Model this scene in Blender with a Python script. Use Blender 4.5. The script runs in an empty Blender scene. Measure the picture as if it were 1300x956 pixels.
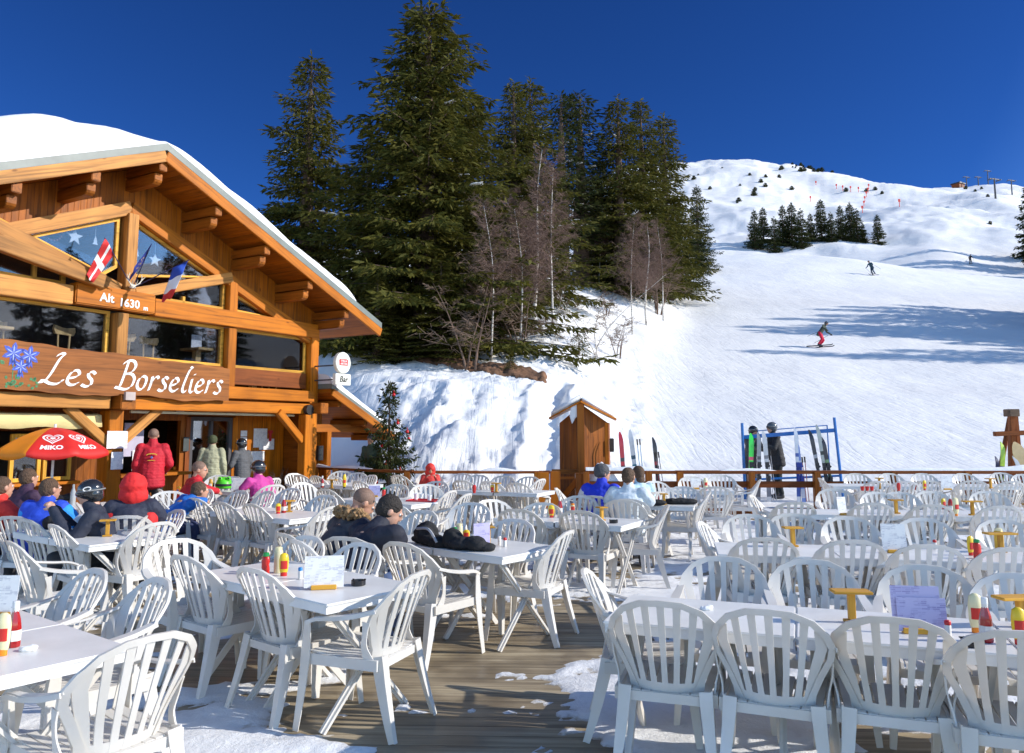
import bpy, bmesh, math, random
import numpy as np
from mathutils import Vector, Matrix, Quaternion
random.seed(7); np.random.seed(7)
C = bpy.context.scene.collection
PI = math.pi
R = math.radians
scene = bpy.context.scene

# ------------------------------------------------------------------ camera
CAMZ = 1.7; TILT = math.atan(0.115); FPX = 1000.0
_c, _s = math.cos(TILT), math.sin(TILT)
def ray(px, py):
    a = (px-650)/FPX; b = (433-py)/FPX
    y = _c - b*_s; z = _s + b*_c
    return a/y, z/y                      # x and z gained per metre of depth
def at(px, py, Y):
    a, e = ray(px, py); return Vector((a*Y, Y, CAMZ+e*Y))
def on(px, py, z):
    a, e = ray(px, py); Y = (z-CAMZ)/e; return Vector((a*Y, Y, z))
cd = bpy.data.cameras.new('camera'); cam = bpy.data.objects.new('camera', cd); C.objects.link(cam)
cam.location = (0, 0, CAMZ); cam.rotation_euler = (PI/2+TILT, 0, 0)
cd.sensor_width = 36; cd.lens = 36*FPX/1300; cd.shift_y = -45/1300; cd.clip_end = 6000; cd.clip_start = .05
scene.camera = cam

# ------------------------------------------------------------------ sky and sun
SUN_EL, SUN_AZ = 27.0, 97.0               # azimuth clockwise from +Y
w = bpy.data.worlds.new('World'); scene.world = w; w.use_nodes = True
nt = w.node_tree; bg = nt.nodes['Background']
sky = nt.nodes.new('ShaderNodeTexSky'); sky.sky_type = 'NISHITA'; sky.sun_disc = False
sky.sun_elevation = R(SUN_EL); sky.sun_rotation = R(SUN_AZ)
sky.altitude = 2600; sky.air_density = 1.0; sky.dust_density = 0.0; sky.ozone_density = 4.0
hs = nt.nodes.new('ShaderNodeHueSaturation'); hs.inputs['Saturation'].default_value = 1.12; hs.inputs['Value'].default_value = 1.0
gm = nt.nodes.new('ShaderNodeGamma'); gm.inputs['Gamma'].default_value = 1.25
nt.links.new(sky.outputs[0], hs.inputs['Color']); nt.links.new(hs.outputs[0], gm.inputs[0])
# the sky is deepest over the mountain, a quarter turn away from the sun
tcw = nt.nodes.new('ShaderNodeTexCoord'); dt = nt.nodes.new('ShaderNodeVectorMath'); dt.operation = 'DOT_PRODUCT'; dt.inputs[1].default_value = (-.1, .86, .5)
nt.links.new(tcw.outputs['Generated'], dt.inputs[0]); rw = nt.nodes.new('ShaderNodeValToRGB'); nt.links.new(dt.outputs['Value'], rw.inputs[0])
rw.color_ramp.elements[0].position = .1; rw.color_ramp.elements[0].color = (3.0, 1.95, 1.38, 1); rw.color_ramp.elements[1].position = .8; rw.color_ramp.elements[1].color = (.24, .36, .53, 1)
mw = nt.nodes.new('ShaderNodeMix'); mw.data_type = 'RGBA'; mw.blend_type = 'MULTIPLY'; mw.inputs[0].default_value = 1
nt.links.new(gm.outputs[0], mw.inputs[6]); nt.links.new(rw.outputs[0], mw.inputs[7]); nt.links.new(mw.outputs[2], bg.inputs['Color'])
bg.inputs['Strength'].default_value = 0.125
sd = bpy.data.lights.new('sun', 'SUN'); sun = bpy.data.objects.new('sun', sd); C.objects.link(sun)
sd.energy = 4.4; sd.angle = R(0.5); sd.color = (1.0, .94, .84)
to_sun = Vector((math.sin(R(SUN_AZ))*math.cos(R(SUN_EL)), math.cos(R(SUN_AZ))*math.cos(R(SUN_EL)), math.sin(R(SUN_EL))))
sun.rotation_euler = to_sun.to_track_quat('Z', 'Y').to_euler(); sun.location = (60, -10, 60)
vs = scene.view_settings; vs.view_transform = 'Standard'; vs.look = 'None'; vs.exposure = 0.29; vs.gamma = 1; vs.use_curve_mapping = False
scene.render.engine = 'CYCLES'
scene.cycles.max_bounces = 6; scene.cycles.diffuse_bounces = 3; scene.cycles.transparent_max_bounces = 8
scene.cycles.use_denoising = True

# ------------------------------------------------------------------ materials
_M = {}
def N(nt, t, **kw):
    n = nt.nodes.new('ShaderNode'+t)
    for k, v in kw.items():
        if k in n.inputs: n.inputs[k].default_value = v
        else: setattr(n, k, v)
    return n
def ramp(nt, stops):
    r = nt.nodes.new('ShaderNodeValToRGB'); e = r.color_ramp.elements
    while len(e) < len(stops): e.new(.5)
    for el, (p, c) in zip(e, stops):
        el.position = p; el.color = (*c, 1) if len(c) == 3 else c
    return r
def mat(name, col, rough=.6, noise=.12, scale=6, bump=.0, bscale=30, metal=0, spec=.5, coat=0, sss=0, trans=0):
    """plain coloured material with a little uneven tone"""
    if name in _M: return _M[name]
    m = bpy.data.materials.new(name); m.use_nodes = True; nt = m.node_tree; b = nt.nodes['Principled BSDF']
    b.inputs['Roughness'].default_value = rough; b.inputs['Metallic'].default_value = metal
    b.inputs['Specular IOR Level'].default_value = spec; b.inputs['Coat Weight'].default_value = coat
    tc = N(nt, 'TexCoord'); no = N(nt, 'TexNoise', Scale=scale, Detail=4.0)
    nt.links.new(tc.outputs['Object'], no.inputs['Vector'])
    lo = tuple(c*(1-noise) for c in col); hi = tuple(min(1, c*(1+noise)) for c in col)
    r = ramp(nt, [(.3, lo), (.7, hi)]); nt.links.new(no.outputs['Fac'], r.inputs[0]); nt.links.new(r.outputs[0], b.inputs['Base Color'])
    if bump:
        n2 = N(nt, 'TexNoise', Scale=bscale, Detail=5.0); nt.links.new(tc.outputs['Object'], n2.inputs['Vector'])
        bp = N(nt, 'Bump', Strength=bump, Distance=.02); nt.links.new(n2.outputs['Fac'], bp.inputs['Height']); nt.links.new(bp.outputs[0], b.inputs['Normal'])
    _M[name] = m; return m
def wood(name, col, axis=0, planks=0, rough=.5, dark=.5, coat=.0):
    """varnished wood, grain along the given local axis; planks = board width across"""
    if name in _M: return _M[name]
    m = bpy.data.materials.new(name); m.use_nodes = True; nt = m.node_tree; b = nt.nodes['Principled BSDF']
    b.inputs['Roughness'].default_value = rough; b.inputs['Coat Weight'].default_value = coat; b.inputs['Specular IOR Level'].default_value = .22
    tc = N(nt, 'TexCoord'); oi = N(nt, 'ObjectInfo')
    add = N(nt, 'VectorMath', operation='ADD'); nt.links.new(tc.outputs['Object'], add.inputs[0])
    sc = N(nt, 'VectorMath', operation='SCALE'); sc.inputs[0].default_value = (7, 5, 3); nt.links.new(oi.outputs['Random'], sc.inputs['Scale']); nt.links.new(sc.outputs[0], add.inputs[1])
    mp = N(nt, 'Mapping'); s = [14, 14, 14]; s[axis] = .8; mp.inputs['Scale'].default_value = s
    nt.links.new(add.outputs[0], mp.inputs['Vector'])
    n1 = N(nt, 'TexNoise', Scale=1.0, Detail=6.0, Distortion=1.2); nt.links.new(mp.outputs[0], n1.inputs['Vector'])
    n2 = N(nt, 'TexNoise', Scale=1.3, Detail=3.0); nt.links.new(add.outputs[0], n2.inputs['Vector'])
    dk = tuple(c*dark for c in col); lt = tuple(min(1, c*1.25) for c in col)
    r = ramp(nt, [(.28, dk), (.5, col), (.75, lt)]); nt.links.new(n1.outputs['Fac'], r.inputs[0])
    mx = N(nt, 'Mix', data_type='RGBA', blend_type='MULTIPLY'); mx.inputs[0].default_value = .55
    r2 = ramp(nt, [(.3, (.62, .56, .5)), (.65, (1.1, 1.1, 1.1))]); nt.links.new(n2.outputs['Fac'], r2.inputs[0])
    nt.links.new(r.outputs[0], mx.inputs[6]); nt.links.new(r2.outputs[0], mx.inputs[7])
    rr = ramp(nt, [(0, (.74, .72, .70)), (1, (1.12, 1.1, 1.08))]); nt.links.new(oi.outputs['Random'], rr.inputs[0])
    mr_ = N(nt, 'Mix', data_type='RGBA', blend_type='MULTIPLY'); mr_.inputs[0].default_value = 1; nt.links.new(mx.outputs[2], mr_.inputs[6]); nt.links.new(rr.outputs[0], mr_.inputs[7]); mx = mr_
    # knots
    vo = N(nt, 'TexVoronoi', Scale=1.6); mk = N(nt, 'Mapping'); ks = [2.2, 2.2, 2.2]; ks[axis] = .9; mk.inputs['Scale'].default_value = ks
    nt.links.new(add.outputs[0], mk.inputs['Vector']); nt.links.new(mk.outputs[0], vo.inputs['Vector'])
    kr = ramp(nt, [(.03, (.25, .16, .1)), (.085, (1, 1, 1))]); nt.links.new(vo.outputs['Distance'], kr.inputs[0])
    mk2 = N(nt, 'Mix', data_type='RGBA', blend_type='MULTIPLY'); mk2.inputs[0].default_value = .7
    nt.links.new(mx.outputs[2], mk2.inputs[6]); nt.links.new(kr.outputs[0], mk2.inputs[7])
    out = mk2.outputs[2]; height = n1.outputs['Fac']; strength = .25
    if planks:
        sx = N(nt, 'SeparateXYZ'); nt.links.new(tc.outputs['Object'], sx.inputs[0])
        ax = {0: 2, 1: 0, 2: 0}[axis]
        dv = N(nt, 'Math', operation='DIVIDE'); dv.inputs[1].default_value = planks; nt.links.new(sx.outputs[ax], dv.inputs[0])
        fr = N(nt, 'Math', operation='FRACT'); nt.links.new(dv.outputs[0], fr.inputs[0])
        fl = N(nt, 'Math', operation='FLOOR'); nt.links.new(dv.outputs[0], fl.inputs[0])
        wn = N(nt, 'TexWhiteNoise', noise_dimensions='1D'); nt.links.new(fl.outputs[0], wn.inputs['W'])
        pr = ramp(nt, [(0, (.72, .7, .66)), (1, (1.15, 1.12, 1.1))]); nt.links.new(wn.outputs['Value'], pr.inputs[0])
        m3 = N(nt, 'Mix', data_type='RGBA', blend_type='MULTIPLY'); m3.inputs[0].default_value = .8
        nt.links.new(out, m3.inputs[6]); nt.links.new(pr.outputs[0], m3.inputs[7])
        gr = ramp(nt, [(0, (.2, .15, .1)), (.06, (1, 1, 1)), (.95, (1, 1, 1)), (1, (.2, .15, .1))]); nt.links.new(fr.outputs[0], gr.inputs[0])
        m4 = N(nt, 'Mix', data_type='RGBA', blend_type='MULTIPLY'); m4.inputs[0].default_value = .8
        nt.links.new(m3.outputs[2], m4.inputs[6]); nt.links.new(gr.outputs[0], m4.inputs[7]); out = m4.outputs[2]
        height = gr.outputs[0]; strength = .6
    nt.links.new(out, b.inputs['Base Color'])
    bp = N(nt, 'Bump', Strength=strength, Distance=.006); nt.links.new(height, bp.inputs['Height']); nt.links.new(bp.outputs[0], b.inputs['Normal'])
    _M[name] = m; return m
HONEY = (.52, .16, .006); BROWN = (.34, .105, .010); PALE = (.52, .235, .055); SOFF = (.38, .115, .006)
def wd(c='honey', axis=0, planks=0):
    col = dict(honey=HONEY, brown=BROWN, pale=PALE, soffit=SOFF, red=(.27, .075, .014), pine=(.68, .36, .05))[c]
    return wood('wood_%s_%d_%d' % (c, axis, int(planks*100)), col, axis, planks)

def snow_mat(name='snow', kind='fresh'):
    if name in _M: return _M[name]
    m = bpy.data.materials.new(name); m.use_nodes = True; nt = m.node_tree; b = nt.nodes['Principled BSDF']
    b.inputs['Roughness'].default_value = .75; b.inputs['Specular IOR Level'].default_value = .25
    tc = N(nt, 'TexCoord')
    n0 = N(nt, 'TexNoise', Scale=.25 if kind != 'fresh' else 1.5, Detail=5.0); nt.links.new(tc.outputs['Object'], n0.inputs['Vector'])
    r = ramp(nt, [(.3, (.775, .775, .78)), (.7, (.855, .85, .84))]); nt.links.new(n0.outputs['Fac'], r.inputs[0]); nt.links.new(r.outputs[0], b.inputs['Base Color'])
    if kind == 'ground':
        # soft clumps close by, groomer lines and old ski tracks on the piste
        n1 = N(nt, 'TexNoise', Scale=2.2, Detail=8.0, Roughness=.62); nt.links.new(tc.outputs['Object'], n1.inputs['Vector'])
        b1 = N(nt, 'Bump', Strength=.34, Distance=.08); nt.links.new(n1.outputs['Fac'], b1.inputs['Height'])
        mp = N(nt, 'Mapping'); mp.inputs['Rotation'].default_value = (0, 0, R(14)); mp.inputs['Scale'].default_value = (5.0, .16, .2)
        nt.links.new(tc.outputs['Object'], mp.inputs['Vector'])
        n2 = N(nt, 'TexNoise', Scale=1.0, Detail=6.0, Distortion=.4); nt.links.new(mp.outputs[0], n2.inputs['Vector'])
        b2 = N(nt, 'Bump', Strength=.08, Distance=.09); nt.links.new(n2.outputs['Fac'], b2.inputs['Height']); nt.links.new(b1.outputs[0], b2.inputs['Normal'])
        mp3 = N(nt, 'Mapping'); mp3.inputs['Rotation'].default_value = (0, 0, R(-38)); mp3.inputs['Scale'].default_value = (2.2, .12, .2)
        nt.links.new(tc.outputs['Object'], mp3.inputs['Vector'])
        n3 = N(nt, 'TexNoise', Scale=1.0, Detail=4.0, Distortion=.8); nt.links.new(mp3.outputs[0], n3.inputs['Vector'])
        r3 = ramp(nt, [(.44, (0, 0, 0)), (.49, (1, 1, 1)), (.54, (0, 0, 0))]); nt.links.new(n3.outputs['Fac'], r3.inputs[0])
        b3 = N(nt, 'Bump', Strength=.22, Distance=-.05); nt.links.new(r3.outputs[0], b3.inputs['Height']); nt.links.new(b2.outputs[0], b3.inputs['Normal'])
        # far slopes: moguls and cut-up snow, wider than the close relief
        n4 = N(nt, 'TexNoise', Scale=.16, Detail=9.0, Roughness=.6); nt.links.new(tc.outputs['Object'], n4.inputs['Vector'])
        b4 = N(nt, 'Bump', Strength=.35, Distance=.9); nt.links.new(n4.outputs['Fac'], b4.inputs['Height']); nt.links.new(b3.outputs[0], b4.inputs['Normal'])
        nt.links.new(b4.outputs[0], b.inputs['Normal'])
    else:
        n1 = N(nt, 'TexNoise', Scale=9.0, Detail=5.0); nt.links.new(tc.outputs['Object'], n1.inputs['Vector'])
        b1 = N(nt, 'Bump', Strength=.3, Distance=.03); nt.links.new(n1.outputs['Fac'], b1.inputs['Height']); nt.links.new(b1.outputs[0], b.inputs['Normal'])
    _M[name] = m; return m

def glass_mat(name='window_glass', tint=(.78, .82, .88), refl=.0):
    if name in _M: return _M[name]
    m = bpy.data.materials.new(name); m.use_nodes = True; nt = m.node_tree; nt.nodes.remove(nt.nodes['Principled BSDF'])
    o = nt.nodes['Material Output']; t = N(nt, 'BsdfTransparent'); t.inputs[0].default_value = (*tint, 1)
    g = N(nt, 'BsdfGlossy', Roughness=.02); g.inputs[0].default_value = (1, 1, 1, 1)
    f = N(nt, 'Fresnel', IOR=1.6); ad = N(nt, 'Math', operation='ADD'); ad.inputs[1].default_value = refl
    tc = N(nt, 'TexCoord'); no = N(nt, 'TexNoise', Scale=1.4, Detail=2.0); nt.links.new(tc.outputs['Object'], no.inputs['Vector'])
    bp = N(nt, 'Bump', Strength=.05, Distance=.02); nt.links.new(no.outputs['Fac'], bp.inputs['Height']); nt.links.new(bp.outputs[0], g.inputs['Normal'])
    nt.links.new(f.outputs[0], ad.inputs[0]); mx = N(nt, 'MixShader'); nt.links.new(ad.outputs[0], mx.inputs[0])
    nt.links.new(t.outputs[0], mx.inputs[1]); nt.links.new(g.outputs[0], mx.inputs[2]); nt.links.new(mx.outputs[0], o.inputs[0])
    _M[name] = m; return m

def plastic():
    """white outdoor resin, a little translucent"""
    if 'white_resin' in _M: return _M['white_resin']
    m = bpy.data.materials.new('white_resin'); m.use_nodes = True; nt = m.node_tree; b = nt.nodes['Principled BSDF']; o = nt.nodes['Material Output']
    tc = N(nt, 'TexCoord'); oi = N(nt, 'ObjectInfo'); no = N(nt, 'TexNoise', Scale=5.0, Detail=5.0); nt.links.new(tc.outputs['Object'], no.inputs['Vector'])
    r = ramp(nt, [(.3, (.79, .775, .74)), (.65, (.88, .875, .86))]); nt.links.new(no.outputs['Fac'], r.inputs[0])
    r2 = ramp(nt, [(0, (.93, .91, .87)), (1, (1, 1, 1))]); nt.links.new(oi.outputs['Random'], r2.inputs[0])
    mm = N(nt, 'Mix', data_type='RGBA', blend_type='MULTIPLY'); mm.inputs[0].default_value = 1; nt.links.new(r.outputs[0], mm.inputs[6]); nt.links.new(r2.outputs[0], mm.inputs[7])
    nt.links.new(mm.outputs[2], b.inputs['Base Color']); b.inputs['Roughness'].default_value = .38; b.inputs['Specular IOR Level'].default_value = .4
    tl = N(nt, 'BsdfTranslucent'); tl.inputs[0].default_value = (.88, .76, .60, 1)
    mx = N(nt, 'MixShader'); mx.inputs[0].default_value = .26
    nt.links.new(b.outputs[0], mx.inputs[1]); nt.links.new(tl.outputs[0], mx.inputs[2]); nt.links.new(mx.outputs[0], o.inputs[0])
    _M['white_resin'] = m; return m

# ------------------------------------------------------------------ mesh helpers
class MB:
    def __init__(s): s.v = []; s.f = []; s.m = []
    def add(s, vs, fs, mi=0):
        o = len(s.v); s.v += [tuple(v) for v in vs]; s.f += [tuple(i+o for i in f) for f in fs]; s.m += [mi]*len(fs)
    def box(s, x0, x1, y0, y1, z0, z1, mi=0, M=None):
        v = [(x0, y0, z0), (x1, y0, z0), (x1, y1, z0), (x0, y1, z0), (x0, y0, z1), (x1, y0, z1), (x1, y1, z1), (x0, y1, z1)]
        if M is not None: v = [M @ Vector(p) for p in v]
        s.add(v, [(3, 2, 1, 0), (4, 5, 6, 7), (0, 1, 5, 4), (1, 2, 6, 5), (2, 3, 7, 6), (3, 0, 4, 7)], mi)
    def tube(s, pts, rads, n=8, mi=0, cap=True):
        pts = [Vector(p) for p in pts]
        if not hasattr(rads, '__len__'): rads = [rads]*len(pts)
        rings = []; up = Vector((0, 0, 1))
        for i, p in enumerate(pts):
            d = (pts[min(i+1, len(pts)-1)]-pts[max(i-1, 0)]).normalized()
            a = d.cross(up)
            if a.length < .05: a = d.cross(Vector((1, 0, 0)))
            a.normalize(); b = a.cross(d)
            rings.append([p+(a*math.cos(2*PI*k/n)+b*math.sin(2*PI*k/n))*rads[i] for k in range(n)])
        v = [q for r in rings for q in r]
        f = [(i*n+k, i*n+(k+1) % n, (i+1)*n+(k+1) % n, (i+1)*n+k) for i in range(len(pts)-1) for k in range(n)]
        if cap: f += [tuple(range(n))[::-1], tuple((len(pts)-1)*n+k for k in range(n))]
        s.add(v, f, mi)
    def lathe(s, prof, n=16, mi=0, c=(0, 0, 0), sx=1, sy=1):
        v = []; 
        for r_, z in prof: v += [(c[0]+r_*sx*math.cos(2*PI*k/n), c[1]+r_*sy*math.sin(2*PI*k/n), c[2]+z) for k in range(n)]
        f = [(i*n+k, i*n+(k+1) % n, (i+1)*n+(k+1) % n, (i+1)*n+k) for i in range(len(prof)-1) for k in range(n)]
        f += [tuple(range(n))[::-1], tuple((len(prof)-1)*n+k for k in range(n))]
        s.add(v, f, mi)
    def sphere(s, c, r_, n=12, mi=0, sc=(1, 1, 1)):
        pr = [(math.sin(PI*i/n), -math.cos(PI*i/n)) for i in range(n+1)]
        v = []; m = n+4
        for a, z in pr: v += [(c[0]+r_*sc[0]*a*math.cos(2*PI*k/m), c[1]+r_*sc[1]*a*math.sin(2*PI*k/m), c[2]+r_*sc[2]*z) for k in range(m)]
        s.add(v, [(i*m+k, i*m+(k+1) % m, (i+1)*m+(k+1) % m, (i+1)*m+k) for i in range(n) for k in range(m)], mi)
    def prism(s, poly, y0, y1, mi=0):
        """polygon in x,z pushed through y"""
        n = len(poly); v = [(x, y0, z) for x, z in poly]+[(x, y1, z) for x, z in poly]
        s.add(v, [tuple(range(n)), tuple(range(2*n-1, n-1, -1))]+[(i, i+n, (i+1) % n+n, (i+1) % n) for i in range(n)], mi)
    def obj(s, name, m, parent=None, smooth=False, bevel=0, loc=None, rot=None, fixn=True):
        me = bpy.data.meshes.new(name); me.from_pydata(s.v, [], s.f)
        ms = m if isinstance(m, (list, tuple)) else [m]
        for q in ms: me.materials.append(q)
        if len(ms) > 1: me.polygons.foreach_set('material_index', s.m)
        if bevel or fixn:
            bm = bmesh.new(); bm.from_mesh(me)
            bmesh.ops.remove_doubles(bm, verts=bm.verts, dist=1e-5)
            if fixn: bmesh.ops.recalc_face_normals(bm, faces=bm.faces)
            if bevel: bmesh.ops.bevel(bm, geom=[e for e in bm.edges if len(e.link_faces) == 2 and e.calc_face_angle(0) > .6], offset=bevel, segments=1 if bevel < .006 else 2, affect='EDGES', clamp_overlap=True)
            bm.to_mesh(me); bm.free()
        if smooth:
            me.polygons.foreach_set('use_smooth', [True]*len(me.polygons))
            if smooth != 'all':
                try: me.set_sharp_from_angle(angle=R(40))
                except Exception: pass
        o = bpy.data.objects.new(name, me); C.objects.link(o)
        if parent is not None: o.parent = parent
        if loc is not None: o.location = loc
        if rot is not None: o.rotation_euler = rot
        return o
def tag(o, label=None, cat=None, group=None, kind=None):
    if label: o['label'] = label
    if cat: o['category'] = cat
    if group: o['group'] = group
    if kind: o['kind'] = kind
    return o
def empty(name, loc=(0, 0, 0), rz=0, label=None, cat=None, group=None):
    o = bpy.data.objects.new(name, None); o.empty_display_size = .2; C.objects.link(o); o.location = loc; o.rotation_euler = (0, 0, rz)
    return tag(o, label, cat, group)
KIDS = {}
def copy_tree(o, parent=None):
    c = o.copy(); C.objects.link(c)
    if parent is not None: c.parent = parent
    for ch in list(o.children): copy_tree(ch, c)
    return c
def beam(name, p0, p1, w_, h_, m, parent, bevel=.008, up=Vector((0, 0, 1)), name_mesh=None):
    """straight timber from p0 to p1; its own local x runs along the grain"""
    p0, p1 = Vector(p0), Vector(p1); d = p1-p0; L = d.length; x = d.normalized()
    y = up.cross(x)
    if y.length < .01: y = Vector((0, 1, 0)).cross(x)
    y.normalize(); z = x.cross(y)
    b = MB(); b.box(0, L, -w_/2, w_/2, -h_/2, h_/2)
    o = b.obj(name, m, parent, bevel=bevel)
    M = Matrix((x, y, z)).transposed().to_4x4(); M.translation = p0
    o.matrix_basis = M
    return o
def text_mb(txt, size, depth=.004, bold=0):
    cu = bpy.data.curves.new('t', 'FONT'); cu.body = txt; cu.size = size; cu.extrude = depth; cu.offset = bold; cu.align_x = 'CENTER'; cu.align_y = 'CENTER'; cu.resolution_u = 3
    to = bpy.data.objects.new('t', cu); C.objects.link(to)
    me = bpy.data.meshes.new_from_object(to.evaluated_get(bpy.context.evaluated_depsgraph_get()))
    b = MB(); b.add([v.co[:] for v in me.vertices], [tuple(p.vertices) for p in me.polygons])
    bpy.data.objects.remove(to); bpy.data.curves.remove(cu); bpy.data.meshes.remove(me)
    return b                               # lies in x,y facing +z
def xf(b, M):
    b.v = [tuple(M @ Vector(v)) for v in b.v]; return b
def crom(pts, n=8):
    P = [Vector(p) for p in pts]; out = []
    for i in range(len(P)-1):
        a, b_, c_, d = P[max(i-1, 0)], P[i], P[i+1], P[min(i+2, len(P)-1)]
        for k in range(n):
            t = k/n; out.append(.5*((2*b_)+(c_-a)*t+(2*a-5*b_+4*c_-d)*t*t+(3*b_-a-3*c_+d)*t**3))
    out.append(P[-1]); return out

# ------------------------------------------------------------------ noise and the lie of the land
def _h(ix, iy, seed):
    n = (ix*374761393+iy*668265263+seed*974634777) & 0xffffffff
    n = ((n ^ (n >> 13))*1274126177) & 0xffffffff
    return ((n ^ (n >> 16)) & 0xffff)/65535.0
def vn(x, y, seed=0):
    x = np.asarray(x, float); y = np.asarray(y, float)
    ix = np.floor(x).astype(np.int64); iy = np.floor(y).astype(np.int64); fx = x-ix; fy = y-iy
    fx = fx*fx*(3-2*fx); fy = fy*fy*(3-2*fy)
    a = _h(ix, iy, seed); b = _h(ix+1, iy, seed); c = _h(ix, iy+1, seed); d = _h(ix+1, iy+1, seed)
    return (a*(1-fx)+b*fx)*(1-fy)+(c*(1-fx)+d*fx)*fy
def fbm(x, y, seed=0, o=4, g=.5):
    t = 0; a = 1; s = 0
    for i in range(o): t = t+a*(vn(x, y, seed+i)-.5); s += a; a *= g; x = x*2.03+11.3; y = y*2.03+7.7
    return t/s*2
def sst(a, b, x): t = np.clip((x-a)/(b-a), 0, 1); return t*t*(3-2*t)
COLS = [
 (-900, [(16, 0), (28, 0), (45, 3), (70, 8), (110, 18), (200, 35), (600, 90), (1000, 80)]),
 (0,   [(16, 0), (28, 0), (40, 2.5), (60, 8), (100, 20), (200, 45), (600, 95), (1000, 80)]),
 (400, [(16, 0), (24, .1), (29, 2.4), (36, 5.2), (60, 10.5), (100, 20), (200, 48), (600, 130), (1000, 90)]),
 (450, [(16, 0), (20, .12), (23, .9), (28, 3.2), (33, 4.9), (40, 6.2), (60, 11), (100, 21), (200, 48), (600, 140), (1000, 90)]),
 (560, [(16, 0), (18, .12), (20, .7), (23, 2.0), (27, 3.45), (31, 4.2), (38, 5.7), (60, 11.5), (100, 22), (200, 48), (600, 150), (1000, 100)]),
 (700, [(16, 0), (18, .12), (20, .4), (24, 1.8), (28, 3.1), (34, 5.0), (45, 8.6), (60, 13.4), (80, 19), (105, 25), (200, 48), (600, 175), (1000, 120)]),
 (800, [(16, 0), (18, .12), (20, .27), (25, 1.0), (30, 2.15), (40, 4.95), (50, 7.9), (62, 12.6), (80, 18.2), (95, 23), (106, 26), (120, 27.5), (150, 32), (180, 40), (250, 68), (350, 109), (480, 166), (590, 201), (640, 206), (800, 195), (1100, 150)]),
 (870, [(16, 0), (18, .12), (20, .25), (25, .85), (30, 1.9), (40, 4.3), (50, 7), (60, 9.9), (70, 13.2), (85, 18.7), (100, 24.0), (108, 26.4), (122, 27.6), (150, 31), (180, 41), (250, 69), (350, 111), (480, 168), (585, 206), (620, 209), (800, 195), (1100, 150)]),
 (960, [(16, 0), (18, .12), (20, .25), (25, .85), (30, 1.9), (40, 4.3), (50, 7), (60, 9.9), (70, 13.2), (85, 18.7), (100, 24.2), (107, 26.4), (122, 27.6), (150, 31), (180, 41), (250, 70), (350, 113), (480, 171), (580, 207), (620, 209), (800, 190), (1100, 150)]),
 (1040, [(16, 0), (18, .12), (20, .25), (25, .85), (30, 1.9), (40, 4.3), (50, 7), (60, 9.9), (70, 13.2), (85, 18.6), (99, 23.8), (107, 26.2), (122, 27.4), (150, 30.5), (180, 41), (250, 69), (350, 109), (480, 163), (575, 196), (620, 198), (800, 190), (1100, 150)]),
 (1110, [(16, 0), (18, .12), (20, .25), (25, .85), (30, 1.9), (40, 4.3), (50, 7), (60, 9.9), (70, 13.2), (85, 18.4), (98, 23.0), (106, 25.2), (122, 25.8), (150, 32), (180, 43), (250, 70), (350, 107), (480, 157), (570, 187), (620, 189), (800, 180), (1100, 150)]),
 (1200, [(16, 0), (18, .12), (20, .25), (25, .85), (30, 1.9), (40, 4.3), (50, 7), (60, 9.9), (70, 13.0), (85, 17.7), (97, 21.8), (104, 23.4), (118, 24.2), (150, 35), (180, 46), (250, 71), (350, 106), (480, 151), (570, 182), (620, 184), (800, 180), (1100, 150)]),
 (1320, [(16, 0), (18, .12), (20, .25), (25, .85), (30, 1.9), (40, 4.3), (50, 7), (60, 9.7), (70, 12.6), (85, 17.0), (97, 20.8), (104, 22.2), (118, 23.4), (150, 34), (180, 45), (250, 69), (350, 105), (480, 152), (570, 184), (620, 186), (800, 180), (1100, 150)]),
 (1500, [(16, 0), (20, .2), (30, 1.6), (40, 4), (60, 10), (85, 18), (105, 25), (150, 40), (250, 70), (350, 100), (600, 180), (1100, 150)]),
]
_Y = np.exp(np.linspace(math.log(14), math.log(1200), 900)); _A = np.array([ray(c, 548)[0] for c, _ in COLS])
_Z = np.array([np.interp(_Y, [p[0] for p in t], [p[1] for p in t]) for _, t in COLS])
_k = np.hanning(27); _k /= _k.sum(); _Zp = np.pad(_Z, ((0, 0), (13, 13)), mode='edge'); _Z = np.array([np.convolve(r_, _k, 'valid') for r_ in _Zp])
_AF = np.linspace(_A[0], _A[-1], 600); _ZF = np.array([np.interp(_AF, _A, _Z[:, j]) for j in range(_Z.shape[1])])
_k2 = np.hanning(21); _k2 /= _k2.sum(); _ZF = np.array([np.convolve(np.pad(r_, 10, mode='edge'), _k2, 'valid') for r_ in _ZF])
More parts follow.
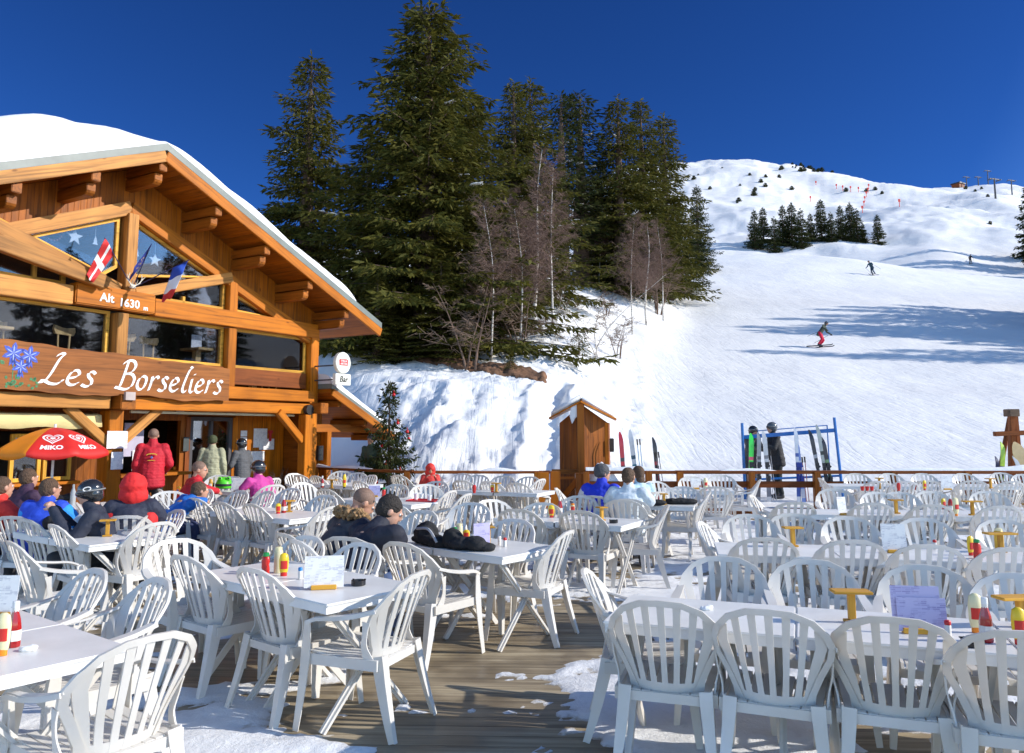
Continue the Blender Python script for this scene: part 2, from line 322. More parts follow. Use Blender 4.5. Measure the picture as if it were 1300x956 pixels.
def land(x, y):
    x = np.atleast_1d(np.asarray(x, float)); y = np.atleast_1d(np.asarray(y, float))
    th = np.arctan2(x, y); tm = math.atan(.85); out = (np.abs(th) > tm)
    Ye = np.where(out, np.hypot(x, y)/math.hypot(.85, 1), y)
    A = np.where(out, np.sign(x)*.85, x/np.where(np.abs(y) < 1e-3, 1e-3, y))
    lj = np.interp(Ye, _Y, np.arange(len(_Y))); ai = np.interp(A, _AF, np.arange(600))
    j = np.clip(lj.astype(int), 0, len(_Y)-2); i = np.clip(ai.astype(int), 0, 598); fj = lj-j; fi = ai-i
    z = (_ZF[j, i]*(1-fi)+_ZF[j, i+1]*fi)*(1-fj)+(_ZF[j+1, i]*(1-fi)+_ZF[j+1, i+1]*fi)*fj
    z = z*(1-sst(R(75), R(125), np.abs(th)))
    # rough, trodden bank under the trees
    px = 650+1000*A*.9935
    bank = sst(415, 450, px)*(1-sst(775, 850, px))*sst(17.5, 20.5, Ye)*(1-sst(60, 90, Ye))
    rd = np.abs(fbm(x*.55, y*.55, 3, 3))
    lump = fbm(x*.8, y*.8, 11, 3, .5)*.22+(.30-rd)*.12+fbm(x*2.6, y*2.6, 21, 5, .7)*.17*sst(-.15, .35, fbm(x*.5+4, y*.5, 27, 3))+fbm(x*3.2, y*3.2, 23, 3, .6)*.035
    z = z+bank*lump
    # the deep path trodden up the bank, and slides of snow beside it
    def groove(pts, wdt, dep):
        d = np.full(x.shape, 1e9)
        for (ax, ay), (bx, by) in zip(pts[:-1], pts[1:]):
            t = np.clip(((x-ax)*(bx-ax)+(y-ay)*(by-ay))/((bx-ax)**2+(by-ay)**2), 0, 1)
            d = np.minimum(d, np.hypot(x-ax-t*(bx-ax), y-ay-t*(by-ay)))
        d = d+.22*fbm(x*1.1, y*1.1, 5, 4, .6)
        return -dep*(1-sst(wdt*.45, wdt, d))+.35*dep*np.exp(-((d-wdt*1.35)/(wdt*.35))**2)
    z = z+groove([(.75, 19.5), (.95, 22), (1.25, 25), (1.35, 27.5), (1.9, 30.5)], .5, .38)
    z = z+groove([(-2.4, 19.8), (-2.6, 22.3), (-1.5, 25), (-1.4, 27)], .5, .08)+groove([(-3.4, 21), (-3.0, 24), (-2.8, 26.5)], .5, .08)
    z = z+groove([(-.3, 19.6), (-.5, 22), (-.1, 24.6), (.0, 27)], .4, .07)
    # edge of the groomed run
    z = z+.05*np.exp(-((px-812-10*fbm(Ye*.1, Ye*0, 2, 2))/9)**2)*sst(24, 30, Ye)*(1-sst(85, 100, Ye))
    pist = sst(800, 870, px)*sst(17, 22, Ye)*(1-sst(95, 130, Ye))
    z = z+pist*(fbm(x*.09, y*.09, 31, 2)*.25+fbm(x*.7, y*.25, 35, 2)*.03)
    far = sst(120, 200, Ye)
    z = z+far*(fbm(x*.02, y*.012, 41, 5, .5)*9+fbm(x*.08, y*.06, 47, 4, .6)*1.6)*(1-.45*sst(540, 600, Ye))
    z = z-.06
    return z
def gz(x, y): return float(land(x, y)[0])
def ground_px(px, py, lo=17, hi=640):
    """where the sight line through a point of the photograph meets the land"""
    Y = np.exp(np.linspace(math.log(lo), math.log(hi), 4000)); a, e = ray(px, py)
    d = land(a*Y, Y)-(CAMZ+e*Y); k = np.argmax(d > 0) if (d > 0).any() else np.argmax(d/Y)
    y = Y[k]
    return Vector((a*y, y, gz(a*y, y)))
# ------------------------------------------------------------------ ground
def build_land():
    ths = np.concatenate([np.linspace(-PI, -.62, 60, endpoint=False), np.linspace(-.62, .62, 430, endpoint=False), np.linspace(.62, 1.45, 90, endpoint=False), np.linspace(1.45, PI, 30)])
    rs = np.concatenate([[.5, 3, 6, 10, 13], np.arange(15, 42, .16), 42*np.exp(np.linspace(0, math.log(1100/42), 230))])
    T, RR = np.meshgrid(ths, rs); ct = np.cos(T)
    sc = 1/np.maximum(np.cos(np.clip(T, -.7, .7)), .1)       # rows follow depth inside the view
    X = RR*sc*np.sin(T); Y = RR*sc*np.cos(T)
    Z = land(X.ravel(), Y.ravel()).reshape(X.shape)
    v = np.stack([X, Y, Z], -1).reshape(-1, 3); nr, ncl = X.shape
    i = np.arange(nr-1)[:, None]*ncl+np.arange(ncl-1)[None]; f = np.stack([i, i+1, i+ncl+1, i+ncl], -1).reshape(-1, 4)
    me = bpy.data.meshes.new('snow_ground'); me.from_pydata(v.tolist(), [], f.tolist()); me.polygons.foreach_set('use_smooth', [True]*len(f))
    me.materials.append(snow_mat('snow_slopes', 'ground'))
    o = bpy.data.objects.new('snow_slopes', me); C.objects.link(o); tag(o, kind='structure'); me.flip_normals() if me.polygons[5000].normal.z < 0 else None
build_land()

def terrace_mat():
    m = bpy.data.materials.new('terrace_boards'); m.use_nodes = True; nt = m.node_tree; b = nt.nodes['Principled BSDF']
    tc = N(nt, 'TexCoord'); L = nt.links
    mp = N(nt, 'Mapping'); mp.inputs['Rotation'].default_value = (0, 0, R(2)); L.new(tc.outputs['Object'], mp.inputs['Vector'])
    sx = N(nt, 'SeparateXYZ'); L.new(mp.outputs[0], sx.inputs[0])
    dv = N(nt, 'Math', operation='DIVIDE'); dv.inputs[1].default_value = .145; L.new(sx.outputs[1], dv.inputs[0])
    fr = N(nt, 'Math', operation='FRACT'); L.new(dv.outputs[0], fr.inputs[0]); fl = N(nt, 'Math', operation='FLOOR'); L.new(dv.outputs[0], fl.inputs[0])
    wn = N(nt, 'TexWhiteNoise', noise_dimensions='1D'); L.new(fl.outputs[0], wn.inputs['W'])
    ms = N(nt, 'Mapping'); ms.inputs['Scale'].default_value = (1.2, 18, 1); L.new(mp.outputs[0], ms.inputs['Vector'])
    n1 = N(nt, 'TexNoise', Scale=1.0, Detail=7.0); L.new(ms.outputs[0], n1.inputs['Vector'])
    r = ramp(nt, [(.25, (.17, .135, .09)), (.55, (.40, .325, .22)), (.8, (.55, .47, .35))]); L.new(n1.outputs['Fac'], r.inputs[0])
    pr = ramp(nt, [(0, (.7, .68, .64)), (1, (1.1, 1.1, 1.05))]); L.new(wn.outputs['Value'], pr.inputs[0])
    m1 = N(nt, 'Mix', data_type='RGBA', blend_type='MULTIPLY'); m1.inputs[0].default_value = .8; L.new(r.outputs[0], m1.inputs[6]); L.new(pr.outputs[0], m1.inputs[7])
    gr = ramp(nt, [(0, (.25, .2, .15)), (.05, (1, 1, 1)), (.96, (1, 1, 1)), (1, (.25, .2, .15))]); L.new(fr.outputs[0], gr.inputs[0])
    m2 = N(nt, 'Mix', data_type='RGBA', blend_type='MULTIPLY'); m2.inputs[0].default_value = .75; L.new(m1.outputs[2], m2.inputs[6]); L.new(gr.outputs[0], m2.inputs[7])
    # wet stains
    n3 = N(nt, 'TexNoise', Scale=1.7, Detail=5.0); L.new(tc.outputs['Object'], n3.inputs['Vector'])
    wr = ramp(nt, [(.40, (.45, .42, .4)), (.58, (1, 1, 1))]); L.new(n3.outputs['Fac'], wr.inputs[0])
    m3 = N(nt, 'Mix', data_type='RGBA', blend_type='MULTIPLY'); m3.inputs[0].default_value = .8; L.new(m2.outputs[2], m3.inputs[6]); L.new(wr.outputs[0], m3.inputs[7])
    L.new(m3.outputs[2], b.inputs['Base Color'])
    rr = ramp(nt, [(.40, (.35,)*3), (.58, (.8,)*3)]); L.new(n3.outputs['Fac'], rr.inputs[0]); L.new(rr.outputs[0], b.inputs['Roughness'])
    bp = N(nt, 'Bump', Strength=.5, Distance=.01); L.new(gr.outputs[0], bp.inputs['Height']); L.new(bp.outputs[0], b.inputs['Normal'])
    return m
def in_building(x, y):
    dx, dy = x+6.93, y-13.9; s = dx*.514+dy*.857; d = dx*(-.857)+dy*.514
    return s, d
b = MB(); b.box(-22, 15, -7, 16.62, -.12, 0)
tag(b.obj('terrace_floor', terrace_mat(), bevel=0), kind='structure')
def trodden_mat():
    m = bpy.data.materials.new('snow_trodden'); m.use_nodes = True; nt = m.node_tree; b = nt.nodes['Principled BSDF']; L = nt.links; b.inputs['Roughness'].default_value = .6
    tc = N(nt, 'TexCoord'); n1 = N(nt, 'TexNoise', Scale=2.2, Detail=9.0, Roughness=.72); n2 = N(nt, 'TexNoise', Scale=26.0, Detail=5.0, Roughness=.7)
    L.new(tc.outputs['Object'], n1.inputs['Vector']); L.new(tc.outputs['Object'], n2.inputs['Vector'])
    ad = N(nt, 'Math', operation='MULTIPLY_ADD'); ad.inputs[1].default_value = .35; L.new(n2.outputs['Fac'], ad.inputs[0]); L.new(n1.outputs['Fac'], ad.inputs[2])
    sx = N(nt, 'SeparateXYZ'); L.new(tc.outputs['Object'], sx.inputs[0]); zz = N(nt, 'Math', operation='MULTIPLY_ADD'); zz.inputs[1].default_value = 14.0; L.new(sx.outputs[2], zz.inputs[0]); L.new(ad.outputs[0], zz.inputs[2])
    r = ramp(nt, [(.54, (.26, .20, .13)), (.64, (.50, .46, .40)), (.76, (.74, .75, .77)), (.95, (.84, .85, .87))]); L.new(zz.outputs[0], r.inputs[0]); L.new(r.outputs[0], b.inputs['Base Color'])
    bp = N(nt, 'Bump', Strength=.9, Distance=.03); L.new(ad.outputs[0], bp.inputs['Height']); L.new(bp.outputs[0], b.inputs['Normal']); return m
# trodden snow left lying on the boards: a thin uneven sheet with holes where the boards are bare
def snow_cover(x, y):
    """more than 0 where snow lies"""
    n = fbm(x*.55+3, y*.8, 61, 4, .55)+.75*fbm(x*3, y*4, 66, 5, .75)+.9*np.clip(fbm(x*6, y*7, 68, 2)-.22, 0, 1)
    base = np.full(x.shape, -.11)
    base = base+.55*np.exp(-(((x-.95)/.75)**2+((y-4.6)/1.4)**2))+.35*np.exp(-(((x-1.2)/1.0)**2+((y-6.0)/.7)**2))
    base = base+.20*sst(8.6, 11, y)*sst(-1.5, 1.5, x)+.17*sst(2.2, 3.2, x)*sst(2, 5, y)+.35*np.exp(-(((x+2.2)/.8)**2+((y-4.2)/.8)**2))
    base = base+.25*np.exp(-(((x-1.8)/1.2)**2+((y-8.2)/.9)**2))
    base = base-.5*np.exp(-(((x-.45)/1.05)**2+((y-7.0)/1.2)**2))-.45*np.exp(-(((x+.2)/.8)**2+((y-4.9)/.8)**2))
    s_, d_ = in_building(x, y); base = base-.5*sst(-2.0, -.8, d_)*(s_ < 5.2)
    return base+n*.55
gx = np.arange(-11, 12, .045); gy = np.arange(1.2, 16.5, .045); X, Y = np.meshgrid(gx, gy); cov = snow_cover(X, Y)
H = np.clip(cov, -.2, .16)*.13+.012*fbm(X*7, Y*7, 71, 4, .65)
keep = cov > -.08; nx = len(gx)
q = keep[:-1, :-1] | keep[1:, :-1] | keep[:-1, 1:] | keep[1:, 1:]
jj, ii = np.nonzero(q); base = jj*nx+ii; f = np.stack([base, base+1, base+nx+1, base+nx], -1)
used, inv = np.unique(f.ravel(), return_inverse=True); v = np.stack([X.ravel(), Y.ravel(), H.ravel()], -1)[used]
me = bpy.data.meshes.new('trodden_snow'); me.from_pydata(v.tolist(), [], inv.reshape(-1, 4).tolist()); me.polygons.foreach_set('use_smooth', [True]*len(f))
me.materials.append(trodden_mat()); o = bpy.data.objects.new('trodden_snow', me); C.objects.link(o)
tag(o, 'thin trodden snow left lying in patches on the terrace boards', 'snow', kind='stuff')

# ------------------------------------------------------------------ spruce trees
def leaf_mat(name, a, b_, s=2.5):
    if name in _M: return _M[name]
    m = bpy.data.materials.new(name); m.use_nodes = True; nt = m.node_tree; p = nt.nodes['Principled BSDF']; p.inputs['Roughness'].default_value = .7; p.inputs['Specular IOR Level'].default_value = .15
    tc = N(nt, 'TexCoord'); no = N(nt, 'TexNoise', Scale=s, Detail=4.0); nt.links.new(tc.outputs['Object'], no.inputs['Vector'])
    r = ramp(nt, [(.35, a), (.65, b_)]); nt.links.new(no.outputs['Fac'], r.inputs[0])
    wn = N(nt, 'TexNoise', Scale=23.0, Detail=1.0); nt.links.new(tc.outputs['Object'], wn.inputs['Vector'])
    r2 = ramp(nt, [(.3, (.55, .55, .5)), (.7, (1.45, 1.4, 1.2))]); nt.links.new(wn.outputs['Fac'], r2.inputs[0])
    mx = N(nt, 'Mix', data_type='RGBA', blend_type='MULTIPLY'); mx.inputs[0].default_value = 1; nt.links.new(r.outputs[0], mx.inputs[6]); nt.links.new(r2.outputs[0], mx.inputs[7])
    nt.links.new(mx.outputs[2], p.inputs['Base Color'])
    tl = N(nt, 'BsdfTranslucent'); nt.links.new(mx.outputs[2], tl.inputs[0]); ms = N(nt, 'MixShader'); ms.inputs[0].default_value = .25
    o = nt.nodes['Material Output']; nt.links.new(p.outputs[0], ms.inputs[1]); nt.links.new(tl.outputs[0], ms.inputs[2]); nt.links.new(ms.outputs[0], o.inputs[0])
    _M[name] = m; return m
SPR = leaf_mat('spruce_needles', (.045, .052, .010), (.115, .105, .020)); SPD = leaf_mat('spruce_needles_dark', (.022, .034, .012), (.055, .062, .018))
BARK = mat('spruce_bark', (.10, .065, .045), .9, .3, 9, .6, 20)
SNOWT = snow_mat('snow_clumps')
def npmesh(name, V, F, m, smooth=False):
    me = bpy.data.meshes.new(name); me.vertices.add(len(V)); me.vertices.foreach_set('co', np.asarray(V, np.float32).ravel())
    k = F.shape[1]; me.loops.add(F.size); me.loops.foreach_set('vertex_index', F.astype(np.int32).ravel())
    me.polygons.add(len(F)); me.polygons.foreach_set('loop_start', np.arange(0, F.size, k, dtype=np.int32))
    me.polygons.foreach_set('loop_total', np.full(len(F), k, dtype=np.int32))
    me.update(calc_edges=True); me.materials.append(m)
    if smooth: me.polygons.foreach_set('use_smooth', [True]*len(F))
    return me
def spruce_meshes(H, Rb, seed, dens=1.0, clear=.04, ragged=.35, leaf=.30, snow=.02, droop=.35, narrow=.85, needles=None, lean=0):
    rg = np.random.RandomState(seed); nb = []
    z = clear*H
    while z < H*.985:
        t = z/H; n = int(max(4, round((7.5-2.5*t)*dens**.3)))
        a0 = rg.rand()*6.28
        for k in range(n):
            if rg.rand() < .14: continue
            L = Rb*((1-t)**narrow)*(1-ragged*rg.rand()**1.5)*(1+.22*math.sin(a0*3+z*1.7))+.12
            if rg.rand() < .06: L *= 1.2
            nb.append((z+rg.randn()*.05*(1+2*(1-t)), a0+k*6.283/n+rg.randn()*.22, L, t))
        z += (.30+.22*(1-t))*(H/16)**.5/dens**.5*rg.uniform(.6, 1.5)
    nb = np.array(nb); zz, az, LL, tt = nb.T
    P = []; D = []; S = []; SN = []; SNS = []
    BV, BF = [], []
    for z0, a, L, t in nb:
        dr = np.array([math.cos(a), math.sin(a), 0]); sd_ = np.array([-math.sin(a), math.cos(a), 0])
        up0 = .35 if t > .8 else (.12 if t > .5 else -.05)
        m = max(3, int(L/.15*dens**.5)); u = (np.arange(m)+.5+rg.rand(m)*.4)/m
        path = lambda u: np.outer(u*L, dr)+np.outer(up0*L*u-droop*L*u**2+.18*L*u**4, [0, 0, 1])+[0, 0, z0]
        pt = path(u)
        # the bare branch
        w_ = .012+.012*L; o = len(BV); q = path(np.array([0, .5, .95]))
        for i, c in enumerate(q):
            r_ = w_*(1-.42*i); BV += [c+sd_*r_, c-sd_*r_*.5+[0, 0, r_], c-sd_*r_*.5-[0, 0, r_]]
        for i in range(2):
            for k in range(3): BF.append((o+i*3+k, o+i*3+(k+1) % 3, o+i*3+3+(k+1) % 3, o+i*3+3+k))
        for side in (-1, 1):
            sl = (.18+.42*L*(1-u)*.75)*rg.uniform(.6, 1.15, m)*np.minimum(1, u*2.5+.35)
            k = np.maximum(2, (sl/.13*dens**.5).astype(int)+1)
            for c, s_, kk, uu in zip(pt, sl, k, u):
                v = (np.arange(kk)+rg.rand(kk))/kk
                base = c+np.outer(v*s_, sd_*side*.85+dr*.5)+np.outer(-(.10*v+.42*v**2)*s_-.02, [0, 0, 1])+rg.randn(kk, 3)*.035
                P.append(base); hang = rg.uniform(.15, 1.15, (kk, 1))
                D.append(sd_*side*rg.uniform(.1, .9, (kk, 1))+dr*rg.uniform(.1, 1., (kk, 1))-np.array([0, 0, 1])*hang+rg.randn(kk, 3)*.25); S.append(np.full(kk, 1.0))
        # tip
        tp = path(np.array([.9, .96, 1.0])); P.append(tp); D.append(np.tile(dr*1.0+[0, 0, .05], (3, 1))+rg.randn(3, 3)*.3); S.append(np.full(3, 1.0))
        if rg.rand() < snow*3.5 and .12 < t < .78:
            uu = rg.uniform(.35, .9); c = path(np.array([uu]))[0]+[0, 0, .05]; SN.append((c, dr, sd_, rg.uniform(.06, .19)*(1+.12*L)))
    P = np.concatenate(P); D = np.concatenate(D); n = len(P)
    # leader
    tp = np.stack([np.zeros(14), np.zeros(14), np.linspace(H*.96, H*1.005, 14)], -1); P = np.concatenate([P, tp]); D = np.concatenate([D, rg.randn(14, 3)*.5+[0, 0, .9]]); n = len(P)
    D /= np.linalg.norm(D, axis=1, keepdims=True); W = np.cross(D, rg.randn(n, 3)); W /= np.linalg.norm(W, axis=1, keepdims=True)
    Ls = leaf*rg.uniform(.55, 1.25, (n, 1)); Ws = Ls*rg.uniform(.10, .19, (n, 1))
    V = np.stack([P, P+D*Ls*.45+W*Ws, P+D*Ls, P+D*Ls*.45-W*Ws], 1).reshape(-1, 3); F = np.arange(4*n).reshape(n, 4)
    crown = npmesh('crown', V, F, needles or SPR)
    b = MB(); b.tube([(0, 0, -.6), (0, 0, H*.3), (lean*.3, 0, H*.7), (0, 0, H*.99)], [H*.018+.05, H*.014+.03, H*.007+.02, .008], 9)
    o = b.obj('trunk', BARK, smooth='all'); tr = o.data; bpy.data.objects.remove(o)
    br = npmesh('limb', np.array(BV), np.array(BF), BARK)
    sb = MB()
    for c, dr, sd_, s_ in SN:
        for q in range(rg.randint(1, 4)):
            cc = c+dr*rg.randn()*s_*.9+sd_*rg.randn()*s_*.4; r_ = s_*rg.uniform(.35, .9)
            vv = []; nn = 7
            for i, (ra, za) in enumerate([(.0, -.05), (1, 0), (.85, .22), (.45, .36), (0, .4)]):
                for k in range(nn):
                    an = 6.283*k/nn; j = 1+.22*rg.randn()*(ra > 0)
                    vv.append(cc+(dr*math.cos(an)*1.25+sd_*math.sin(an)*.6)*ra*r_*j+np.array([0, 0, za*r_*(.8+.4*rg.rand())-.35*r_*ra*abs(math.cos(an))*.6]))
            sb.add(vv, [(i*nn+k, i*nn+(k+1) % nn, (i+1)*nn+(k+1) % nn, (i+1)*nn+k) for i in range(4) for k in range(nn)])
    sm = None
    if sb.v: o = sb.obj('snow_clump', SNOWT, smooth='all'); sm = o.data; bpy.data.objects.remove(o)
    return crown, tr, br, sm
def tree_from(ms, name, loc, rz, sc, label, cat, group=None, sxy=None):
    r = empty(name, loc, rz, label, cat, group); r.scale = (sc*(sxy or 1), sc*(sxy or 1), sc)
    for nm, me in zip(('crown', 'trunk', 'limb', 'snow_clump'), ms):
        if me is None: continue
        o = bpy.data.objects.new(nm, me); C.objects.link(o); o.parent = r
    return r
def tree_at(ms, H0, px, pytop, Y, label, name='spruce_tree', cat='spruce', group='spruces at the edge of the run', rz=None, sxy=1, sink=.2):
    """a tree standing on the land whose top reaches the given height"""
    a, e = ray(px, pytop); x = a*Y; zt = CAMZ+e*Y; z0 = gz(x, Y)-sink; h = zt-z0
    return tree_from(ms, name, (x, Y, z0), random.random()*6.28 if rz is None else rz, h/H0, label, cat, group, sxy*(1.5 if cat == 'spruce' and group != 'spruces in the clump beyond the crest' else 1.0))
big = spruce_meshes(19, 4.7, 1, 1.5, .05, .54, .34, .05, .34, .72)
midA = spruce_meshes(17, 3.2, 2, 1.35, .06, .46, .30, .05, .44, .74)
midB = spruce_meshes(16, 2.9, 3, 1.2, .05, .46, .30, .05, .40, .78)
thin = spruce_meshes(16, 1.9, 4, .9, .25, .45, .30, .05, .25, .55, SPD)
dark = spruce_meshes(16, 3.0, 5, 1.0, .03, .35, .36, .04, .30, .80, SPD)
G1 = 'tall spruces beside the ski run'
tree_at(big, 19, 545, 2, 36, 'tallest broad olive green spruce, its top reaching the upper edge', group=G1, rz=.4, sxy=1.15)
tree_at(midA, 17, 396, 72, 41, 'pointed spruce behind the chalet roof, leftmost of the spruces', group=G1, rz=1.9, sxy=1.1)
tree_at(midB, 16, 470, 175, 38, 'low dense spruce filling the gap between leftmost and tallest spruce', group=G1, rz=3, sxy=1.5)
tree_at(midB, 16, 597, 118, 45, 'spruce right behind the tallest one, short blunt top', group=G1, rz=5, sxy=1.25)
tree_at(midA, 17, 652, 104, 47, 'spruce whose twin-like top is the left of a close pair', group=G1, rz=.3, sxy=1.0)
tree_at(midB, 16, 673, 100, 49, 'spruce whose sharp top is the right of a close pair', group=G1, rz=2.2, sxy=1.2)
tree_at(thin, 16, 712, 118, 60, 'slim dark spruce rising behind the white birch', group=G1, rz=1.2, sxy=1.4)
tree_at(thin, 16, 736, 117, 62, 'slim dark spruce just right of another slim one', group=G1, rz=4.2, sxy=1.5)
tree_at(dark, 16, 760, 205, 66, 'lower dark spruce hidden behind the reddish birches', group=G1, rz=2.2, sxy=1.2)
tree_at(midB, 16, 784, 122, 62, 'tall spruce with a sharp top, first of three at the run', group=G1, rz=.9, sxy=1.15)
tree_at(midA, 17, 813, 128, 65, 'tall spruce with a blunt top, middle of three at the run', group=G1, rz=3.7, sxy=1.05)
tree_at(midB, 16, 842, 145, 70, 'tapering spruce standing nearest the run, last of three', group=G1, rz=5.7, sxy=1.1)
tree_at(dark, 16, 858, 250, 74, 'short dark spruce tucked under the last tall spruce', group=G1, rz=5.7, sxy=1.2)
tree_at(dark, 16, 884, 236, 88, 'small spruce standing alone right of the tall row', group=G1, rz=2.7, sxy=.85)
tree_at(midA, 17, 560, 330, 33, 'young low spruce with hanging boughs over the bare earth', group=G1, rz=1.7, sxy=1.8)
tree_at(midB, 16, 480, 350, 32.5, 'young bushy spruce just right of the chalet eaves', group=G1, rz=2.7, sxy=1.7)
tree_at(midA, 17, 612, 300, 38, 'young spruce in half shade left of the birches', group=G1, rz=4.1, sxy=1.4)
# clump beyond the crest
far = [(957, 268, 178), (968, 264, 184), (982, 276, 176), (993, 262, 182), (1004, 258, 180), (1016, 266, 176), (1028, 272, 184), (1041, 254, 180), (1054, 270, 178), (1066, 262, 186), (1078, 258, 180), (1087, 266, 178), (1095, 284, 178), (1113, 273, 176)]
fm = [spruce_meshes(14, 3.2, 31+i, .55, .02, .3, .62, .0, .3, .8, SPD) for i in range(3)]
words = ['first', 'second', 'third', 'fourth', 'fifth', 'sixth', 'seventh', 'eighth', 'ninth', 'tenth', 'eleventh', 'twelfth', 'thirteenth', 'fourteenth']
for i, (px, pt, Y) in enumerate(far):
    lab = 'lone dark spruce just right of the clump beyond the crest' if i == 13 else '%s dark spruce from the left in the clump beyond the crest' % words[i]
    tree_at(fm[i % 3], 14, px, pt, Y, lab, group='spruces in the clump beyond the crest', rz=i, sxy=1.15, sink=1.0)
# the wood to the right whose shadows fall over the run (outside the frame; mirrored in the chalet windows)
for i in range(15):
    Y = 45+i*1.5+random.uniform(-.5, .5); x = 47+random.uniform(-3, 8)+(i % 4)*2.5
    s = random.uniform(11, 20)/16
    tree_from((midB, dark, fm[1])[i % 3], 'spruce_tree', (x, Y, gz(x, Y)-.3), i*1.3, s*(1.1 if i % 3 == 2 else 1), 'spruce in the wood to the right whose shadow falls over the run', 'spruce', 'spruces of the wood right of the run')
for i in range(6):
    Y = 112+i*5+random.uniform(-2, 2); x = 98+random.uniform(-6, 8)
    tree_from(fm[i % 3], 'spruce_tree', (x, Y, gz(x, Y)-.3), i*1.3, random.uniform(1.0, 1.5), 'spruce in the wood to the right whose shadow falls over the run', 'spruce', 'spruces of the wood right of the run')
for i in range(14):
    a = R(70+i*3.2); r_ = random.uniform(60, 95); x, y = r_*math.sin(a), r_*math.cos(a)
    tree_from((dark, fm[0], fm[1])[i % 3], 'spruce_tree', (x, y, gz(x, y)-.3), i, random.uniform(.7, 1.1), 'spruce in the wood to the right whose shadow falls over the run', 'spruce', 'spruces of the wood right of the run')
tree_at(fm[2], 14, 1305, 232, 150, 'dark spruce cut by the right edge of the picture', group='spruces of the wood right of the run', sxy=.7)

# ------------------------------------------------------------------ birches and bare bushes
def bark_mat():
    m = bpy.data.materials.new('birch_bark'); m.use_nodes = True; nt = m.node_tree; p = nt.nodes['Principled BSDF']; p.inputs['Roughness'].default_value = .7
    tc = N(nt, 'TexCoord'); mp = N(nt, 'Mapping'); mp.inputs['Scale'].default_value = (3, 3, 9); nt.links.new(tc.outputs['Object'], mp.inputs['Vector'])
    no = N(nt, 'TexNoise', Scale=1.6, Detail=4.0); nt.links.new(mp.outputs[0], no.inputs['Vector'])
    r = ramp(nt, [(.36, (.10, .07, .06)), (.44, (.55, .50, .44)), (.7, (.72, .68, .62))]); nt.links.new(no.outputs['Fac'], r.inputs[0]); nt.links.new(r.outputs[0], p.inputs['Base Color'])
    return m
BIR = bark_mat(); TWR = mat('birch_twigs', (.165, .10, .075), .8, .3, 3); TWB = mat('bush_twigs', (.17, .11, .075), .8, .3, 3)
def birch_meshes(H, seed, spread=.25, nbr=34, lean=.06, tw=TWR, r0=.075, start=.25, stems=1, tmat=None, fine=5, la0=None):
    rg = random.Random(seed); tb = MB(); sb = MB()
    for st in range(stems):
        la = rg.uniform(0, 6.28) if la0 is None else la0; ln = lean*H*rg.uniform(.6, 1.3)*(1 if stems == 1 else 2.2)
        hh = H*rg.uniform(.75, 1.0) if stems > 1 else H
        tp = [Vector((ln*(t**1.3)*math.cos(la)+.02*H*math.sin(t*5+seed), ln*(t**1.3)*math.sin(la), hh*t-.2*(t == 0))) for t in [i/9 for i in range(10)]]
        if stems > 1:
            off = Vector((rg.uniform(-.12, .12), rg.uniform(-.12, .12), 0)); tp = [p+off for p in tp]
        tb.tube(tp, [r0*(1-t*.88) for t in [i/9 for i in range(10)]], 7)
        for i in range(nbr//stems):
            t = start+(1-start)*(i+rg.random())/(nbr//stems); k = min(8, int(t*9)); f = t*9-k; p = tp[k].lerp(tp[k+1], f)
            L = spread*hh*(1-t*.72)*rg.uniform(.6, 1.15); a = rg.uniform(0, 6.28); el = rg.uniform(.5, 1.2)
            d = Vector((math.cos(a)*math.cos(el), math.sin(a)*math.cos(el), math.sin(el)))
            pts = [p+d*L*u+Vector((0, 0, -.10*L*u*u)) for u in (0, .35, .7, 1)]
            rr = r0*.22*(1-t*.5); sb.tube(pts, [rr, rr*.7, rr*.45, rr*.2], 4, cap=False)
            for j in range(7):
                u = .2+.8*(j+rg.random())/7; q = p+d*L*u+Vector((0, 0, -.10*L*u*u)); a2 = a+rg.uniform(-1.4, 1.4); e2 = rg.uniform(-.1, 1.0)
                d2 = Vector((math.cos(a2)*math.cos(e2), math.sin(a2)*math.cos(e2), math.sin(e2))); L2 = L*.42*rg.uniform(.5, 1.2)
                sb.tube([q, q+d2*L2*.5, q+d2*L2+Vector((0, 0, -.12*L2))], [.011, .009, .006], 3, cap=False)
                for m_ in range(fine):
                    u3 = rg.uniform(.2, 1); q3 = q+d2*L2*u3; a3 = a2+rg.uniform(-1.5, 1.5); e3 = rg.uniform(-.9, .9); L3 = L2*rg.uniform(.35, .8)
                    d3 = Vector((math.cos(a3)*math.cos(e3), math.sin(a3)*math.cos(e3), math.sin(e3)))
                    sb.tube([q3, q3+d3*L3], [.0085, .005], 3, cap=False)
    o1 = tb.obj('trunk', tmat or BIR, smooth='all'); o2 = sb.obj('twigs', tw, fixn=False); r = (o1.data, o2.data)
    bpy.data.objects.remove(o1); bpy.data.objects.remove(o2); return r
def birch(ms, px, py, pytop, H0, label, rz=0, group='bare birches on the bank', name='birch_tree', cat='birch', Y=None, sxy=1):
    if Y is None: g = ground_px(px, py)
    else: a = ray(px, py)[0]; g = Vector((a*Y, Y, gz(a*Y, Y)))
    a, e = ray(px, pytop); h = CAMZ+e*g.y-g.z; s = h/H0
    r = empty(name, g, rz, label, cat, group); r.scale = (s*sxy, s*sxy, s)
    for nm, me in zip(('trunk', 'crown'), ms): o = bpy.data.objects.new(nm, me); C.objects.link(o); o.parent = r
    return r
bA = birch_meshes(10, 51, .24, 84, .05, r0=.085, start=.3); bB = birch_meshes(9, 52, .32, 84, .10, r0=.07, start=.3)
bC = birch_meshes(5, 53, .32, 30, .22, TWB, .035, .2, 3, None, 3); bD = birch_meshes(4, 54, .40, 30, .10, TWB, .03, .15, 4, mat('dark_bark', (.16, .10, .07), .8, .3), 4)
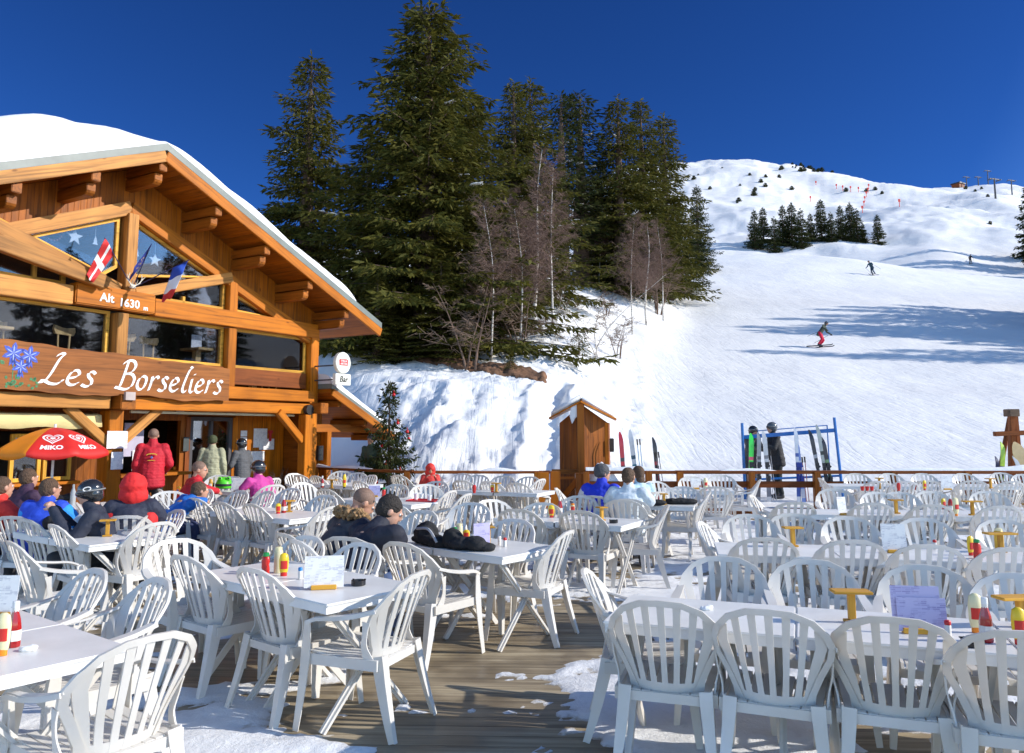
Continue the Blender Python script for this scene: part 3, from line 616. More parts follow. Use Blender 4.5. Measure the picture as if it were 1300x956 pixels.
bL = birch_meshes(10, 57, .16, 70, .13, r0=.125, start=.35, la0=0.0)
birch(bL, 674, 412, 190, 10, 'tall white birch leaning right with a pale curved trunk', rz=0.0)
birch(bB, 649, 425, 245, 9, 'bare birch left of the tall white one, reddish twigs', rz=2)
birch(bB, 745, 362, 238, 9, 'reddish bare birch before the slim dark spruces', rz=1)
birch(bA, 762, 365, 262, 10, 'thin bare birch right of the reddish one', rz=4)
birch(bB, 700, 345, 215, 9, 'bare birch whose red twigs touch the tall birch top', rz=5, Y=40)
birch(bB, 628, 420, 262, 9, 'bare birch in front of the twin spruces, brownish twigs', rz=3.4, Y=33)
birch(bB, 800, 352, 280, 9, 'bare birch below the first tall spruce at the run', rz=.9, Y=50)
birch(bA, 822, 350, 290, 10, 'bare birch below the middle tall spruce at the run', rz=2.9, Y=54, sxy=1.4)
birch(bB, 842, 345, 288, 9, 'bare birch nearest the run edge', rz=3.9, Y=58)
birch(bB, 664, 420, 262, 9, 'brownish bare birch behind the pale curved trunk', rz=2.4, Y=35, sxy=1.2)
birch(bD, 600, 440, 345, 4, 'tangled brown bush under the young shaded spruce', rz=1.3, Y=31, sxy=1.6)
birch(bD, 832, 345, 305, 4, 'tangled brown bush below the last tall spruce', rz=2.3, Y=60, sxy=1.8)
birch(bD, 655, 425, 345, 4, 'tangled brown bush at the foot of the bare birches', rz=3.3, Y=35, sxy=1.6)
G2 = 'bare bushes on the snowy bank'
for px, py, pt, ms, H0, lab, rz in [
    (755, 452, 352, bC, 5, 'slim bare sapling standing alone on the upper bank', 0), (786, 455, 392, bD, 4, 'spreading bare bush at the right end of the bank', 1),
    (727, 448, 398, bC, 5, 'small bare sapling left of the spreading bush', 2), (675, 425, 385, bC, 5, 'leaning bare sapling beside the tall birch foot', 3),
    (640, 440, 380, bD, 4, 'bare bush left of the tall birch foot', 4), (707, 432, 378, bC, 5, 'thin forked sapling right of the tall birch foot', 5),
    (770, 400, 360, bD, 4, 'small bare bush high on the bank below the birches', 2.2), (730, 372, 345, bD, 4, 'bare bush at the foot of the reddish birches', .7),
    (805, 375, 335, bC, 5, 'bare bush at the run edge under the spruces', 1.7), (690, 372, 325, bD, 4, 'bare bush behind the tall birch trunk', 3.7)]:
    birch(ms, px, py, pt, H0, lab, rz, G2, 'bare_bush', 'bush', sxy=1.5)
# a little evergreen growth on the bank
sm = spruce_meshes(1.6, .8, 77, .5, .02, .3, .22, 0, .1, .6)
for px, py, h, lab in [(735, 450, .9, 'tiny spruce beside the saplings on the bank'), (800, 378, 1.4, 'small spruce shoot at the run edge'), (822, 362, 1.8, 'bushy spruce shoot below the spruces at the run'), (840, 350, 2.2, 'low spruce branches at the last tall spruce foot'), (648, 470, .5, 'spruce sprig poking out of the trodden snow'), (757, 364, 1.2, 'low evergreen shoot in front of reddish birches')]:
    g = ground_px(px, py); tree_from(sm, 'spruce_shoot', g, px, h/1.6, lab, 'evergreen shoot', 'evergreen shoots on the bank', 1.3)
# bare earth under the big spruce
b = MB(); rg = np.random.RandomState(5)
c0 = ground_px(592, 464)
gx = np.linspace(-3.6, 3.4, 90); gy = np.linspace(-1.7, 1.5, 44); vs_ = []; fs = []
EX, EY = np.meshgrid(gx, gy); wx = c0.x+EX-.3*EY; wy = c0.y+EY-EX*.55
EZ = land(wx.ravel(), wy.ravel()).reshape(EX.shape)+.10*fbm(wx*2.5, wy*2.5, 81, 4).reshape(EX.shape)
msk = 1-((EX/3.3)**2+(EY/1.2)**2)+.8*fbm(wx*1.2, wy*1.2, 83, 4)
EZ = EZ+np.clip(msk, -.3, .3)*.35-.01
b.add(np.stack([wx, wy, EZ], -1).reshape(-1, 3).tolist(), [(j*90+i, j*90+i+1, j*90+91+i, j*90+90+i) for j in range(43) for i in range(89) if msk[j, i] > -.05])
tag(b.obj('earth_patch', mat('bare_earth', (.17, .085, .045), .95, .5, 5, 1.0, 14), smooth='all'), 'bare brown earth and needles under the tallest spruce', 'earth', kind='stuff')

# ------------------------------------------------------------------ far mountain: scrub, piste markers, lift
bush = spruce_meshes(3, 1.6, 91, .35, .02, .4, .8, 0, .1, .5, SPD)
rg = random.Random(9); spots = []
for i in range(12): spots.append((rg.uniform(880, 1035), rg.uniform(210, 245)))
for i in range(16): spots.append((rg.uniform(1005, 1062), rg.uniform(208, 219)))
for px, py in [(1074, 243), (1111, 241), (972, 225), (957, 249), (938, 256), (936, 258), (1226, 240), (1238, 243), (1246, 240), (1254, 250), (1100, 243), (1120, 246), (1257, 285), (1005, 241)]: spots.append((px, py))
for i, (px, py) in enumerate(spots):
    try: g = ground_px(px, py, 150, 640)
    except Exception: continue
    if g.y > 630 or g.y < 160: continue
    tree_from(bush, 'scrub_bush', g, i, rg.uniform(.25, .75), 'dark low scrub dotted over the snow of the far mountain', 'bush', 'scrub bushes on the far mountain', 1.2)
mr = mat('marker_red', (.7, .06, .04), .6); md = mat('dark_metal', (.05, .05, .055), .5); mg = mat('grey_steel', (.35, .36, .38), .4, metal=.6)
b = MB(); b.tube([(0, 0, -.5), (0, 0, 2.6)], .12, 6); b.box(-.35, .35, -.1, .1, 1.6, 2.6); mk = b.obj('piste_marker', mr); first = True
for px, py in [(1095, 270), (1097, 262), (1098, 256), (1100, 250), (1102, 245), (1103, 240), (1062, 240), (1070, 242), (1080, 243), (1090, 244), (1036, 236), (1029, 256), (1142, 262), (886, 319)]:
    g = ground_px(px, py, 85 if px < 900 else 150, 640); o = mk if first else mk.copy()
    if not first: C.objects.link(o)
    first = False; o.location = g
    if px < 900: o.scale = (.5, .5, .5); tag(o, 'red piste marker at the foot of the lone small spruce', 'piste marker')
    else: tag(o, 'small red marker pole of the race course high on the mountain', 'piste marker', 'red markers on the far mountain')
def pylon(px, py, pyt, label):
    g = ground_px(px, py, 150, 640); h = (CAMZ+ray(px, pyt)[1]*g.y)-g.z; r = empty('lift_pylon', g, .3, label, 'lift pylon', 'lift pylons on the far ridge')
    b = MB(); b.tube([(0, 0, -1), (0, 0, h)], [.4, .28], 8); b.obj('mast', md, r)
    b = MB(); b.box(-2.4, 2.4, -.18, .18, h-.6, h-.25); b.obj('crossarm', md, r)
    for sx in (-2.2, 2.2): b = MB(); b.box(sx-.15, sx+.15, -1.2, 1.2, h-1.0, h-.65); b.obj('sheave', md, r)
    return g, h
for a in [(1264, 252, 226, 'tallest dark lift pylon, left of the ridge pair'), (1285, 247, 228, 'dark lift pylon nearest the right edge'), (1242, 232, 224, 'small lift pylon on the ridge beside the station'), (1227, 231, 224, 'smallest lift pylon just right of the lift station'), (1254, 224, 216, 'bare mast standing on the skyline')]: pylon(*a)
g = ground_px(1216, 229, 150, 640); r = empty('lift_station', g, .5, 'small dark lift station on the right skyline', 'lift station')
b = MB(); b.box(-3.4, 3.4, -3, 3, -1, 2.2); b.obj('cabin', wd('red', 0, .3), r); b = MB(); b.prism([(-4, 2.2), (4, 2.2), (3.4, 2.9), (-3.4, 3.3)], -3.6, 3.6); b.obj('roof', md, r); b = MB(); b.tube([(3, 0, 0), (7, 0, 4)], .35, 6); b.obj('boom', md, r)
# ------------------------------------------------------------------ the chalet restaurant
# local frame: x along the front to the right, y inward, z up; origin under the middle post
OX, OY = -7.05, 13.9; BA = math.atan2(.857, .514)
CH = empty('chalet', (OX, OY, 0), BA, 'wooden chalet restaurant with snow-laden gable roof and big upper windows', 'restaurant')
def W(s, d, z): return Vector((OX+.514*s-.857*d, OY+.857*s+.514*d, z))
SL = .43; SA = .1; ZR = 6.74                      # pitch, ridge line, height of the roof's upper edge
def zr(s): return ZR-SL*abs(s-SA)
EV = 5.85
def slab(name, m, y0, y1, off0, off1, parent=CH, x0=0, x1=EV, side=1, bevel=0):
    """a sloping slab lying between two offsets under the roof line, on one side of the ridge"""
    b = MB(); P = [(SA+side*x0, zr(SA+x0)-off0), (SA+side*x1, zr(SA+x1)-off0), (SA+side*x1, zr(SA+x1)-off1), (SA+side*x0, zr(SA+x0)-off1)]
    b.prism(P, y0, y1); return b.obj(name, m, parent, bevel=bevel)
grn = mat('grey_green_metal', (.16, .18, .16), .45, .15, 4)
DEP = 8.0
for sd_ in (1, -1):
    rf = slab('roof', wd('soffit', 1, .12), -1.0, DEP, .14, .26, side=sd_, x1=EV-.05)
    tag(rf, 'boarded underside of the roof')
    slab('roof_edge_trim', grn, -1.065, -1.005, -.03, .10, side=sd_, x1=EV, parent=CH)
    slab('roof_sheet', grn, -1.003, DEP, .0, .138, side=sd_, x1=EV)
    # barge board with the grain running down the slope
    x = Vector((SA, -1.03, ZR-.20)); y = Vector((SA+sd_*EV, -1.03, ZR-SL*EV-.20))
    beam('barge_board', x, y, .06, .20, wd('honey' if sd_ > 0 else 'pale'), CH)
    # flying rafter trim on the wall
    beam('wall_rafter', (SA, -.02, 5.74), (SA+sd_*4.75, -.02, 5.74-SL*4.75), .22, .24, wd('pale' if sd_ < 0 else 'honey'), CH)
    # gable boarding above the rafter
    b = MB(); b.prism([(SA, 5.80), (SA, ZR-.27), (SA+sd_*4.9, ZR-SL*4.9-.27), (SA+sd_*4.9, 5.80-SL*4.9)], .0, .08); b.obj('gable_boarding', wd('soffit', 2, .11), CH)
# purlins with rounded brackets under them
def bracket(b, s, z):
    pr = [(-.86, z-.02), (.02, z-.02), (.02, z-.22), (-.74, z-.22)]+[(-.74-.12*math.sin(t), z-.12-.10*math.cos(t)) for t in (.5, 1.0, 1.4)]
    n = len(pr); v = [(s-.075, p, q) for p, q in pr]+[(s+.075, p, q) for p, q in pr]
    b.add(v, [tuple(range(n)), tuple(range(2*n-1, n-1, -1))]+[(i, i+n, (i+1) % n+n, (i+1) % n) for i in range(n)])
for s in (SA, 1.3, 2.5, 3.7, 4.83, -1.1, -2.3, -3.5, -4.63):
    z = zr(s)-.36; beam('purlin', (s, -.985, z-.02), (s, .4, z-.02), .15, .17, wd('brown'), CH, .01)
    b = MB(); bracket(b, s, z-.11); b.obj('purlin_bracket', wd('brown', 1), CH, bevel=.008)
# frame
for s0, w_, zt, zb in [(.12, .27, 5.62, 4.18), (2.42, .2, 4.75, 4.14), (-2.30, .2, 4.75, 4.14)]:
    beam('post', (s0, -.045, zb), (s0, -.045, zt), .20, w_, wd('pale' if s0 < 1 else 'honey'), CH)
for s0, w_, m_ in [(.02, .28, 'pale'), (2.42, .22, 'honey'), (-2.35, .22, 'pale')]:
    beam('post', (s0, -.045, 2.61), (s0, -.045, 3.79), .20, w_, wd(m_), CH)
beam('corner_post', (4.72, -.03, 0), (4.72, -.03, 4.05), .24, .26, wd('honey'), CH); beam('corner_post', (-4.72, -.03, 0), (-4.72, -.03, 4.05), .24, .26, wd('honey'), CH)
beam('ground_post', (.0, -.03, 0), (.0, -.03, 2.07), .26, .30, wd('honey'), CH)
beam('ground_post', (4.35, -.30, 0), (4.35, -.30, 2.07), .22, .22, wd('honey'), CH)
beam('ground_post', (-4.35, -.30, 0), (-4.35, -.30, 2.07), .22, .22, wd('honey'), CH)
beam('tie_beam', (-4.8, -.07, 3.98), (-.9, -.07, 3.98), .24, .32, wd('pale'), CH, .01); beam('tie_beam', (.62, -.07, 3.98), (4.8, -.07, 3.98), .24, .32, wd('honey'), CH, .01)
kb = beam('altitude_board', (-.88, -.10, 4.02), (.60, -.10, 4.02), .26, .36, wd('honey'), CH, .02)
# struts rising from the foot of the king post
beam('strut', (.25, -.06, 4.19), (2.36, -.06, 4.84), .20, .20, wd('pale'), CH, .01); beam('strut', (-.05, -.06, 4.20), (-2.45, -.06, 5.0), .20, .22, wd('pale'), CH, .01)
beam('strut', (-.50, -.34, 4.25), (-2.7, -.34, 4.68), .16, .24, wd('pale'), CH, .01)
# right side sill, balcony beams and bottom beam
beam('sill_panel', (2.53, -.03, 2.83), (4.56, -.03, 2.83), .08, .34, wd('red'), CH); beam('sill_panel', (.18, -.03, 2.83), (2.3, -.03, 2.83), .08, .34, wd('red'), CH); beam('sill_panel', (-4.56, -.03, 2.83), (-.15, -.03, 2.83), .08, .34, wd('red'), CH)
beam('balcony_beam', (-4.85, -.16, 2.48), (4.62, -.16, 2.48), .24, .24, wd('honey'), CH, .01)
beam('lower_beam', (-4.75, -.19, 2.20), (-.2, -.19, 2.20), .22, .22, wd('pale'), CH, .01); beam('lower_beam', (.2, -.19, 2.20), (4.6, -.19, 2.20), .22, .22, wd('honey'), CH, .01)
b = MB(); b.box(-.14, .14, -.5, .3, 2.08, 2.34); b.obj('beam_end', wd('brown', 1), CH, bevel=.012)
b = MB(); b.box(4.48, 4.72, -.62, .3, 2.10, 2.33); b.obj('beam_end', wd('brown', 1), CH, bevel=.012)
b = MB(); b.box(-.10, .08, -.56, -.5, 2.24, 2.38); b.obj('metal_plate', mat('pinkish_grey_metal', (.40, .33, .30), .5), CH)
b = MB(); b.tube([(4.36, -.42, 2.18), (4.36, -.32, 2.18)], .11, 12); b.obj('wall_lamp', mat('black_metal', (.02, .02, .022), .4), CH, smooth=True)
for x0, x1, y_ in ((-.12, -.85, -.12), (.12, .85, -.12), (4.25, 3.55, -.30), (-4.25, -3.55, -.3)):
    beam('brace', (x0, y_, 1.50), (x1, y_, 2.12), .13, .15, wd('pale' if x0 < 3 else 'honey'), CH)
b = MB(); b.box(.3, 4.2, -.12, -.06, 2.03, 2.075); b.obj('awning_rail', mat('cream_metal', (.62, .55, .36), .4), CH, bevel=.01)
# awning on the left
b = MB(); n = 30
for i in range(n+1):
    x = -4.3+4.1*i/n; wv = .015*math.sin(i*1.9)
    b.v += [(x, .30, 2.06), (x, -.05+wv*.2, 1.98), (x, -.09+wv, 1.76+.02*math.sin(i*.9))]
b.f = [(i*3+k, i*3+3+k, i*3+4+k, i*3+1+k) for i in range(n) for k in (0, 1)]; b.m = [0]*len(b.f)
ob = b.obj('awning', mat('cream_canvas', (.78, .62, .28), .8, .08, 3, .2), CH, smooth=True, fixn=False); md_ = ob.modifiers.new('s', 'SOLIDIFY'); md_.thickness = .006

GL = glass_mat()
def window(poly, y=.03, fr=.055, m='pine', name='window', mull=()):
    """polygonal window (x,z corners): a timber frame round a pane"""
    c = Vector((sum(p[0] for p in poly)/len(poly), sum(p[1] for p in poly)/len(poly))); n = len(poly)
    P = [Vector(p) for p in poly]; area = sum(P[i].x*P[(i+1) % n].y-P[(i+1) % n].x*P[i].y for i in range(n)); sg = 1 if area > 0 else -1
    inn = []
    for i in range(n):
        d1 = (P[i]-P[i-1]).normalized(); d2 = (P[(i+1) % n]-P[i]).normalized(); n1 = Vector((-d1.y, d1.x))*sg; n2 = Vector((-d2.y, d2.x))*sg
        k = fr/max(.35, 1+n1.dot(n2)); inn.append(P[i]+(n1+n2)*k)
    b = MB(); o = 0
    for i in range(n):
        j = (i+1) % n; q = [P[i], P[j], inn[j], inn[i]]; b.prism([(v.x, v.y) for v in q], y-.04, y+.05)
    w_ = b.obj(name, wd(m), CH, bevel=.004)
    b = MB(); b.prism([(v.x, v.y) for v in inn], y, y+.012); b.obj('pane', GL, w_)
    for mx_ in mull: b = MB(); b.box(mx_-.03, mx_+.03, y-.04, y+.05, mx_*0+mull[mx_][0], mull[mx_][1]); b.obj('mullion', wd(m, 2), w_, bevel=.004)
    return w_
rk = lambda s: 5.62-SL*abs(s-SA)                 # underside of the wall rafter
for x0, x1 in ((.17, 2.31), (2.54, 4.58), (-2.24, -.13), (-4.58, -2.47)): window([(x0, 3.005), (x1, 3.005), (x1, 3.815), (x0, 3.815)])
def strz(s): return 4.27+(s-.25)*.308+.10
window([(.27, strz(.27)+.12), (2.0, rk(2.0)-.02), (.27, rk(.27)-.02)])
window([(.95, 4.16), (2.30, 4.16), (2.30, strz(2.30)-.24), (1.0, strz(1.0)-.24)], mull={1.35: (4.17, 4.30)})
window([(2.54, 4.16), (3.62, 4.16), (2.54, rk(2.54)-.03)])
def strl(s): return 4.20+(-.05-s)*.333
window([(-.04, 4.62), (-.04, rk(-.04)-.02), (-2.18, rk(-2.18)-.02), (-2.18, strl(-2.18)+.14), (-.3, strl(-.3)+.14)])
window([(-.95, 4.16), (-2.18, 4.16), (-2.18, strl(-2.18)-.14), (-.95, strl(-.95)-.14)], mull={-1.45: (4.17, 4.46)})
window([(-2.42, 4.16), (-3.42, 4.16), (-2.42, rk(-2.42)-.03)])
# walls, floors, room behind the glass
dkw = wd('brown', 2, .12)
b = MB(); b.box(-4.8, 4.8, .72, DEP, 2.45, 2.60); b.obj('upper_floor', wd('brown', 0), CH)
b = MB(); b.box(-4.8, 4.8, DEP-.1, DEP, 0, 4.2); b.prism([(-4.8, 4.2), (4.8, 4.2), (SA, 6.25)], DEP-.1, DEP); b.obj('rear_wall', dkw, CH)
for x in (-4.82, 4.70): b = MB(); b.box(x, x+.12, .1, DEP-.1, 0, 4.1); b.obj('side_wall', wd('brown', 1), CH)
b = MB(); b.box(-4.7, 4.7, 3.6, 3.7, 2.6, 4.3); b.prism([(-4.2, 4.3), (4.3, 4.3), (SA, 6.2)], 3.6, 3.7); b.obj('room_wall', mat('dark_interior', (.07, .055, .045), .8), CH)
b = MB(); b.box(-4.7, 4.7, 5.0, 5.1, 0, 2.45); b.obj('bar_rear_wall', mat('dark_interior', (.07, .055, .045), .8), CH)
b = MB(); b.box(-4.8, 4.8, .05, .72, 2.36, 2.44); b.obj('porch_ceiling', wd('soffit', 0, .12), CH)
# ground floor wall set back behind the posts, with its openings
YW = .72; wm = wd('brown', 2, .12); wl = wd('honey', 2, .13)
def panel(x0, x1, z0, z1, m=wm, name='wall', y=YW, t=.1): b = MB(); b.box(x0, x1, y, y+t, z0, z1); return b.obj(name, m, CH)
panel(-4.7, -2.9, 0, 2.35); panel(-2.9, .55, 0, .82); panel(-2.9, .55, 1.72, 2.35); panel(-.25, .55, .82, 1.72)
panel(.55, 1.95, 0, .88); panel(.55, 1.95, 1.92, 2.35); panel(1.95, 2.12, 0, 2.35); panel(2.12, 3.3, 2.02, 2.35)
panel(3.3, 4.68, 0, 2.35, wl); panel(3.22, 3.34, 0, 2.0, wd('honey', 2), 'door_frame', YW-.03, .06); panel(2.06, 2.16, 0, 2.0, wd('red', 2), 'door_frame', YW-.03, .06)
dr = panel(2.18, 3.2, .05, 1.99, glass_mat('door_glass', (.6, .65, .68), .16), 'glass_door', YW+.02, .015); b = MB()
for x0, x1, z0, z1 in ((2.16, 2.24, .03, 2.0), (3.14, 3.22, .03, 2.0), (2.66, 2.72, .03, 2.0), (2.24, 3.14, 1.92, 2.0), (2.24, 3.14, .03, .15)): b.box(x0, x1, YW-.01, YW+.05, z0, z1)
b.obj('door_leaf_frame', mat('dark_door_frame', (.06, .055, .06), .5), dr)
b = MB(); b.box(-2.9, -.2, .45, .95, .80, .85); b.obj('serving_counter', wd('honey', 0), CH, bevel=.008)
b = MB(); b.box(.5, 2.0, .38, .95, .86, .92); b.obj('serving_counter', wd('honey', 0), CH, bevel=.008)
b = MB(); b.box(2.05, 3.15, 1.5, 2.0, .9, .96); b.obj('bar_counter', wd('honey', 0), CH, bevel=.008)
# open casements by the left counter
for x0, x1 in ((-1.32, -.82), (-.78, -.30)):
    b = MB()
    for q in ((x0, x0+.06, .87, 1.66), (x1-.06, x1, .87, 1.66), (x0+.06, x1-.06, .87, .93), (x0+.06, x1-.06, 1.60, 1.66)): b.box(q[0], q[1], .60, .66, q[2], q[3])
    w_ = b.obj('casement', wood('wood_yellow', (.75, .40, .05), 2), CH, bevel=.004); b = MB(); b.box(x0+.06, x1-.06, .625, .635, .93, 1.60); b.obj('pane', GL, w_)
# corner of the bar beyond the door: shelf with glasses
b = MB(); b.box(.6, 1.9, 4.5, 4.98, 1.35, 1.40); b.box(.6, 1.9, 4.5, 4.98, 1.7, 1.75); b.obj('shelf', wd('brown', 0), CH)
# lean-to on the right with its own little roof
LZ = 2.76
def zl(s): return LZ-.47*(s-4.9)
b = MB(); b.prism([(4.86, zl(4.86)-.12), (7.05, zl(7.05)-.12), (7.05, zl(7.05)-.2), (4.86, zl(4.86)-.2)], -.55, 6.5); lr = b.obj('porch_roof', wd('soffit', 1, .12), CH)
b = MB(); b.prism([(4.86, zl(4.86)), (7.08, zl(7.08)), (7.08, zl(7.08)-.11), (4.86, zl(4.86)-.11)], -.56, 6.5); b.obj('roof_sheet', grn, lr)
beam('barge_board', (4.86, -.585, zl(4.86)-.19), (7.08, -.585, zl(7.08)-.19), .05, .17, wd('honey'), lr)
for s in (5.2, 6.1, 6.85): beam('purlin', (s, -.5, zl(s)-.29), (s, .6, zl(s)-.29), .12, .14, wd('brown'), lr)
beam('tie_beam', (4.86, .0, 1.78), (6.9, .0, 1.78), .16, .18, wd('brown'), lr); beam('porch_post', (5.30, .0, 0), (5.30, .0, 1.7), .14, .22, wd('honey'), lr); beam('porch_post', (6.75, 2.0, 0), (6.75, 2.0, 1.7), .14, .14, wd('brown'), lr)
beam('porch_post', (6.75, 5.8, 0), (6.75, 5.8, 1.75), .14, .14, wd('brown'), lr); b = MB(); b.box(4.9, 5.28, .12, .2, 0, 2.35); b.obj('wall', wd('honey', 2, .1), lr)
b = MB(); b.tube([(5.0, -.10, 1.05), (5.0, -.10, 1.38)], [.09, .09], 12); b.obj('bin_lamp', mat('black_metal', (.02, .02, .022), .4), lr, smooth=True)

# snow on the roofs
def roof_snow(name, xs, ys, zfun, thick, parent):
    nx, ny = len(xs), len(ys); top = []; bot = []
    for j, y in enumerate(ys):
        for i, x in enumerate(xs):
            z = zfun(x)+.004; t = thick(x, y); top.append((x, y, z+max(t, 0))); bot.append((x, y, z))
    v = top+bot; N_ = nx*ny; f = []
    for j in range(ny-1):
        for i in range(nx-1):
            a = j*nx+i; f.append((a, a+1, a+nx+1, a+nx)); f.append((a+N_, a+nx+N_, a+nx+1+N_, a+1+N_))
    for i in range(nx-1):
        f.append((i, i+N_, i+1+N_, i+1)); a = (ny-1)*nx+i; f.append((a, a+1, a+1+N_, a+N_))
    for j in range(ny-1):
        a = j*nx; f.append((a, a+nx, a+nx+N_, a+N_)); a = j*nx+nx-1; f.append((a, a+N_, a+nx+N_, a+nx))
    b = MB(); b.add(v, f); return b.obj(name, snow_mat('snow_roof'), parent, smooth=True)
def edge(d, r): t = min(max(d/r, 0), 1); return math.sqrt(max(0, 1-(1-t)**2))
def th_main(x, y):
    n = float(fbm(x*.35+2, y*.35, 91, 3)); n2 = float(fbm(x*1.3, y*1.3, 92, 3))
    front = edge(y+.98, .75); rear = edge(DEP-.1-y, .5); ev = edge(EV-.12-abs(x-SA), .18)
    if x < SA: base = .86-.46*math.exp(-((x-SA)/.75)**2)+.14*n-.16*math.exp(-((x+1.15)/.5)**2)
    else: base = .36+.12*n-.06*math.exp(-((x-SA)/.9)**2)
    fr = front if x < SA else edge(y+1.0, .22)
    if x > SA: ev = edge(5.15-.1*math.sin(y*2)-x, .5)
    rc = .25+.75*edge(abs(x-SA)+.05, .7) if y < .2 else 1
    return (base+.05*n2+.02*float(fbm(x*4, y*4, 95, 2)))*fr*rear*ev*rc
xs = [SA-EV+.10+(2*EV-.2)*i/110 for i in range(111)]; ys = [-.97+(DEP+.9)*((j/60)**1.6) for j in range(61)]
roof_snow('roof_snow', xs, ys, lambda x: zr(x), th_main, CH)
def th_l(x, y): return (.22+.06*float(fbm(x*1.2, y*.8, 93, 3)))*edge(y+.53, .25)*edge(7.0-x, .3)*edge(6.4-y, .3)*edge(x-4.8, .1)
roof_snow('roof_snow', [4.88+2.12*i/30 for i in range(31)], [-.52+6.9*(j/40)**1.5 for j in range(41)], zl, th_l, lr)

# ------------------------------------------------------------------ name board with brush lettering
GLY = {
 'L': (.66, [[(.30,.90),(.42,1.0),(.50,.97),(.40,.80),(.26,.30),(.14,.06),(.0,.02)], [(.02,.06),(.14,.07),(.30,.0),(.48,.0),(.60,.09),(.64,.16)]]),
 'e': (.43, [[(.06,.22),(.24,.27),(.35,.38),(.28,.50),(.15,.46),(.06,.28),(.06,.10),(.17,.01),(.30,.04),(.38,.12)]]),
 's': (.38, [[(.34,.44),(.24,.51),(.13,.44),(.17,.32),(.27,.22),(.27,.07),(.14,.0),(.0,.05)]]),
 'B': (.66, [[(.26,.97),(.20,.55),(.12,.12),(.02,.03)], [(.08,.88),(.25,1.0),(.46,.99),(.56,.82),(.44,.60),(.22,.53)], [(.22,.53),(.46,.54),(.60,.38),(.54,.12),(.34,.0),(.08,.03),(-.06,.06)]]),
 'o': (.43, [[(.22,.50),(.08,.38),(.04,.16),(.14,.02),(.28,.06),(.36,.26),(.34,.44),(.20,.50)]]),
 'r': (.36, [[(.10,.50),(.09,.26),(.04,.0)], [(.07,.24),(.18,.44),(.30,.51),(.36,.44)]]),
 'l': (.30, [[(.30,.96),(.38,.90),(.28,.84),(.16,.45),(.10,.10),(.18,.0),(.28,.06)]]),
 'i': (.22, [[(.10,.50),(.08,.26),(.08,.06),(.16,.0),(.22,.06)], [(.17,.66),(.20,.70)]]),
}
def lettering(txt, H, width, nib=.085):
    b = MB(); x = 0; tot = sum(GLY[c][0]+.05 if c != ' ' else .34 for c in txt)*H; sx = width/tot
    nv = Vector((math.cos(R(38)), math.sin(R(38))))*nib*.5*H
    for c in txt:
        if c == ' ': x += .34*H*sx; continue
        wdt, strokes = GLY[c]
        for st in strokes:
            p = crom([(q[0]*H*sx+.16*q[1]*H, q[1]*H, 0) for q in st], 7); L = len(p)
            for i in range(L-1):
                q = []
                for k in (i, i+1):
                    d = (p[min(k+1, L-1)]-p[max(k-1, 0)]).normalized(); nn = Vector((-d.y, d.x)); sgn = 1 if nn.dot(nv) >= 0 else -1
                    o = nv+nn*sgn*.016*H; q.append((Vector((p[k].x, p[k].y))+o, Vector((p[k].x, p[k].y))-o))
                a, b_, c_, d_ = q[0][0], q[0][1], q[1][1], q[1][0]
                b.add([(v.x+x, v.y, z) for z in (0, .006) for v in (a, b_, c_, d_)], [(4, 5, 6, 7), (0, 1, 5, 4), (2, 3, 7, 6), (1, 2, 6, 5), (3, 0, 4, 7)])
        x += (wdt+.05)*H*sx
    return b
SB = empty('name_board', W(-2.12, -.42, 2.30), BA, 'long rustic board lettered Les Borseliers in white with blue flowers', 'sign')
b = MB(); n = 60; LB = 4.28; T = []; B_ = []
for i in range(n+1):
    x = LB*i/n; T.append((x, .80-.16*(x/LB)+.012*math.sin(x*4)+.008*math.sin(x*11))); B_.append((x, .02+.02*math.sin(x*2.6+1)-.05*math.exp(-((x-3.2)/.5)**2)+.008*math.sin(x*13)))
b.prism(T+B_[::-1], 0, .05); b.obj('board', wood('sign_wood', (.27, .095, .022), 0, rough=.55), SB)
WP = mat('white_paint', (.82, .82, .80), .5, .04); BP = mat('blue_paint', (.03, .07, .42), .5, .4, 30); GP = mat('green_paint', (.03, .16, .05), .5, .4, 30); LBp = mat('pale_blue_paint', (.30, .38, .72), .5, .2)
RX = Matrix.Rotation(PI/2, 4, 'X')
bl = lettering('Les', .50, .93); xf(bl, Matrix.Translation((.62, -.001, .17)) @ Matrix.Rotation(-.035, 4, 'Y').inverted() @ RX); bl.obj('lettering', WP, SB, fixn=False)
bl = lettering('Borseliers', .50, 2.2); xf(bl, Matrix.Translation((1.92, -.001, .13)) @ RX); bl.obj('lettering', WP, SB, fixn=False)
# painted columbines
fb, lb, gb = MB(), MB(), MB(); rg = random.Random(4)
def petal(b, x, z, a, L, w_, y=-.004, mi=0):
    pts = [(0, 0), (L*.35, w_), (L*.7, w_*.8), (L, 0), (L*.7, -w_*.8), (L*.35, -w_)]; ca, sa = math.cos(a), math.sin(a)
    b.prism([(x+p*ca-q*sa, z+p*sa+q*ca) for p, q in pts], y, 0)
for fx, fz, sc in ((.22, .60, .16), (.46, .58, .15), (.34, .40, .13)):
    for k in range(6): a = .4+k*1.047; petal(fb, fx, fz, a, sc*1.1, sc*.26); petal(lb, fx, fz, a+.1, sc*.8, sc*.05, -.008)
    for k in range(3): a = -1.57+(k-1)*.35; petal(fb, fx, fz-.05, a, sc, sc*.13)
for k in range(26):
    x, z = rg.uniform(.12, .62), rg.uniform(.08, .26); petal(gb, x, z, rg.uniform(0, 6.28), rg.uniform(.04, .08), .022, -.003)
gb.prism([(.30, .2), (.335, .2), (.37, .45), (.35, .45)], -.002, 0); gb.prism([(.22, .2), (.235, .2), (.24, .5), (.225, .5)], -.002, 0); petal(gb, .10, .42, 2.4, .09, .03)
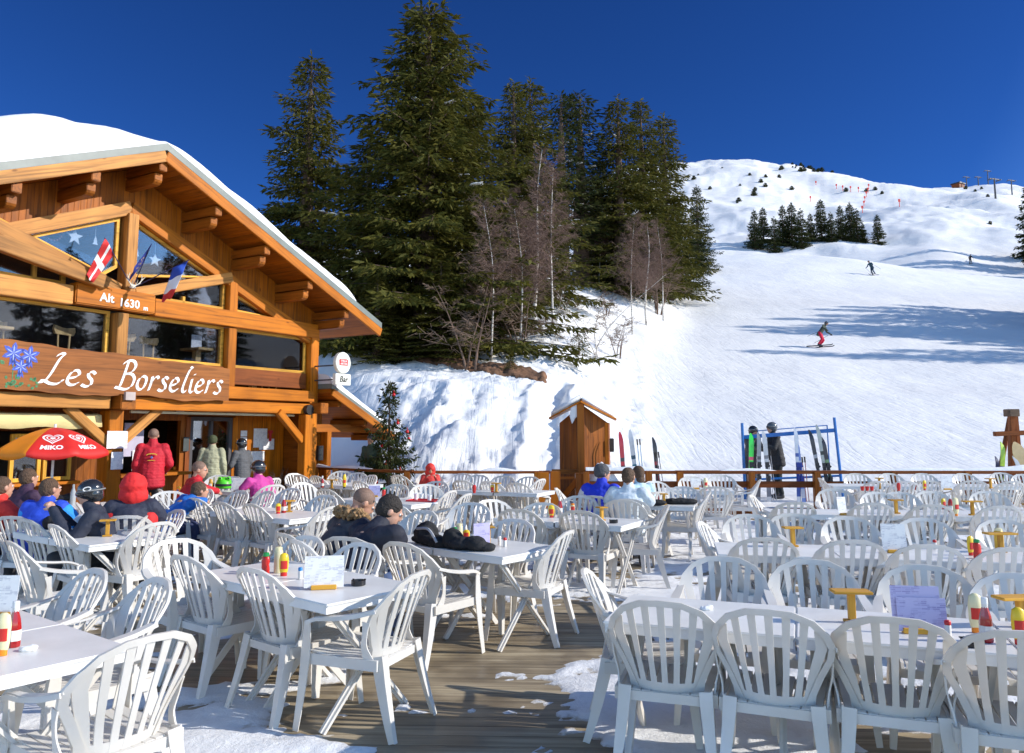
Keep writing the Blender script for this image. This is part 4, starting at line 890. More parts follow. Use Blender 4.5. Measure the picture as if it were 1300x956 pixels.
fb.obj('flower_petals', BP, SB, fixn=False); lb.obj('petal_lines', LBp, SB, fixn=False); gb.obj('leaves', GP, SB, fixn=False)
tb = text_mb('Alt', .21, .003, .004); xf(tb, Matrix.Translation((-.34, -.236, 4.0)) @ RX); tb.obj('altitude_lettering', WP, CH, fixn=False)
tb = text_mb('1630', .20, .003, .004); xf(tb, Matrix.Translation((.08, -.236, 3.96)) @ RX); tb.obj('altitude_lettering', WP, CH, fixn=False)
tb = text_mb('m', .12, .003, .003); xf(tb, Matrix.Translation((.40, -.236, 3.92)) @ RX); tb.obj('altitude_lettering', WP, CH, fixn=False)
# flags on the king post
def flag(name, base, tip, bands, label, L=.62, Hh=.42, hang=0.0, seed=0):
    """a flag hanging from a raked staff; bands = mesh columns along the fly"""
    r = empty(name, base, 0, label, 'flag'); t = Vector(tip)-Vector(base)
    b = MB(); b.tube([(0, 0, 0), t], .009, 6); b.obj('staff', mat('staff_navy', (.03, .04, .12), .5), r)
    d = t.normalized(); dn = (Vector((0, 0, -1))+Vector((.5, 0, 0))*hang); nU, nV = 24, 12; mats = []
    for c in bands[0]: mats.append(c)
    b = MB()
    for i in range(nU+1):
        for j in range(nV+1):
            u, v = i/nU, j/nV; sag = dn*u*L+d*(-v*Hh)*(1-.35*u)
            wv = .05*math.sin(u*6+v*3+seed)*(1-v*.3)+.03*math.sin(u*11+seed+v*5)
            b.v.append(tuple(t*.99+sag+Vector((wv*.6, -wv, .02*math.sin(v*9+seed)*u))))
    for i in range(nU):
        for j in range(nV): a = i*(nV+1)+j; b.f.append((a, a+1, a+nV+2, a+nV+1)); b.m.append(bands[1]((i+.5)/nU, (j+.5)/nV))
    o = b.obj('cloth', mats, r, smooth='all', fixn=False); s_ = o.modifiers.new('s', 'SOLIDIFY'); s_.thickness = .003
    return r
FR, FW, FB = mat('flag_red', (.62, .03, .03), .7, .05), mat('flag_white', (.8, .8, .8), .7, .05), mat('flag_blue', (.02, .07, .40), .7, .05)
FY = mat('flag_yellow', (.75, .55, .04), .7, .05); FN = mat('flag_navy', (.015, .03, .22), .7, .05)
K = W(.12, -.24, 4.25)
flag('flag', K, at(133, 302, 12.9), ([FR, FW], lambda u, v: 1 if (abs(u-.5) < .10 or abs(v-.5) < .12) else 0), 'red flag with a white cross, leftmost on the chalet front', .62, .36, -.9, 0)
flag('flag', K, at(192, 310, 13.3), ([FN, FY], lambda u, v: 1 if .25 < u < .75 and abs((u-.5)**2+(v-.5)**2-.07) < .016 and int(math.atan2(v-.5, u-.5)*3.9) % 2 == 0 else 0), 'furled navy flag with yellow stars, middle one of three', .42, .42, -1.3, 2)
flag('flag', K, at(240, 330, 13.6), ([FB, FW, FR], lambda u, v: 0 if u < .38 else (1 if u < .74 else 2)), 'blue white and red flag, rightmost on the chalet front', .66, .34, -.8, 4)
b = MB()
for sgn in (-1, 1):
    pts = crom([(0, 0, 0), (sgn*.10, -.05, .06), (sgn*.17, -.08, .18), (sgn*.15, -.1, .30)], 5); b.tube(pts, [.02*(1-.7*i/len(pts)) for i in range(len(pts))], 6)
    for q, e in ((5, (sgn*.24, -.12, .14)), (9, (sgn*.24, -.12, .26)), (3, (sgn*.05, -.12, .16))): b.tube([pts[q], e], [.013, .004], 5)
b.lathe([(.0, -.06), (.06, -.04), (.075, 0), (.05, .05), (0, .07)], 10)
ant = b.obj('antlers', mat('bleached_bone', (.72, .66, .55), .6, .15, 20), None, smooth=True, loc=W(.10, -.27, 4.27), rot=(0, 0, BA)); ant.scale = (.75, .75, .75); tag(ant, 'small pale antlers mounted at the foot of the flag staffs', 'antlers')
# round bar sign hung at the right corner
bs = empty('bar_sign', W(4.92, -.80, 2.74), BA, 'round white beer sign above a white plate reading Bar', 'sign')
wpl = mat('sign_white_plastic', (.82, .80, .70), .3, .03)
b = MB(); n = 32; b.prism([(.24*math.cos(2*PI*k/n), .50+.24*math.sin(2*PI*k/n)) for k in range(n)], -.05, .05); b.obj('round_plate', wpl, bs, bevel=.01)
b = MB(); b.box(-.24, .25, -.05, .05, .0, .25); b.obj('lower_plate', wpl, bs, bevel=.008)
b = MB(); b.prism([(-.13, .44), (.13, .44), (.14, .56), (.10, .585), (-.10, .585), (-.14, .56)], -.058, -.05); b.obj('red_cartouche', FR, bs)
for t_, z_, s_ in (('STELLA', .54, .062), ('ARTOIS', .475, .062)): tb = text_mb(t_, s_, .002, .001); xf(tb, Matrix.Translation((0, -.061, z_)) @ RX); tb.obj('lettering', WP, bs, fixn=False)
tb = text_mb('Bar', .19, .003, .002); sh = Matrix(((1, .25, 0, 0), (0, 1, 0, 0), (0, 0, 1, 0), (0, 0, 0, 1))); xf(tb, Matrix.Translation((.02, -.055, .125)) @ RX @ sh); tb.obj('lettering', mat('black_ink', (.02, .02, .02), .5), bs, fixn=False)
b = MB(); b.box(-.2, -.17, .05, .75, .1, .13); b.box(-.2, -.17, .05, .75, .42, .45); b.obj('bracket', md, bs)
# papers on the wall and on the post
def paper_mat(name, ink, bg=(.80, .79, .77), rows=26, cov=.5):
    if name in _M: return _M[name]
    m = bpy.data.materials.new(name); m.use_nodes = True; nt = m.node_tree; p = nt.nodes['Principled BSDF']; p.inputs['Roughness'].default_value = .6
    tc = N(nt, 'TexCoord'); mp = N(nt, 'Mapping'); mp.inputs['Rotation'].default_value = (PI/2, 0, 0); nt.links.new(tc.outputs['Object'], mp.inputs['Vector'])
    br = N(nt, 'TexBrick'); br.inputs['Scale'].default_value = rows; br.inputs['Mortar Size'].default_value = .035; br.inputs['Brick Width'].default_value = 1.1; br.inputs['Row Height'].default_value = .22; br.offset = .37
    br.inputs['Color1'].default_value = (*ink, 1); br.inputs['Color2'].default_value = (*bg, 1); br.inputs['Mortar'].default_value = (*bg, 1); br.inputs['Bias'].default_value = .1
    nt.links.new(mp.outputs[0], br.inputs['Vector']); no = N(nt, 'TexNoise', Scale=14.0, Detail=2.0); nt.links.new(tc.outputs['Object'], no.inputs['Vector'])
    rr = ramp(nt, [(.48, (0, 0, 0)), (.54, (1, 1, 1))]); nt.links.new(no.outputs['Fac'], rr.inputs[0])
    mx = N(nt, 'Mix', data_type='RGBA'); mx.inputs[7].default_value = (*bg, 1); nt.links.new(rr.outputs[0], mx.inputs[0]); nt.links.new(br.outputs[0], mx.inputs[6]); nt.links.new(mx.outputs[2], p.inputs['Base Color'])
    _M[name] = m; return m
PMn = paper_mat('menu_paper', (.45, .45, .50)); PMc = paper_mat('poster_paper', (.70, .25, .2), rows=16)
def paper(s, d, z, w_, h_, label, m=PMn, rot=0):
    b = MB(); b.box(-w_/2, w_/2, -.004, .004, -h_/2, h_/2); return tag(b.obj('paper_notice', m, loc=W(s, d, z), rot=(0, rot, BA)), label, 'notice', 'paper notices pinned on the chalet')
paper(.0, -.23, 1.56, .38, .30, 'white menu of ice creams on the middle post, upper of two', PMc); paper(.02, -.225, 1.20, .22, .30, 'plain white sheet on the middle post, lower of two')
for i, z in enumerate((1.66, 1.52, 1.34, 1.18, 1.02, .84)): paper(3.52, YW-.02, z, .17, .125, '%s small framed sheet from the top of the column beside the glass door' % words[i])
paper(3.98, YW-.02, 1.56, .38, .42, 'largest white poster on the lit wall, red ribbon beside'); paper(4.16, YW-.03, 1.42, .42, .24, 'white sheet overlapping the largest poster at its lower right'); paper(3.93, YW-.02, 1.16, .36, .22, 'white sheet below the largest poster')
paper(.84, YW-.15, 1.55, .40, .62, 'tall pale sheet hanging in the bar opening, upper one', mat('mauve_paper', (.42, .38, .48), .6)); paper(.98, YW-.18, 1.16, .34, .38, 'bright white sheet in the bar opening above the counter')
paper(1.35, YW-.03, 2.12, .2, .13, 'small dark slate above the bar opening', mat('slate', (.05, .06, .06), .7)); paper(2.05, YW-.06, 1.45, .13, .28, 'narrow black chalkboard between bar opening and glass door', mat('slate', (.05, .06, .06), .7))
paper(1.9, YW-.03, 2.15, .18, .1, 'small blank note above the bar opening, beside the slate')
b = MB(); b.box(-.05, .05, -.02, .02, -.02, .05)
for k in range(5): b.sphere((.0, -.01, -.04*k), .035, 6)
tag(b.obj('red_ribbon', mat('ribbon_red', (.5, .02, .02), .6), loc=W(4.25, YW-.04, 1.68)), 'red paper ribbon hanging beside the largest poster', 'ribbon')
# twig decoration by the wall
b = MB(); rg = random.Random(3)
for k in range(26):
    a, e = rg.uniform(0, 6.28), rg.uniform(.2, 1.4); L = rg.uniform(.3, .6); d = Vector((math.cos(a)*math.cos(e), math.sin(a)*math.cos(e)*.6, math.sin(e))); b.tube([(0, 0, .35), Vector((0, 0, .35))+d*L*.5, Vector((0, 0, .35))+d*L+Vector((0, 0, .03))], [.007, .005, .003], 4)
    for q in range(4): p = Vector((0, 0, .35))+d*L*rg.uniform(.4, 1); b.tube([p, p+Vector((rg.uniform(-.1, .1), rg.uniform(-.1, .1), rg.uniform(-.03, .1)))], [.004, .002], 3)
r = empty('twig_bush', W(4.32, .48, 0), 0, 'potted bunch of bare twigs beside the glass door wall', 'plant'); b.obj('twigs', TWB, r, fixn=False); b = MB(); b.lathe([(.13, 0), (.17, .35), (.15, .35), (.13, .3)], 14); b.obj('pot', mat('brown_pot', (.2, .1, .05), .7), r, smooth=True)
# paper stars hung behind the upper panes
def star(s, z, r_, label, kind='star', m=None):
    b = MB()
    if kind == 'star': b.prism([((r_ if k % 2 == 0 else r_*.42)*math.cos(PI/2+k*PI/5), (r_ if k % 2 == 0 else r_*.42)*math.sin(PI/2+k*PI/5)) for k in range(10)], -.012, .012)
    elif kind == 'fir': b.prism([(-.5*r_, -.6*r_), (.5*r_, -.6*r_), (.2*r_, -.1*r_), (.35*r_, -.1*r_), (0, r_), (-.35*r_, -.1*r_), (-.2*r_, -.1*r_)], -.01, .01)
    else:
        b.add([], []); n = 18
        for k in range(n): a = 2*PI*k/n; b.sphere((r_*math.cos(a), 0, r_*math.sin(a)), r_*.13, 4)
    b.tube([(0, 0, r_), (0, 0, r_+.22)], .003, 3)
    tag(b.obj('window_ornament', m or mat('silver_paper', (.72, .72, .70), .35, .1), loc=W(s, .16, z), rot=(0, 0, BA)), label, 'ornament', 'christmas ornaments hung in the chalet windows')
cr = mat('wreath_red', (.30, .12, .10), .6)
star(-.75, 5.05, .15, 'largest silver star in the left gable window'); star(-1.45, 4.98, .12, 'smaller silver star left of the wreath in the gable window'); star(-1.12, 5.06, .15, 'reddish wreath between two stars in the left gable window', 'ring', cr); star(-.38, 5.05, .10, 'little white paper fir left of the king post', 'fir'); star(-1.8, 4.95, .11, 'dim silver star furthest left in the gable window')
star(.42, 5.0, .10, 'little white paper fir right of the king post', 'fir'); star(.80, 4.93, .13, 'silver star right of the king post'); star(1.12, 4.80, .09, 'reddish heart ring in the right gable window', 'ring', cr); star(1.42, 4.72, .12, 'silver star low in the right gable window'); star(1.72, 4.66, .09, 'smallest silver star at the tip of the right gable window')
star(2.78, 4.35, .12, 'silver star in the small corner window'); star(3.02, 4.32, .08, 'small star right of another in the corner window')
# furniture seen through the upper glass
yw = wood('wood_yellow_pine', (.75, .50, .22), 2)
def stool(s, d, label, rz=0):
    r = empty('wooden_chair', W(s, d, 2.6), BA+rz, label, 'chair', 'wooden chairs upstairs behind the glass')
    b = MB(); b.box(-.2, .2, -.2, .2, .42, .46); b.obj('seat', yw, r, bevel=.008); b = MB(); b.prism([(-.2, .78), (.2, .78), (.24, .86), (.22, .93), (.05, .90), (-.05, .90), (-.22, .93), (-.24, .86)], .16, .2); b.tube([(-.12, .18, .46), (-.13, .18, .79)], .018, 6); b.tube([(.12, .18, .46), (.13, .18, .79)], .018, 6); b.obj('backrest', yw, r)
    for x, y in ((-.17, -.17), (.17, -.17), (.17, .17), (-.17, .17)): b = MB(); b.tube([(x, y, 0), (x*.9, y*.9, .42)], .02, 6); b.obj('leg', yw, r)
def htable(s, d, label, w_=.5):
    r = empty('wooden_table', W(s, d, 2.6), BA, label, 'table', 'wooden tables upstairs behind the glass')
    b = MB(); b.box(-w_/2, w_/2, -.3, .3, .72, .77); b.obj('tabletop', yw, r, bevel=.01); b = MB(); b.box(-.06, .06, -.06, .06, 0, .72); b.obj('leg', yw, r)
    b = MB(); b.box(-.12, .12, -.004, .004, 0, .26); tag(b.obj('menu_card', PMn, loc=W(s-.05, d-.05, 3.372), rot=(0, 0, BA)), 'white menu card standing on '+label.split(',')[0].replace('small', 'the small'), 'menu')
htable(3.45, .40, 'small wooden table behind the right upper window'); htable(2.0, .40, 'small wooden table behind the window above the final letters', .36); htable(-1.95, .4, 'wooden table behind the upper window above the blue flowers', .6)
stool(-.55, .38, 'wooden chair with carved back behind the window left of middle post', .3); stool(.42, .40, 'pale wooden chair just right of the middle post upstairs', -.4); stool(1.15, .50, 'brown wooden chair in the middle of the upper centre window', .2); stool(3.85, .45, 'wooden chair tucked behind the small table upstairs', 2.9); stool(-1.45, .55, 'pale wooden chair beside the table above the blue flowers', .8)
# ------------------------------------------------------------------ terrace fence
FT = wd('red'); FY0 = 16.45
def fence(name, pts, label, rails, posts, brd=None, ph=.93):
    r = empty(name, pts[0], 0, label, 'fence'); o = Vector(pts[0]); P = [Vector(p)-o for p in pts]; rg = random.Random(len(posts))
    for a, c in zip(P[:-1], P[1:]):
        for z, h_, w_ in rails: beam('rail', a+Vector((0, 0, z)), c+Vector((0, 0, z)), w_, h_, FT, r, .006)
    d = (P[-1]-P[0]); x = 0
    tot = sum((c-a).length for a, c in zip(P[:-1], P[1:]))
    for t in posts:
        q = t*tot
        for a, c in zip(P[:-1], P[1:]):
            L = (c-a).length
            if q <= L+1e-6: p = a+(c-a)*(q/L); dd = (c-a).normalized(); break
            q -= L
        po = beam('post', p+Vector((-dd.y*-.07, -.07, -.05)), p+Vector((-dd.y*-.07, -.07, ph-.05)), .13, .13, wd('brown'), r)
    # snow lying on the top rail in uneven lengths: one low ridge that dips under the rail where there is none
    b = MB()
    for a, c in zip(P[:-1], P[1:]):
        L = (c-a).length; n = int(L/.06); zt = rails[0][0]+rails[0][1]/2; dd = (c-a).normalized(); nn = Vector((-dd.y, dd.x, 0)); o_ = len(b.v)
        for i in range(n+1):
            p = a+(c-a)*(i/n); h_ = max(-.02, .02+.07*float(fbm(p.x*.9+9, p.y, 55, 3))*2); ww = .028 if rails[0][2] < .08 else .058
            b.v += [tuple(p+nn*q+Vector((0, 0, zt+z))) for q, z in ((-ww, -.004), (-ww*.8, h_*.75), (0, h_), (ww*.8, h_*.75), (ww, -.004))]
        b.f += [(o_+i*5+k, o_+i*5+5+k, o_+i*5+6+k, o_+i*5+1+k) for i in range(n) for k in range(4)]; b.m = [0]*len(b.f)
    b.obj('snow_cap', snow_mat('snow_clumps'), r, smooth='all')
    return r
R3 = [(.87, .07, .12), (.62, .13, .035), (.06, .16, .035)]; R2 = [(.87, .06, .12)]
fence('terrace_fence', [(-4.45, 18.3, 0), (-2.02, 16.45, 0), (.78, 16.45, 0)], 'brown rail fence between the chalet porch and the kiosk gap', R2, [0, .12, .5, .985])
fence('terrace_fence', [(1.52, 16.45, 0), (13.2, 16.45, 0)], 'long brown three-railed fence before the ski racks', R3, [0, .11, .165, .29, .405, .54, .67, .81, 1])
# heavy gap posts and the sloping stair rail
r = empty('stair_gate', (.78, 16.3, 0), 0, 'stout brown posts and sloping handrail at the gap by the kiosk', 'stair rail')
beam('post', (-.18, -.02, 0), (-.18, -.02, .88), .3, .34, wd('honey'), r); beam('post', (.10, -.02, 0), (.10, -.02, .90), .2, .16, wd('honey'), r); beam('post', (.66, .3, 0), (.66, .3, .84), .25, .3, wd('brown'), r)
beam('handrail', (.16, .45, .18), (.68, .2, .82), .09, .12, wd('brown'), r); beam('handrail', (.2, 1.0, .70), (2.0, 1.0, .70), .05, .06, wd('brown'), r)
def snow_lump(name, c, sx, sy, sz, label, seed=0, m=None):
    b = MB(); n = 16; k = 22
    for i in range(n+1):
        for j in range(k):
            a = 2*PI*j/k; ph = PI/2*i/n; rr = math.cos(ph)*(1+.16*float(fbm(math.cos(a)*2+seed, math.sin(a)*2, seed, 3))); zz = math.sin(ph)**.8*(1+.2*float(fbm(math.cos(a)*1.5+seed, ph*2, seed+5, 3)))
            b.v.append((c[0]+sx*rr*math.cos(a), c[1]+sy*rr*math.sin(a), c[2]+sz*zz))
    b.f = [(i*k+j, i*k+(j+1) % k, (i+1)*k+(j+1) % k, (i+1)*k+j) for i in range(n) for j in range(k)]; b.m = [0]*len(b.f)
    return tag(b.obj(name, m or snow_mat('snow_clumps'), smooth='all'), label, 'snow', kind='stuff')
snow_lump('snow_pile', (1.95, 16.75, .0), .55, .35, 1.08, 'piled snow heaped on the fence in front of the kiosk', 1)
snow_lump('snow_pile', (1.2, 17.1, -.05), .8, .6, .35, 'snow banked in the gap of the fence', 3)
for i, (x, w_, h_) in enumerate([(3.5, 2.2, .16), (6.2, 2.6, .2), (9.0, 2.4, .18), (11.5, 2, .16)]): snow_lump('snow_bank', (x, 16.95, -.02), w_, .4, h_, 'ploughed snow bank behind the long fence, number %s from the left' % words[i], 10+i)

# ------------------------------------------------------------------ kiosk
kx, ky = 1.55, 17.7
K_ = empty('kiosk', (kx, ky, 0), R(-6), 'tall narrow wooden kiosk with a snowy pointed roof behind the fence', 'kiosk')
kw = wd('brown', 2, .14)
ka, kb_ = Vector((-.47, .28, 0)), Vector((.57, .22, 0)); kc = Vector((.02, -.22, 0))
def wallp(p, q, z0, zt0, zt1, name):
    d = (q-p); L = d.length; b = MB(); b.prism([(0, z0), (L, z0), (L, zt1), (0, zt0)], -.03, .03); o = b.obj(name, kw, K_); o.location = p; o.rotation_euler = (0, 0, math.atan2(d.y, d.x)); return o
zp, ze = 2.34, 2.02
wallp(ka, kc, -.1, ze-.12, zp-.06, 'front_left_wall'); wallp(kc, kb_, -.1, zp-.06, ze-.12, 'front_right_wall')
wallp(ka, Vector((-.42, 1.0, 0)), -.1, ze-.12, ze-.12, 'side_wall'); wallp(kb_, Vector((.62, .95, 0)), -.1, ze-.12, ze-.12, 'side_wall'); wallp(Vector((-.42, 1.0, 0)), Vector((.62, .95, 0)), -.1, ze-.12, ze-.12, 'rear_wall')
beam('corner_timber', (-.01, -.27, -.1), (-.01, -.27, zp+.01), .16, .18, wd('brown'), K_); beam('corner_timber', (.56, .18, -.1), (.56, .18, ze-.12), .09, .09, wd('honey'), K_)
for sgn, ex in ((-1, -.72), (1, .78)):
    b = MB(); zE = zp-.06-abs(ex)*.42
    q = [(0, -.42, zp+.0), (ex, -.12, zE), (ex, 1.1, zE), (0, 1.1, zp+.0)]; b.add([(x, y, z) for x, y, z in q]+[(x, y, z+.04) for x, y, z in q], [(3, 2, 1, 0), (4, 5, 6, 7), (0, 1, 5, 4), (1, 2, 6, 5), (2, 3, 7, 6), (3, 0, 4, 7)]); b.obj('roof', wd('honey', 0), K_)
    q2 = [(0, -.38, zp+.05), (ex*.95, -.10, zE+.05), (ex*.95, 1.05, zE+.05), (0, 1.05, zp+.05)]; t = .15 if sgn < 0 else .09
    b = MB(); b.add([(x, y, z) for x, y, z in q2]+[(x*.97, y+.02, z+t) for x, y, z in q2], [(3, 2, 1, 0), (4, 5, 6, 7), (0, 1, 5, 4), (1, 2, 6, 5), (2, 3, 7, 6), (3, 0, 4, 7)]); b.obj('snow_cap', snow_mat('snow_clumps'), K_, bevel=.03, smooth='all')
b = MB(); b.prism([(-.22, zp-.1), (-.02, zp+.02), (-.03, zp-.30), (-.12, zp-.33), (-.2, zp-.48), (-.25, zp-.3)], -.33, -.27); b.obj('snow_tongue', snow_mat('snow_clumps'), K_, bevel=.015)
b = MB(); b.box(.62, .72, .1, .3, 1.25, 1.55); b.obj('small_box', mat('dark_wood_box', (.07, .045, .03), .6), K_, bevel=.01)
b = MB(); b.box(-.65, .75, -.32, -.24, .78, .88); b.obj('ledge', wd('brown'), K_)

# ------------------------------------------------------------------ skis
def ski_mb(L=1.65, w_=.08):
    """one ski standing on its tail, tip up; faces -y"""
    b = MB(); n = 22; v = []
    for i in range(n+1):
        t = i/n; z = t*L; wd_ = w_*(1.0 if .1 < t < .82 else (.85+.15*t/.1 if t <= .1 else math.sqrt(max(0.02, 1-((t-.82)/.18)**2))*1.08))*(1-.22*math.exp(-((t-.48)/.2)**2))
        y = -.02*math.sin(PI*t)+(.09*((t-.86)/.14)**2 if t > .86 else 0); th = .007+.012*math.exp(-((t-.48)/.25)**2)
        v += [(-wd_/2, y-th, z), (wd_/2, y-th, z), (wd_/2, y+th*.3, z), (-wd_/2, y+th*.3, z)]
    f = [(i*4+k, i*4+(k+1) % 4, (i+1)*4+(k+1) % 4, (i+1)*4+k) for i in range(n) for k in range(4)]+[(3, 2, 1, 0), (n*4, n*4+1, n*4+2, n*4+3)]
    mi = []
    b.add(v, f); b.m = [(0 if (i % 22) < 9 else (1 if i < 60 else 0)) for i in range(len(f))]; return b
def binding_mb():
    b = MB(); b.box(-.035, .035, -.075, -.012, .58, .70); b.box(-.03, .03, -.11, -.05, .66, .72); b.box(-.035, .035, -.07, -.012, .92, 1.04); b.box(-.045, .045, -.10, -.045, .93, .97); b.box(-.02, .02, -.05, -.012, .7, .92); return b
SKM = {}
def skis(loc, rz, lean, colA, colB, label, L=1.6, side=0, bind=(.03, .03, .035), single=False, w_=.08):
    r = empty('pair_of_skis' if not single else 'snowboard', loc, rz, label, 'skis' if not single else 'snowboard'); r.rotation_euler = (-lean, side, rz)
    a = mat('ski_%s' % label[:18].replace(' ', '_'), colA, .3, .1, 8); c = mat('skib_%s' % label[:18].replace(' ', '_'), colB, .3, .1, 8); bm_ = mat('bind_%d' % int(bind[0]*100+bind[2]*777), bind, .4)
    for k, (dx, dy) in enumerate(((0, 0), (.03, .045)) if not single else ((0, 0),)):
        o = ski_mb(L, w_).obj('ski', [a, c], r, smooth=True); o.location = (dx, dy, 0)
        if not single or k == 0: q = binding_mb().obj('binding', bm_, o, bevel=.006)
    return r
def poles(loc, rz, lean, side, label, col=(.35, .36, .4), L=1.2, gap=.06):
    r = empty('ski_poles', loc, rz, label, 'ski poles'); r.rotation_euler = (-lean, side, rz)
    for dx in (-gap/2, gap/2):
        b = MB(); b.tube([(dx, 0, 0), (dx, 0, L)], .009, 6); s_ = b.obj('pole', mat('pole_%d' % int(col[0]*99), col, .35), r)
        b = MB(); b.tube([(dx, 0, L-.02), (dx, 0, L+.11)], .018, 6); b.obj('grip', mat('black_rubber', (.02, .02, .022), .6), s_); b = MB(); b.lathe([(.045, 0), (.02, .02)], 10, c=(dx, 0, .08)); b.obj('basket', mat('black_rubber', (.02, .02, .022), .6), s_)
    return r
def gp(px, py, Y): p = at(px, py, Y); p.z = gz(p.x, p.y)-.12; return p
skis(gp(793, 600, 17.6), .1, -.04, (.42, .03, .05), (.05, .05, .06), 'pair of red and black skis upright beside the kiosk', 1.78, -.06)
skis(gp(811, 600, 17.9), -.1, -.04, (.7, .74, .76), (.03, .10, .16), 'pair of white and blue skis upright, middle of three pairs', 1.82, -.11, (.01, .16, .22)); poles(gp(818, 600, 17.8), 0, -.03, -.08, 'blue poles stuck in the snow beside the white skis', (.05, .22, .4), 1.5)
skis(gp(836, 600, 17.6), .2, -.03, (.03, .03, .035), (.25, .03, .04), 'pair of black skis upright right of the white pair', 1.66, -.07); poles(gp(845, 600, 17.5), 0, -.03, -.14, 'dark poles leaning against the black skis', (.10, .11, .13), 1.25)
# blue ski rack
BLm = mat('blue_painted_steel', (.015, .16, .50), .35, .15, 6)
ra, rb = at(949, 620, 18.9), at(1070, 616, 18.6); zg = .14
def seg(r, name, p, q, w_, m=BLm, o=None): b = MB(); b.tube([Vector(p)-o, Vector(q)-o], w_, 8); return b.obj(name, m, r, smooth=True)
o = Vector((ra.x, ra.y, zg)); r = empty('ski_rack', o, 0, 'bright blue steel ski rack behind the long fence', 'ski rack')
Lt, Rt = at(942, 537, 19.0), at(1059, 530, 18.7); Lm, Rm = at(944, 555, 19.0), at(1062, 546, 18.7)
seg(r, 'upright', (Lt.x+.02, Lt.y, zg-.1), Lt, .035, o=o); seg(r, 'upright', (rb.x, rb.y, zg-.1), Rt, .035, o=o); b = MB(); dv = Rm-Lm
beam('crossbar', Lm-o, Rm-o, .05, .09, BLm, r); seg(r, 'rear_rod', at(962, 547, 19.4), at(1050, 540, 19.3), .012, o=o); seg(r, 'foot_bar', at(950, 609, 19.0), at(1067, 604, 18.7), .025, o=o)
seg(r, 'rear_leg', at(962, 547, 19.4), at(958, 610, 19.8), .015, o=o); seg(r, 'rear_leg', at(1050, 540, 19.3), at(1054, 608, 19.8), .015, o=o)
def rs(px, lean, cA, cB, lab, L=1.6, side=0, rz=0, bind=(.03, .03, .035), w_=.08, single=False, dy=0): return skis(gp(px, 615, 18.55+dy), rz, lean, cA, cB, lab, L*1.13, side, bind, single, w_)
rs(950, -.05, (.06, .75, .10), (.65, .10, .18), 'bright green and pink skis, leftmost on the blue rack', 1.5, .05, w_=.10); rs(961, -.06, (.30, .31, .33), (.10, .10, .11), 'grey skis right of the bright green pair', 1.52, .03)
rs(976, -.05, (.55, .56, .58), (.2, .2, .22), 'silver skis with rounded tips between the two people at the rack', 1.55, -.06, w_=.09); poles(gp(984, 615, 18.8), 0, -.08, -.12, 'thin poles leaning between the people at the rack')
rs(1013, -.05, (.60, .64, .70), (.05, .10, .35), 'pale blue skis in the middle of the blue rack', 1.62, -.02, bind=(.02, .04, .25)); rs(1020, -.05, (.16, .25, .55), (.5, .52, .6), 'blue skis crossing the pale blue pair', 1.4, -.10, bind=(.02, .04, .25)); poles(gp(1025, 615, 18.7), 0, -.08, -.09, 'short red-tipped poles beside the blue skis', (.3, .05, .06), 1.05)
rs(1045, -.05, (.05, .05, .06), (.4, .4, .42), 'dark skis, left of the dark group at the rack right side', 1.6, -.16); rs(1052, -.06, (.38, .42, .40), (.04, .05, .05), 'grey green skis leaning in the middle of the dark group', 1.7, -.13); rs(1058, -.06, (.04, .04, .05), (.16, .28, .14), 'black skis with green sides, rightmost on the blue rack', 1.45, -.15); poles(gp(1056, 615, 18.8), 0, -.08, -.16, 'black poles among the dark skis', (.05, .05, .06), 1.45)
# timber rack at the right edge
o = at(1283, 600, 17.2); o.z = gz(o.x, o.y)-.1; r = empty('timber_rack', o, 0, 'brown timber ski stand cut by the right edge', 'ski stand'); DW = wd('red')
def lp(px, py, Y=17.2): return at(px, py, Y)-o
beam('leg', lp(1285, 640), lp(1284, 522), .12, .11, DW, r); beam('leg', lp(1299, 640, 17.5), lp(1288, 524, 17.5), .11, .09, DW, r); beam('leg', lp(1262, 640, 17.9), lp(1282, 530, 17.6), .09, .09, DW, r)
beam('crossbar', lp(1262, 551, 17.1), lp(1312, 549, 17.1), .10, .10, DW, r); b = MB(); c = lp(1284, 523); b.box(c.x-.11, c.x+.11, -.12, .12, c.z-.1, c.z+.06); b.obj('cap', mat('weathered_wood', (.16, .10, .06), .8, .3), r, bevel=.01)
skis(gp(1264, 615, 16.95), .1, -.03, (.42, .62, .04), (.05, .06, .03), 'yellow green skis leaning on the timber stand', 1.62, .13, w_=.10); skis(gp(1258, 618, 17.1), .1, -.03, (.03, .04, .12), (.1, .1, .12), 'navy skis half hidden left of the yellow green pair', 1.3, .14)
skis(gp(1304, 615, 16.9), 0, -.04, (.62, .45, .22), (.55, .38, .18), 'tan wooden snowboard leaning on the timber stand', 1.62, -.12, w_=.26, single=True); skis(gp(1309, 615, 16.8), 0, -.03, (.7, .68, .66), (.6, .04, .04), 'white and red ski crossing the timber stand', 1.35, -.24)

